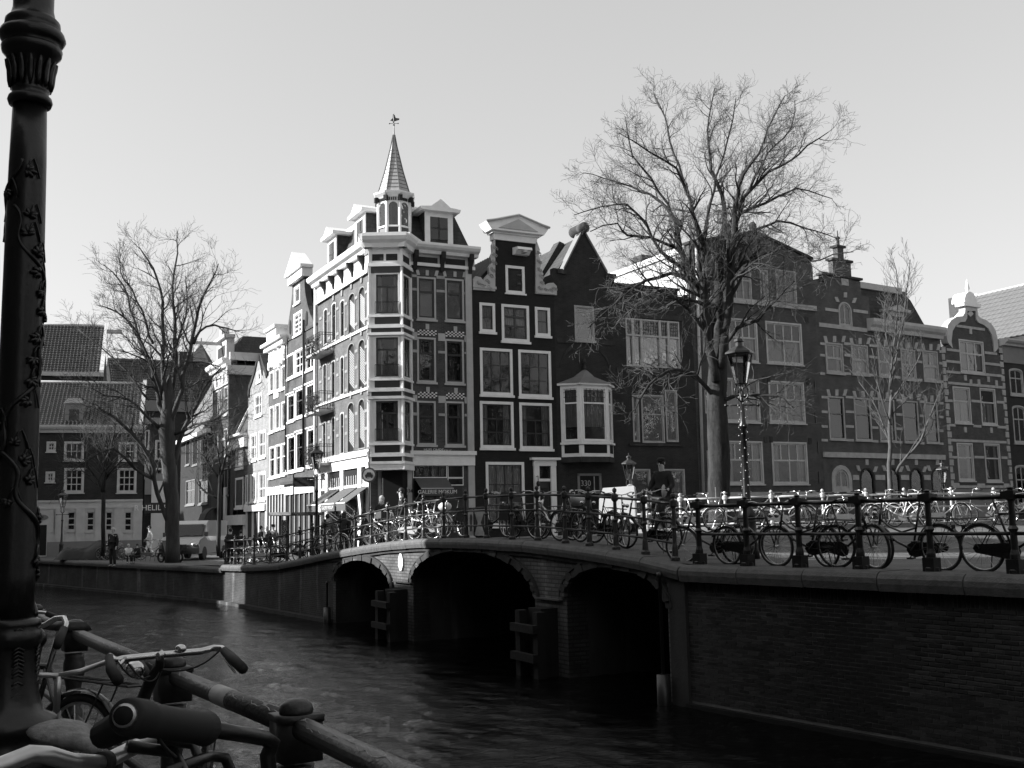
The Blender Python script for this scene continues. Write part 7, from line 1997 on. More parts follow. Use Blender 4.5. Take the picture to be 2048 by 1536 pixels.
def quay_bike(px, flip, lab, **kw):
    turn = kw.pop('turn', 0)
    s, z = f3.L(px, 1080, -.62); p = f3.P0.xy + f3.u.xy * s + f3.n.xy * .62
    ang = f3.rz + (math.pi if flip else 0) + turn
    return bike(lab, (p.x - math.cos(ang) * .55, p.y - math.sin(ang) * .55, 2.35), ang, group='bicycles leaning on the near quay railing', **kw)
quay_bike(1418, 1, 'dark bicycle at the corner post where bridge railing and quay railing meet', kind='lady', lean=.08, turn=.3)
quay_bike(1505, 0, 'black bicycle with chain case, first to the left of the big street lamp foot', kind='man', lean=.09, seg=36, spoke=18)
quay_bike(1612, 1, 'black bicycle with a low saddle just right of the big street lamp', kind='lady', lean=-.09, seg=36, spoke=18, turn=.12)
quay_bike(1700, 0, 'dark bicycle half hidden behind the middle post of the quay railing', kind='mix', lean=.07, seg=36, spoke=18, turn=-.22)
quay_bike(1815, 1, 'black bicycle with pedal hanging down over the sunlit strip of street', kind='lady', lean=-.09, seg=36, spoke=18)
quay_bike(2042, 0, 'black bicycle on its kickstand at the right edge of the picture', kind='man', lean=.09, seg=36, spoke=18)
def far_bike(px, Y, ang, lab, **kw):
    p = atY(px, 1055, Y)
    c, s = math.cos(ang), math.sin(ang)
    x, y = p.x - c * .55, p.y - s * .55
    return bike(lab, (x, y, ground_z(p.x, p.y) - .01), ang, group='bicycles parked at the sunlit railing', **kw)
far_bike(1395, 31.2, .3, 'silver bicycle behind the cyclist at the start of the bright railing', color='silver', kind='lady')
far_bike(1468, 30.9, 2.9, 'bicycle with a white windscreen left of the big street lamp', color='silver', kind='lady', wf=True, extra='screen')
far_bike(1578, 31.0, .15, 'white bicycle right of the big street lamp by the bright railing', color='white', kind='lady', wf=True)
far_bike(1640, 31.1, 3.2, 'white-fendered bicycle, second from the big street lamp', color='silver', kind='man', wf=True)
far_bike(1708, 31.0, .1, 'silver bicycle with high handlebar in front of the gothic window', color='silver', kind='mix', wf=True)
far_bike(1800, 31.2, 3.0, 'bright white step-through bicycle left of the slender pale tree', color='white', kind='lady', wf=True)
far_bike(1822, 31.6, .3, 'white-framed bicycle overlapping the slender tree trunk', color='white', kind='mix', wf=True)
far_bike(1890, 31.3, .2, 'white bicycle with broad white mudguard below the small lamp', color='white', kind='man', wf=True)
far_bike(1975, 32.0, 2.8, 'grey bicycle under the scrolled-gable house', color='grey', kind='man')
far_bike(2035, 32.6, .1, 'pale bicycle at the right end of the bright railing', color='silver', kind='lady', wf=True)
for px, lab, t in ((462, 'silver bicycle below the two people at the left end of the railing', 1.3), (482, 'white-tyred bicycle, second at the left end of the railing', 1.15), (503, 'small-wheeled bicycle, third at the left end of the railing', 1.4), (548, 'dark bicycle before the open stand', .8), (588, 'dark bicycle under the flat canopy', .5), (620, 'dark bicycle leaning at the lamp on the left bridge foot', .4)):
    s, z = f1.L(px, 1090, -.75); p = f1.P0.xy + f1.u.xy * s + f1.n.xy * .75
    ang = f1.rz + t
    o = bike(lab, (p.x - math.cos(ang) * .0, p.y - math.sin(ang) * .0, ground_z(p.x, p.y) + .02), ang, color='silver' if px < 510 else 'black', kind='lady', wf=px < 510, group='bicycles at the left foot of the bridge')
for px, lab, a in ((222, 'dark bicycle at the rack beside the advertising post', .3), (262, 'bicycle at the low rack on the left quay, next to the sitting people', 2.8), (300, 'bicycle in the low rack left of the thick tree trunk', .1)):
    p = atz(px, 1119, 1.5); bike(lab, (p.x - .5, p.y, 1.48), a, color='grey', kind='lady', group='bicycles on the left quay')
p0, p1 = atz(245, 1122, 1.5), atz(318, 1122, 1.5)
rk = thing('bicycle_rack', 'low metal bicycle rack with slanted bars on the left quay', 'bicycle rack', (p0.x, p0.y, 1.48), math.atan2(p1.y - p0.y, p1.x - p0.x))
W = (p1 - p0).xy.length; part('top_bar', MB().tube([(0, 0, .42), (W, 0, .42)], .02, 6), m_irong, rk)
for i in range(8): part('hoop', MB().tube([(.1 + i * W / 8, .0, .42), (.22 + i * W / 8, -.2, .02)], .014, 5), m_irong, rk)

# ============================================================= PEOPLE
def skinned(name, verts, edges, radii, m, parent, root=0, sub=1):
    me = bpy.data.meshes.new(name); me.from_pydata(verts, edges, [])
    o = bpy.data.objects.new(name, me); COL.objects.link(o)
    sk = o.modifiers.new('s', 'SKIN'); ss = o.modifiers.new('u', 'SUBSURF'); ss.levels = sub; ss.render_levels = sub
    for i, v in enumerate(me.skin_vertices[0].data):
        r = radii[i]; v.radius = r if isinstance(r, tuple) else (r, r); v.use_root = (i == root)
    dg = bpy.context.evaluated_depsgraph_get(); dg.update()
    m2 = bpy.data.meshes.new_from_object(o.evaluated_get(dg)); bpy.data.objects.remove(o); m2.name = name
    m2.materials.clear(); m2.materials.append(m); m2.polygons.foreach_set('use_smooth', [True] * len(m2.polygons))
    return link(name, m2, parent)
def person(label, loc, rz, h=1.75, pose='stand', coat=None, trousers=None, hair=None, hat=None, long_coat=False, group=None, longhair=False):
    coat = coat or m_coat; trousers = trousers or m_coat; hair = hair or m_haird
    t = thing('person', label, 'person', loc, rz, group); t.scale = (h / 1.75,) * 3
    J = dict(pel=(0, 0, .96), wst=(.0, 0, 1.10), chs=(.02, 0, 1.32), nck=(.02, 0, 1.47), hb=(.035, 0, 1.57), ht=(.04, 0, 1.69))
    side = {}
    for s, n in ((1, 'L'), (-1, 'R')):
        J['sh' + n] = (.01, s * .17, 1.41); J['el' + n] = (-.02, s * .23, 1.14); J['wr' + n] = (.08, s * .24, .90)
        J['hp' + n] = (0, s * .09, .90); J['kn' + n] = (.03, s * .10, .50); J['an' + n] = (-.01, s * .10, .09); J['to' + n] = (.16, s * .12, .03)
    if pose == 'walk':
        J.update(elL=(-.12, .22, 1.16), wrL=(-.06, .24, .94), elR=(.06, -.23, 1.15), wrR=(.22, -.22, 1.0), knL=(.18, .09, .53), anL=(.22, .09, .09), toL=(.38, .1, .06), knR=(-.02, -.09, .5), anR=(-.26, -.09, .16), toR=(-.12, -.1, .04))
    if pose in ('cycle', 'sit'):
        dz = .02 if pose == 'cycle' else -.42
        for k in list(J):
            x, y, z = J[k]
            J[k] = (x, y, z + dz)
        lean = .05
        for k in ('chs', 'nck', 'hb', 'ht', 'shL', 'shR', 'wst'):
            x, y, z = J[k]; J[k] = (x + lean * (z - .9 - dz) / .5, y, z)
        for s, n in ((1, 'L'), (-1, 'R')):
            if pose == 'cycle':
                J['el' + n] = (.12, s * .27, 1.16); J['wr' + n] = (.33, s * .26, 1.07)
                k = 0.0 if s > 0 else .22
                J['kn' + n] = (.42, s * .11, .66 + k * .6); J['an' + n] = (.26 + k * .3, s * .12, .22 + k); J['to' + n] = (.42 + k * .3, s * .13, .16 + k)
            else:
                J['el' + n] = (.08, s * .24, 1.0); J['wr' + n] = (.30, s * .15, .78); J['kn' + n] = (.42, s * .12, .50); J['an' + n] = (.42, s * .12, .09); J['to' + n] = (.58, s * .13, .03)
    names = list(J); V = [J[n] for n in names]; I = {n: i for i, n in enumerate(names)}
    Rr = dict(pel=.115, wst=.10, chs=.125, nck=.052, hb=.075, ht=.082)
    for n in 'LR': Rr.update({'sh' + n: .055, 'el' + n: .036, 'wr' + n: .024, 'hp' + n: .08, 'kn' + n: .052, 'an' + n: .034, 'to' + n: .03})
    E = [('pel', 'wst'), ('wst', 'chs'), ('chs', 'nck'), ('nck', 'hb'), ('hb', 'ht')]
    for n in 'LR': E += [('chs', 'sh' + n), ('sh' + n, 'el' + n), ('el' + n, 'wr' + n), ('pel', 'hp' + n), ('hp' + n, 'kn' + n), ('kn' + n, 'an' + n), ('an' + n, 'to' + n)]
    Vb = list(V); Eb = [(I[a], I[b_]) for a, b_ in E]; Rb = [Rr[n] for n in names]
    for n in 'LR':      # five fingers
        w = Vector(J['wr' + n]); e = Vector(J['el' + n]); d = (w - e).normalized(); sd = d.cross(Vector((0, 1, 0))).normalized() if abs(d.y) < .9 else Vector((1, 0, 0))
        pl = len(Vb); Vb.append(tuple(w + d * .055)); Rb.append(.026); Eb.append((I['wr' + n], pl))
        for k in range(5):
            o_ = sd * (.022 * (k - 1.6)); L_ = (.075, .085, .08, .065, .05)[k] if k < 4 else .05
            a = len(Vb)
            if k == 4: q1, q2 = w + d * .03 + sd * .035, w + d * .06 + sd * .055
            else: q1, q2 = w + d * (.07 + L_ * .5) + o_, w + d * (.065 + L_) + o_ * 1.1
            Vb += [tuple(q1), tuple(q2)]; Rb += [.009, .007]; Eb += [(pl if k < 4 else I['wr' + n], a), (a, a + 1)]
    nz = len(Vb); hb = Vector(J['hb']); ht = Vector(J['ht'])
    body_ = skinned('body', Vb, Eb, Rb, m_skin, t, 0)
    # face and hair
    c = (hb + ht) / 2 + Vector((0, 0, .015))
    mb = MB().ball((c.x + .095, 0, c.z - .015), .018, .014, .024, 6, 4); part('nose', mb, m_skin, body_, True)
    mb = MB()
    for s in (-1, 1): mb.ball((c.x + .082, s * .03, c.z + .012), .010, .010, .007, 6, 4)
    part('eyes', mb, m_haird, body_, True); part('mouth', MB().ball((c.x + .086, 0, c.z - .055), .006, .022, .006, 6, 4), m_bmid, body_, True)
    mb = MB()
    for s in (-1, 1): mb.ball((c.x, s * .088, c.z - .005), .018, .008, .03, 6, 4)
    part('ears', mb, m_skin, body_, True)
    mb = MB().ball((c.x - .022, 0, c.z + .028), .098, .094, .105, 10, 8)
    if longhair: mb.ball((c.x - .06, 0, c.z - .08), .07, .09, .14, 8, 6)
    part('hair', mb, hair, t, True)
    if hat: part('cap', MB().ball((c.x - .01, 0, c.z + .075), .105, .10, .06, 10, 6).ball((c.x + .08, 0, c.z + .05), .06, .06, .012, 8, 4), hat, t, True)
    # clothes
    Vc = [J[n] for n in ('pel', 'wst', 'chs', 'nck', 'shL', 'elL', 'wrL', 'shR', 'elR', 'wrR')]
    px_, py_, pz_ = J['pel']; Vc.append((px_, py_, pz_ - (.38 if long_coat and pose in ('stand', 'walk') else .10)))
    Ec = [(0, 1), (1, 2), (2, 3), (2, 4), (4, 5), (5, 6), (2, 7), (7, 8), (8, 9), (0, 10)]
    skinned('coat', Vc, Ec, [(.165, .145), (.155, .13), (.175, .14), .066, .088, .062, .048, .088, .062, .048, .17 if long_coat else .165], coat, t, 0)
    Vt = [J[n] for n in ('pel', 'hpL', 'knL', 'anL', 'hpR', 'knR', 'anR')]
    skinned('trousers', Vt, [(0, 1), (1, 2), (2, 3), (0, 4), (4, 5), (5, 6)], [.13, .10, .078, .062, .10, .078, .062], trousers, t, 0)
    for n in 'LR': skinned('shoe', [tuple(Vector(J['an' + n]) - Vector((.03, 0, .04))), J['to' + n]], [(0, 1)], [.05, .042], m_dkpaint, t, 0)
    return t
def stand_at(px, head_py, h, Y0=24, Y1=70):
    """distance at which a person of height h standing on the street shows the head at that height"""
    best = None
    Y = Y0
    while Y < Y1:
        p = atY(px, head_py, Y); e = abs(p.z - ground_z(p.x, p.y) - h)
        if best is None or e < best[0]: best = (e, p.x, p.y, ground_z(p.x, p.y))
        Y += .25
    return best[1:]
def put(px, hy, h, rz, label, Y=None, **kw):
    if Y:
        p = atY(px, hy, Y); g = ground_z(p.x, p.y); hh = p.z - g; q = (p.x, p.y, g)
        h = min(max(hh, h * .85), h * 1.12); q = (p.x, p.y, p.z - h)
        if q[2] < g: pass
    else: q = stand_at(px, hy, h)
    print(label[:30], [round(v, 2) for v in q], round(h, 2))
    return person(label, q, R(rz), h, **kw)
put(804, 976, 1.82, 190, 'man in a long black coat looking down by the gallery door', long_coat=True)
put(763, 992, 1.70, 60, 'fair-haired woman in a dark coat walking up the bridge', hair=m_hairl, pose='walk', longhair=True)
put(775, 1008, 1.40, 70, 'child in a white vest walking beside the fair-haired woman', hair=m_hairl, coat=m_vest, pose='walk')
put(655, 1029, 1.62, 100, 'dark-haired person in grey with a pale scarf at the bridge foot', coat=m_coatg)
put(688, 1024, 1.68, 80, 'person with long dark hair and black coat before the sunny shop', longhair=True)
put(729, 1022, 1.60, 200, 'person in a dark jacket bending over a bicycle', pose='walk')
put(461, 1057, 1.72, 80, 'broad person in a dark jacket, left of the two at the railing end', Y=46.5)
put(482, 1061, 1.66, 100, 'slimmer person in a dark jacket, right of the two at the railing end', Y=46.7)
put(521, 1065, 1.66, 30, 'person in dark clothes left of a fair-haired companion near the open stand', coat=m_coat)
put(535, 1066, 1.66, 210, 'fair-haired person in a grey jacket near the open stand', hair=m_hairl, coat=m_coatg)
put(547, 1060, 1.72, 250, 'person with a dark cap standing under the left end of the flat canopy', hat=m_coat, coat=m_coatg)
put(1144, 981, 1.70, 250, 'woman with a pale fur hood and light scarf above the middle arch', Y=27, hair=m_hairl, longhair=True)
put(227, 1070, 1.72, 250, 'white-haired person standing by the advertising post', hair=m_hairl)
put(257, 1076, 1.30, 300, 'fair-haired person sitting on the left quay', hair=m_hairl, coat=m_vest, pose='sit', Y=53)
put(277, 1076, 1.30, 240, 'dark-coated person sitting to the right on the left quay', pose='sit', Y=53)
put(300, 1052, 1.75, 200, 'sunlit person in white walking towards the side street', coat=m_vest, trousers=m_vest, pose='walk', Y=62)
# the cyclist
p = atY(1316, 1000, 24.6); g = ground_z(p.x, p.y)
ca = R(236)
cy = person('man in a dark jacket and knitted cap riding a bicycle across the bridge', (p.x + .15, p.y, g), ca, 1.78, pose='cycle', hat=m_coat)
s_ = atY(1316, 936, 24.6).z
bike('bicycle ridden by the man in the knitted cap', (p.x + .15 - math.cos(ca) * .25, p.y - math.sin(ca) * .25, g), ca, color='silver', kind='man', wf=True)
bg_ = thing('shoulder_bag', 'pale bag carried at the waist of the cyclist', 'bag', (p.x - .05, p.y - .02, g + 1.05), ca)
part('bag', MB().ball((0, .22, 0), .10, .06, .17, 8, 6), m_cream, bg_, True); part('strap', MB().tube([(0, .2, .1), (0, .1, .35), (0, -.1, .45)], .015, 4), m_coat, bg_)
# ============================================================= FOREGROUND
# ornamental lamp post at the left
LPY = 3.8
ax = atY(38, 800, LPY)
lpz = 1.6
k = FPX / LPY
def lz(py): return atY(40, py, LPY).z - lpz
lp = thing('street_lamp', 'ornate cast-iron lamp post with twining vine relief at the left edge', 'street lamp', (ax.x, LPY, lpz))
def pr_(lst): return [(w / k, lz(y)) for w, y in lst]
part('pedestal', MB().lathe([(.20, 0), (.20, .12), (.18, .16)] + pr_([(100, 1530), (104, 1515), (88, 1500), (86, 1490), (78, 1478), (90, 1462), (93, 1448), (88, 1436), (66, 1425), (60, 1405), (56, 1390), (50, 1300), (52, 1292), (58, 1288), (58, 1262), (52, 1256), (56, 1250), (54, 1240), (42, 1234)]), n=28), m_iron, lp, True)
part('shaft', MB().lathe(pr_([(42, 1236), (42, 1150), (40, 1000), (39, 700), (38, 500), (36, 330), (33, 212)]), n=28), m_iron, lp, True)
part('capital', MB().lathe(pr_([(33, 213), (41, 212), (44, 204), (42, 197), (36, 193), (36, 186), (38, 182), (34, 178), (37, 150), (42, 130), (50, 118), (58, 110), (60, 100), (56, 95), (52, 93), (60, 88), (66, 78), (62, 67), (52, 62), (55, 56), (54, 46), (48, 40), (44, 36), (40, 20), (40, -80), (34, -400), (30, -900)]), n=28), m_iron, lp, True)
mb = MB()
for i in range(16):       # acanthus leaves on the bell
    a = i * math.pi / 8; pts = []
    for j in range(6):
        y = 180 - j * 11; r = (35 + (3 if j < 3 else (j - 2) * 4)) / k + .004; pts.append((r * math.cos(a), r * math.sin(a), lz(y)))
    mb.tube(pts, [.004, .010, .012, .012, .010, .005], 5)
part('capital_leaf', mb, m_iron, lp, True)
random.seed(77)
vine = MB(); leaf = MB()
def rad(z):
    y = 1056 - (z + lpz - 3.2) * k
    return (39 + (y - 700) * .006) / k if y > 300 else 36 / k
for sgn, ph in ((1, 0.4), (-1, 2.2)):
    pts = []
    n = 150
    z0, z1 = lz(1232), lz(330 if sgn > 0 else 420)
    for i in range(n + 1):
        f = i / n; z = z0 + (z1 - z0) * f; a = ph + sgn * f * 10.5 + .35 * math.sin(f * 40); r = rad(z) + .003
        pts.append((r * math.cos(a), r * math.sin(a), z))
    vine.tube(pts, [.010 - .004 * i / n for i in range(n + 1)], 6)
    for i in range(6, n, 7):
        x, y, z = pts[i]; a = math.atan2(y, x) + random.choice((-.45, .45)); r = rad(z) + .002
        la = random.uniform(0, 6.28); L_ = random.uniform(.026, .038)
        for q in range(5):
            qa = la + (q - 2) * .75; ll = L_ * (1 - .18 * abs(q - 2))
            leaf.tube([((r + h_) * math.cos(a + u_ * ll * math.cos(qa) / r), (r + h_) * math.sin(a + u_ * ll * math.cos(qa) / r), z + u_ * ll * math.sin(qa)) for u_, h_ in ((0, .004), (.45, .007), (.8, .005), (1, .001))], [.006, .008, .006, .001], 5)
        # curling tendril
        vine.tube([((r + .003) * math.cos(a + s * .16), (r + .003) * math.sin(a + s * .16), z + .05 * math.sin(s * .9)) for s in range(5)], .004, 4)
part('vine', vine, m_iron, lp, True); part('vine_leaves', leaf, m_iron, lp, True)
mb = MB()
for i in range(20):       # relief panel on the pedestal
    for s in range(6):
        a = s * math.pi / 3 + .2; y = 1400 - i * 7.5; r = (51 + (i % 3) * 1.2) / k
        mb.tube([(r * math.cos(a + d_ * .10), r * math.sin(a + d_ * .10), lz(y) + .006 * math.cos(d_ * 1.5)) for d_ in (-2, -1, 0, 1, 2)], .005, 4)
part('relief', mb, m_iron, lp, True)['kind'] = 'stuff'
lm, lg = MB(), MB()
lantern(lm, lg, 3.7 + .2, 1.1); l_ = part('lantern_frame', lm, m_iron, lp); part('lantern_glass', lg, m_lglass, l_)

# canal railing on our side
nposts = []
for px, cy in [(762, 1531), (592, 1452), (346, 1352), (150, 1267), (70, 1231), (20, 1207)]:
    p = atz(px, cy, 2.55); nposts.append((p.x, p.y, p.z))
def near_post(n):
    mb = MB(); H = .97
    mb.lathe([(.10, 0), (.10, .05), (.065, .09), (.05, .16), (.045, .36), (.07, .42), (.07, .46), (.045, .5), (.045, .62), (.062, .70), (.064, .77), (.055, .80), (.060, .83)], n=16)
    mb.box(-.066, -.066, .845, .066, .066, .985)
    mb.box(-.07, -.07, .968, .07, .07, .99)
    mb.lathe([(.054, .988), (.056, 1.0), (.050, 1.02), (.032, 1.034), (.006, 1.038)], n=16)
    return mb
zr_ = sum(p[2] for p in nposts) / len(nposts)
nr = thing('railing', 'thick round canal railing with domed posts in the foreground', 'railing', (nposts[0][0], nposts[0][1], 1.6))
print('near rail z', [round(p[2], 2) for p in nposts])
RAILZ = 2.55
pm = None
rp = [obank(t, .0, RAILZ) for t in (-4, -2.5, -1.0)]
pts = [Vector((p[0], p[1], RAILZ)) for p in nposts]
first = pts[0] + (pts[0] - pts[1]) * 2.0
allp = [first] + pts
for i, p in enumerate(allp):
    if pm is None: pm = near_post(i).mesh('post', m_irong, True)
    if i == 1: continue
    o = link('post', pm, nr); o.location = (p.x - nr.location.x, p.y - nr.location.y, 0); o.rotation_euler = (0, 0, math.atan2(OD.y, OD.x))
last = allp[-1] + (allp[-1] - allp[-2]) * 6
seq = [allp[0]] + allp[2:] + [last]
for a, b_ in zip(seq, seq[1:]):
    o_ = Vector((nr.location.x, nr.location.y, 1.6))
    part('rail', MB().tube([a - o_, b_ - o_], .037, 16), mat('worn_rail_paint', .03, .4, .6, 9, spec=.5, bump=.4, bscale=50), nr, True)
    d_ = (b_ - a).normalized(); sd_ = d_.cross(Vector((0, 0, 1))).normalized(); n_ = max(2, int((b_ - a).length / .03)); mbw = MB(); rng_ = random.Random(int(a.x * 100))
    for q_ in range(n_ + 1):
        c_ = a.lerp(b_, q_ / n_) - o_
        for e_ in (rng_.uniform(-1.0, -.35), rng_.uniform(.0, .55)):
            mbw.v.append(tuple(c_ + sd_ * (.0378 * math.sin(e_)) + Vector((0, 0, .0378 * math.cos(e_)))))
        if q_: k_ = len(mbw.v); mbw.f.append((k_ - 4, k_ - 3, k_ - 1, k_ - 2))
    part('highlight_strip', mbw, mat('pale_highlight_paint', .22, .6, .6, 30, bump=.4, bscale=80), nr)  # ragged pale strip paints the highlight along the rail top
    part('lower_rail', MB().tube([a - o_ - Vector((0, 0, .5)), b_ - o_ - Vector((0, 0, .5))], .022, 10), m_irong, nr, True)
a, b_ = seq[2], seq[1]
for i, (f0, f1_) in enumerate([(.44, .56)]):
    q0, q1 = a.lerp(b_, f0) - Vector((nr.location.x, nr.location.y, 1.6)), a.lerp(b_, f1_) - Vector((nr.location.x, nr.location.y, 1.6))
    part('white_tape', MB().tube([q0, q1], .0385, 16), m_cream, nr, True)

def wpt(px, py, Y): return atY(px, py, Y)
# bicycle A, its handlebar seen broadside before the water
def bikeparts_world(name, label, loc):
    return thing(name, label, 'bicycle', loc)
A = bike('old bicycle with chrome straight handlebar and dark grips leaning on the foreground railing', (0, 0, 0), 0, kind='man', color='black', seg=48, spoke=28, extra=None)
for ch in list(A.children):
    if ch.name.split('.')[0] in ('handlebar', 'grip', 'headlamp', 'saddle', 'seat_post', 'rack', 'rear_lamp', 'kickstand'): bpy.data.objects.remove(ch)
YA = 3.75
hc = wpt(322, 1318, YA)
ang = R(104)
A.rotation_euler = (R(6), 0, ang); A.scale = (1.04,) * 3
off = Matrix.Rotation(ang, 3, 'Z') @ (Vector((.875, 0, 0)) * 1.04)
A.location = (hc.x - off.x + .05, hc.y - off.y + .1, 1.6)
bpy.context.view_layer.update()
Ai = A.matrix_world.inverted()
def A_part(name, pts, r, m, n=12): return part(name, MB().tube([Ai @ p for p in pts], r, n), m, A, True)
A_part('handlebar', [wpt(220, 1313, YA - .12), wpt(231, 1322, YA - .16), wpt(245, 1318, YA - .14), wpt(320, 1310, YA), wpt(400, 1303, YA + .12), wpt(428, 1296, YA + .15), wpt(444, 1297, YA + .14), wpt(456, 1308, YA + .08)], .0115, m_chrome)
A_part('grip', [wpt(219, 1315, YA - .14), wpt(223, 1340, YA - .22), wpt(236, 1360, YA - .3)], [.014, .017, .018], m_rubber)
A_part('grip', [wpt(449, 1302, YA + .10), wpt(470, 1322, YA - .0), wpt(486, 1338, YA - .08)], [.015, .018, .017], m_rubber)
A_part('stem', [wpt(321, 1311, YA), wpt(319, 1330, YA + .02), wpt(300, 1365, YA + .05), wpt(282, 1408, YA + .1)], [.012, .016, .021, .021], m_iron)
A_part('clamp', [wpt(316, 1306, YA - .02), wpt(324, 1316, YA - .02)], .017, m_chrome)
lmp = part('headlamp', MB().ball(tuple(Ai @ wpt(270, 1339, YA + .02)), .032, .032, .028, 16, 12), m_chrome, A, True)
part('brake_lever', MB().tube([Ai @ wpt(236, 1320, YA - .15), Ai @ wpt(241, 1328, YA - .2), Ai @ wpt(250, 1316, YA - .14)], .006, 6), m_chrome, A, True)

for k_, (c0_, c1_, c2_) in enumerate([((236, 1322), (262, 1372), (300, 1352)), ((250, 1318), (300, 1392), (318, 1345)), ((440, 1300), (392, 1352), (322, 1340))]):
    q_ = [Ai @ wpt(*c0_, YA - .12), Ai @ wpt(*c1_, YA - .1), Ai @ wpt(*c2_, YA)]
    part('brake_cable', MB().tube([(1 - u_) ** 2 * q_[0] + 2 * u_ * (1 - u_) * q_[1] + u_ * u_ * q_[2] for u_ in [i_ / 10 for i_ in range(11)]], .0028, 5), m_rubber, A, True)
part('bell', MB().ball(tuple(Ai @ wpt(362, 1297, YA + .05)), .019, .019, .014, 12, 8), m_chrome, A, True)
part('lever', MB().tube([Ai @ wpt(444, 1303, YA + .1), Ai @ wpt(452, 1322, YA + .06), Ai @ wpt(470, 1345, YA - .04)], .004, 6), m_chrome, A, True)
# bicycle B further off behind the post
B = bike('dark bicycle with swept-back handlebar half hidden behind the lamp post', (0, 0, 0), 0, kind='man', color='black', seg=49, spoke=28)
p = wpt(146, 1468, 6.0)
B.rotation_euler = (R(5), 0, R(150)); off = Matrix.Rotation(R(150), 3, 'Z') @ Vector((0.0, 0, 0))
B.location = (p.x - off.x, p.y - off.y, 1.6); B.scale = (1.04,) * 3
C_ = bike('bicycle with a wide vinyl saddle beside the lamp post pedestal', (0, 0, 0), 0, kind='lady', color='grey', seg=50, spoke=28)
for ch in list(C_.children):
    if ch.name.split('.')[0] in ('saddle', 'seat_post'): bpy.data.objects.remove(ch)
p = wpt(150, 1490, 3.7); aC = R(-20)
off = Matrix.Rotation(aC, 3, 'Z') @ Vector((.25, 0, 0))
C_.rotation_euler = (0, 0, R(118)); off = Matrix.Rotation(R(118), 3, 'Z') @ Vector((.25, 0, 0)); C_.location = (p.x - off.x, p.y - off.y, 1.6)
bpy.context.view_layer.update(); Ci = C_.matrix_world.inverted()
# broad saddle: lofted cushion, nose pointing to the right in the view
mb = MB(); secs = [(-.01, .05, .010), (0.01, .088, .024), (.04, .102, .030), (.09, .098, .032), (.13, .072, .030), (.17, .042, .026), (.21, .028, .022), (.245, .020, .018), (.26, .008, .008)]
c0 = wpt(98, 1452, 3.62); c1 = wpt(216, 1512, 3.45); dn = (c1 - c0).normalized(); sd = dn.cross(Vector((0, 0, 1))).normalized(); up = sd.cross(dn)
for x, w, hh in secs:
    for kk in range(12):
        q = 2 * math.pi * kk / 12; v = c0 + dn * (x * 1.02) + sd * (w * math.cos(q)) + up * (hh * math.sin(q) - .0)
        mb.v.append(tuple(Ci @ v))
for i in range(len(secs) - 1):
    for kk in range(12): mb.f.append((i*12+kk, i*12+(kk+1) % 12, (i+1)*12+(kk+1) % 12, (i+1)*12+kk))
mb.f += [tuple(reversed(range(12))), tuple(range((len(secs)-1)*12, len(secs)*12))]
part('saddle', mb, mat('worn_saddle', .19, .55, .4, 25, bump=.3, bscale=60), C_, True)
part('handlebar', MB().tube([Ci @ wpt(20, 1262, 4.6), Ci @ wpt(62, 1256, 4.6), Ci @ wpt(90, 1250, 4.55), Ci @ wpt(112, 1237, 4.5), Ci @ wpt(128, 1236, 4.45), Ci @ wpt(133, 1248, 4.4), Ci @ wpt(127, 1262, 4.35)], .0115, 10), m_chrome, C_, True)
part('grip', MB().tube([Ci @ wpt(128, 1258, 4.36), Ci @ wpt(120, 1276, 4.3), Ci @ wpt(114, 1292, 4.25)], [.015, .018, .017], 10), m_rubber, C_, True)
part('headlamp', MB().ball(tuple(Ci @ wpt(72, 1277, 4.7)), .045, .045, .045, 14, 10), m_iron, C_, True)

# moped D nearest to us: thick grip, silver bar, front carrier
D = thing('moped', 'moped nearest the camera with thick dark grip, silver bar and black front carrier', 'moped', (-.75, 1.95, 1.6))
Di = Vector(D.location)
def D_part(name, pts, r, m, n=14, par=D): return part(name, MB().tube([p - Di for p in pts], r, n), m, par, True)
Y = 1.9
g = D_part('grip', [wpt(250, 1432, 1.60), wpt(256, 1433, 1.61), wpt(285, 1438, 1.66), wpt(292, 1439, 1.67), wpt(395, 1455, 1.9), wpt(410, 1457, 1.93), wpt(413, 1458, 1.935)], [.024, .028, .029, .0255, .027, .030, .018], m_rubber, 20)
D_part('grip_end', [wpt(247, 1431, 1.588), wpt(251, 1432, 1.60)], [.0160, .0185], m_alu, 18, D)
D_part('grip_hole', [wpt(246, 1431, 1.584), wpt(251, 1432, 1.60)], [.0135, .0135], m_dark, 16, D)
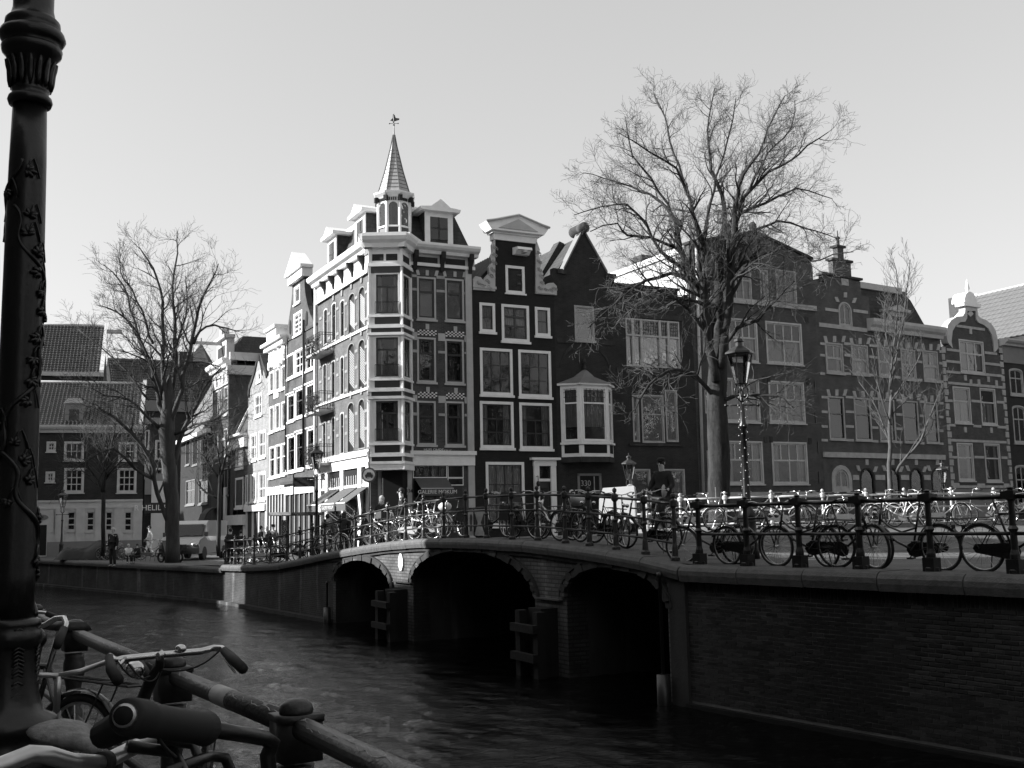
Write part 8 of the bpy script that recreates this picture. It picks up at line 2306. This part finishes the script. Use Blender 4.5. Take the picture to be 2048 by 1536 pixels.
D_part('handlebar', [wpt(410, 1457, 1.93), wpt(480, 1468, 2.0), wpt(528, 1476, Y + .18), wpt(545, 1486, Y + .2), wpt(535, 1510, Y + .2), wpt(540, 1560, Y + .2), wpt(520, 1640, Y + .2)], [.014, .014, .0145, .015, .015, .015, .015], m_iron, 12)
D_part('rubber_boot', [wpt(205, 1470, Y + .5), wpt(245, 1450, Y + .45), wpt(290, 1440, Y + .4)], [.03, .034, .03], m_rubber, 12)
D_part('silver_bar', [wpt(-40, 1548, 1.45), wpt(20, 1524, 1.5), wpt(60, 1508, 1.53), wpt(95, 1510, 1.55), wpt(140, 1523, 1.6), wpt(200, 1527, 1.66)], [.012, .012, .0125, .0125, .0125, .0125], m_alu, 14)
D_part('clamp', [wpt(200, 1527, 1.66), wpt(212, 1523, 1.68)], .017, m_rubber, 14)
D_part('silver_bar', [wpt(210, 1524, 1.68), wpt(262, 1498, 1.8), wpt(300, 1480, 1.95), wpt(365, 1462, 2.2)], [.0125, .0125, .013, .013], m_alu, 14)
for pl in ([(255, 1492, 1.75), (350, 1505, 1.8), (368, 1545, 1.75), (372, 1640, 1.7)], [(300, 1474, 1.95), (385, 1488, 2.0), (402, 1525, 1.95), (410, 1640, 1.9)], [(330, 1545, 1.7), (420, 1512, 1.9), (450, 1515, 1.95), (465, 1550, 1.95), (470, 1620, 1.95)]):
    D_part('carrier_bar', [wpt(*q) for q in pl], .0095, m_iron, 8)
q_ = [wpt(300, 1440, 1.68), wpt(330, 1530, 1.75), wpt(420, 1540, 1.9)]
D_part('brake_cable', [(1 - u_) ** 2 * q_[0] + 2 * u_ * (1 - u_) * q_[1] + u_ * u_ * q_[2] for u_ in [i_ / 12 for i_ in range(13)]], .003, m_rubber, 6)
part('body', MB().prism([(-.5, .25), (.35, .22), (.55, .5), (.62, .95), (.5, .97), (.35, .5), (.1, .45), (.0, .68), (-.55, .70)], -.13, .13).xf(Matrix.Rotation(R(118), 4, 'Z')), m_iron, D)
for x in (-.45, .75): part('wheel', MB().loop([(x + .25 * math.cos(q * .2618), 0, .28 + .25 * math.sin(q * .2618)) for q in range(24)], .045, 8).xf(Matrix.Rotation(R(118), 4, 'Z')), m_rubber, D, True)
for o in PROTO.values():
    if not o.get('category'): bpy.data.objects.remove(o)
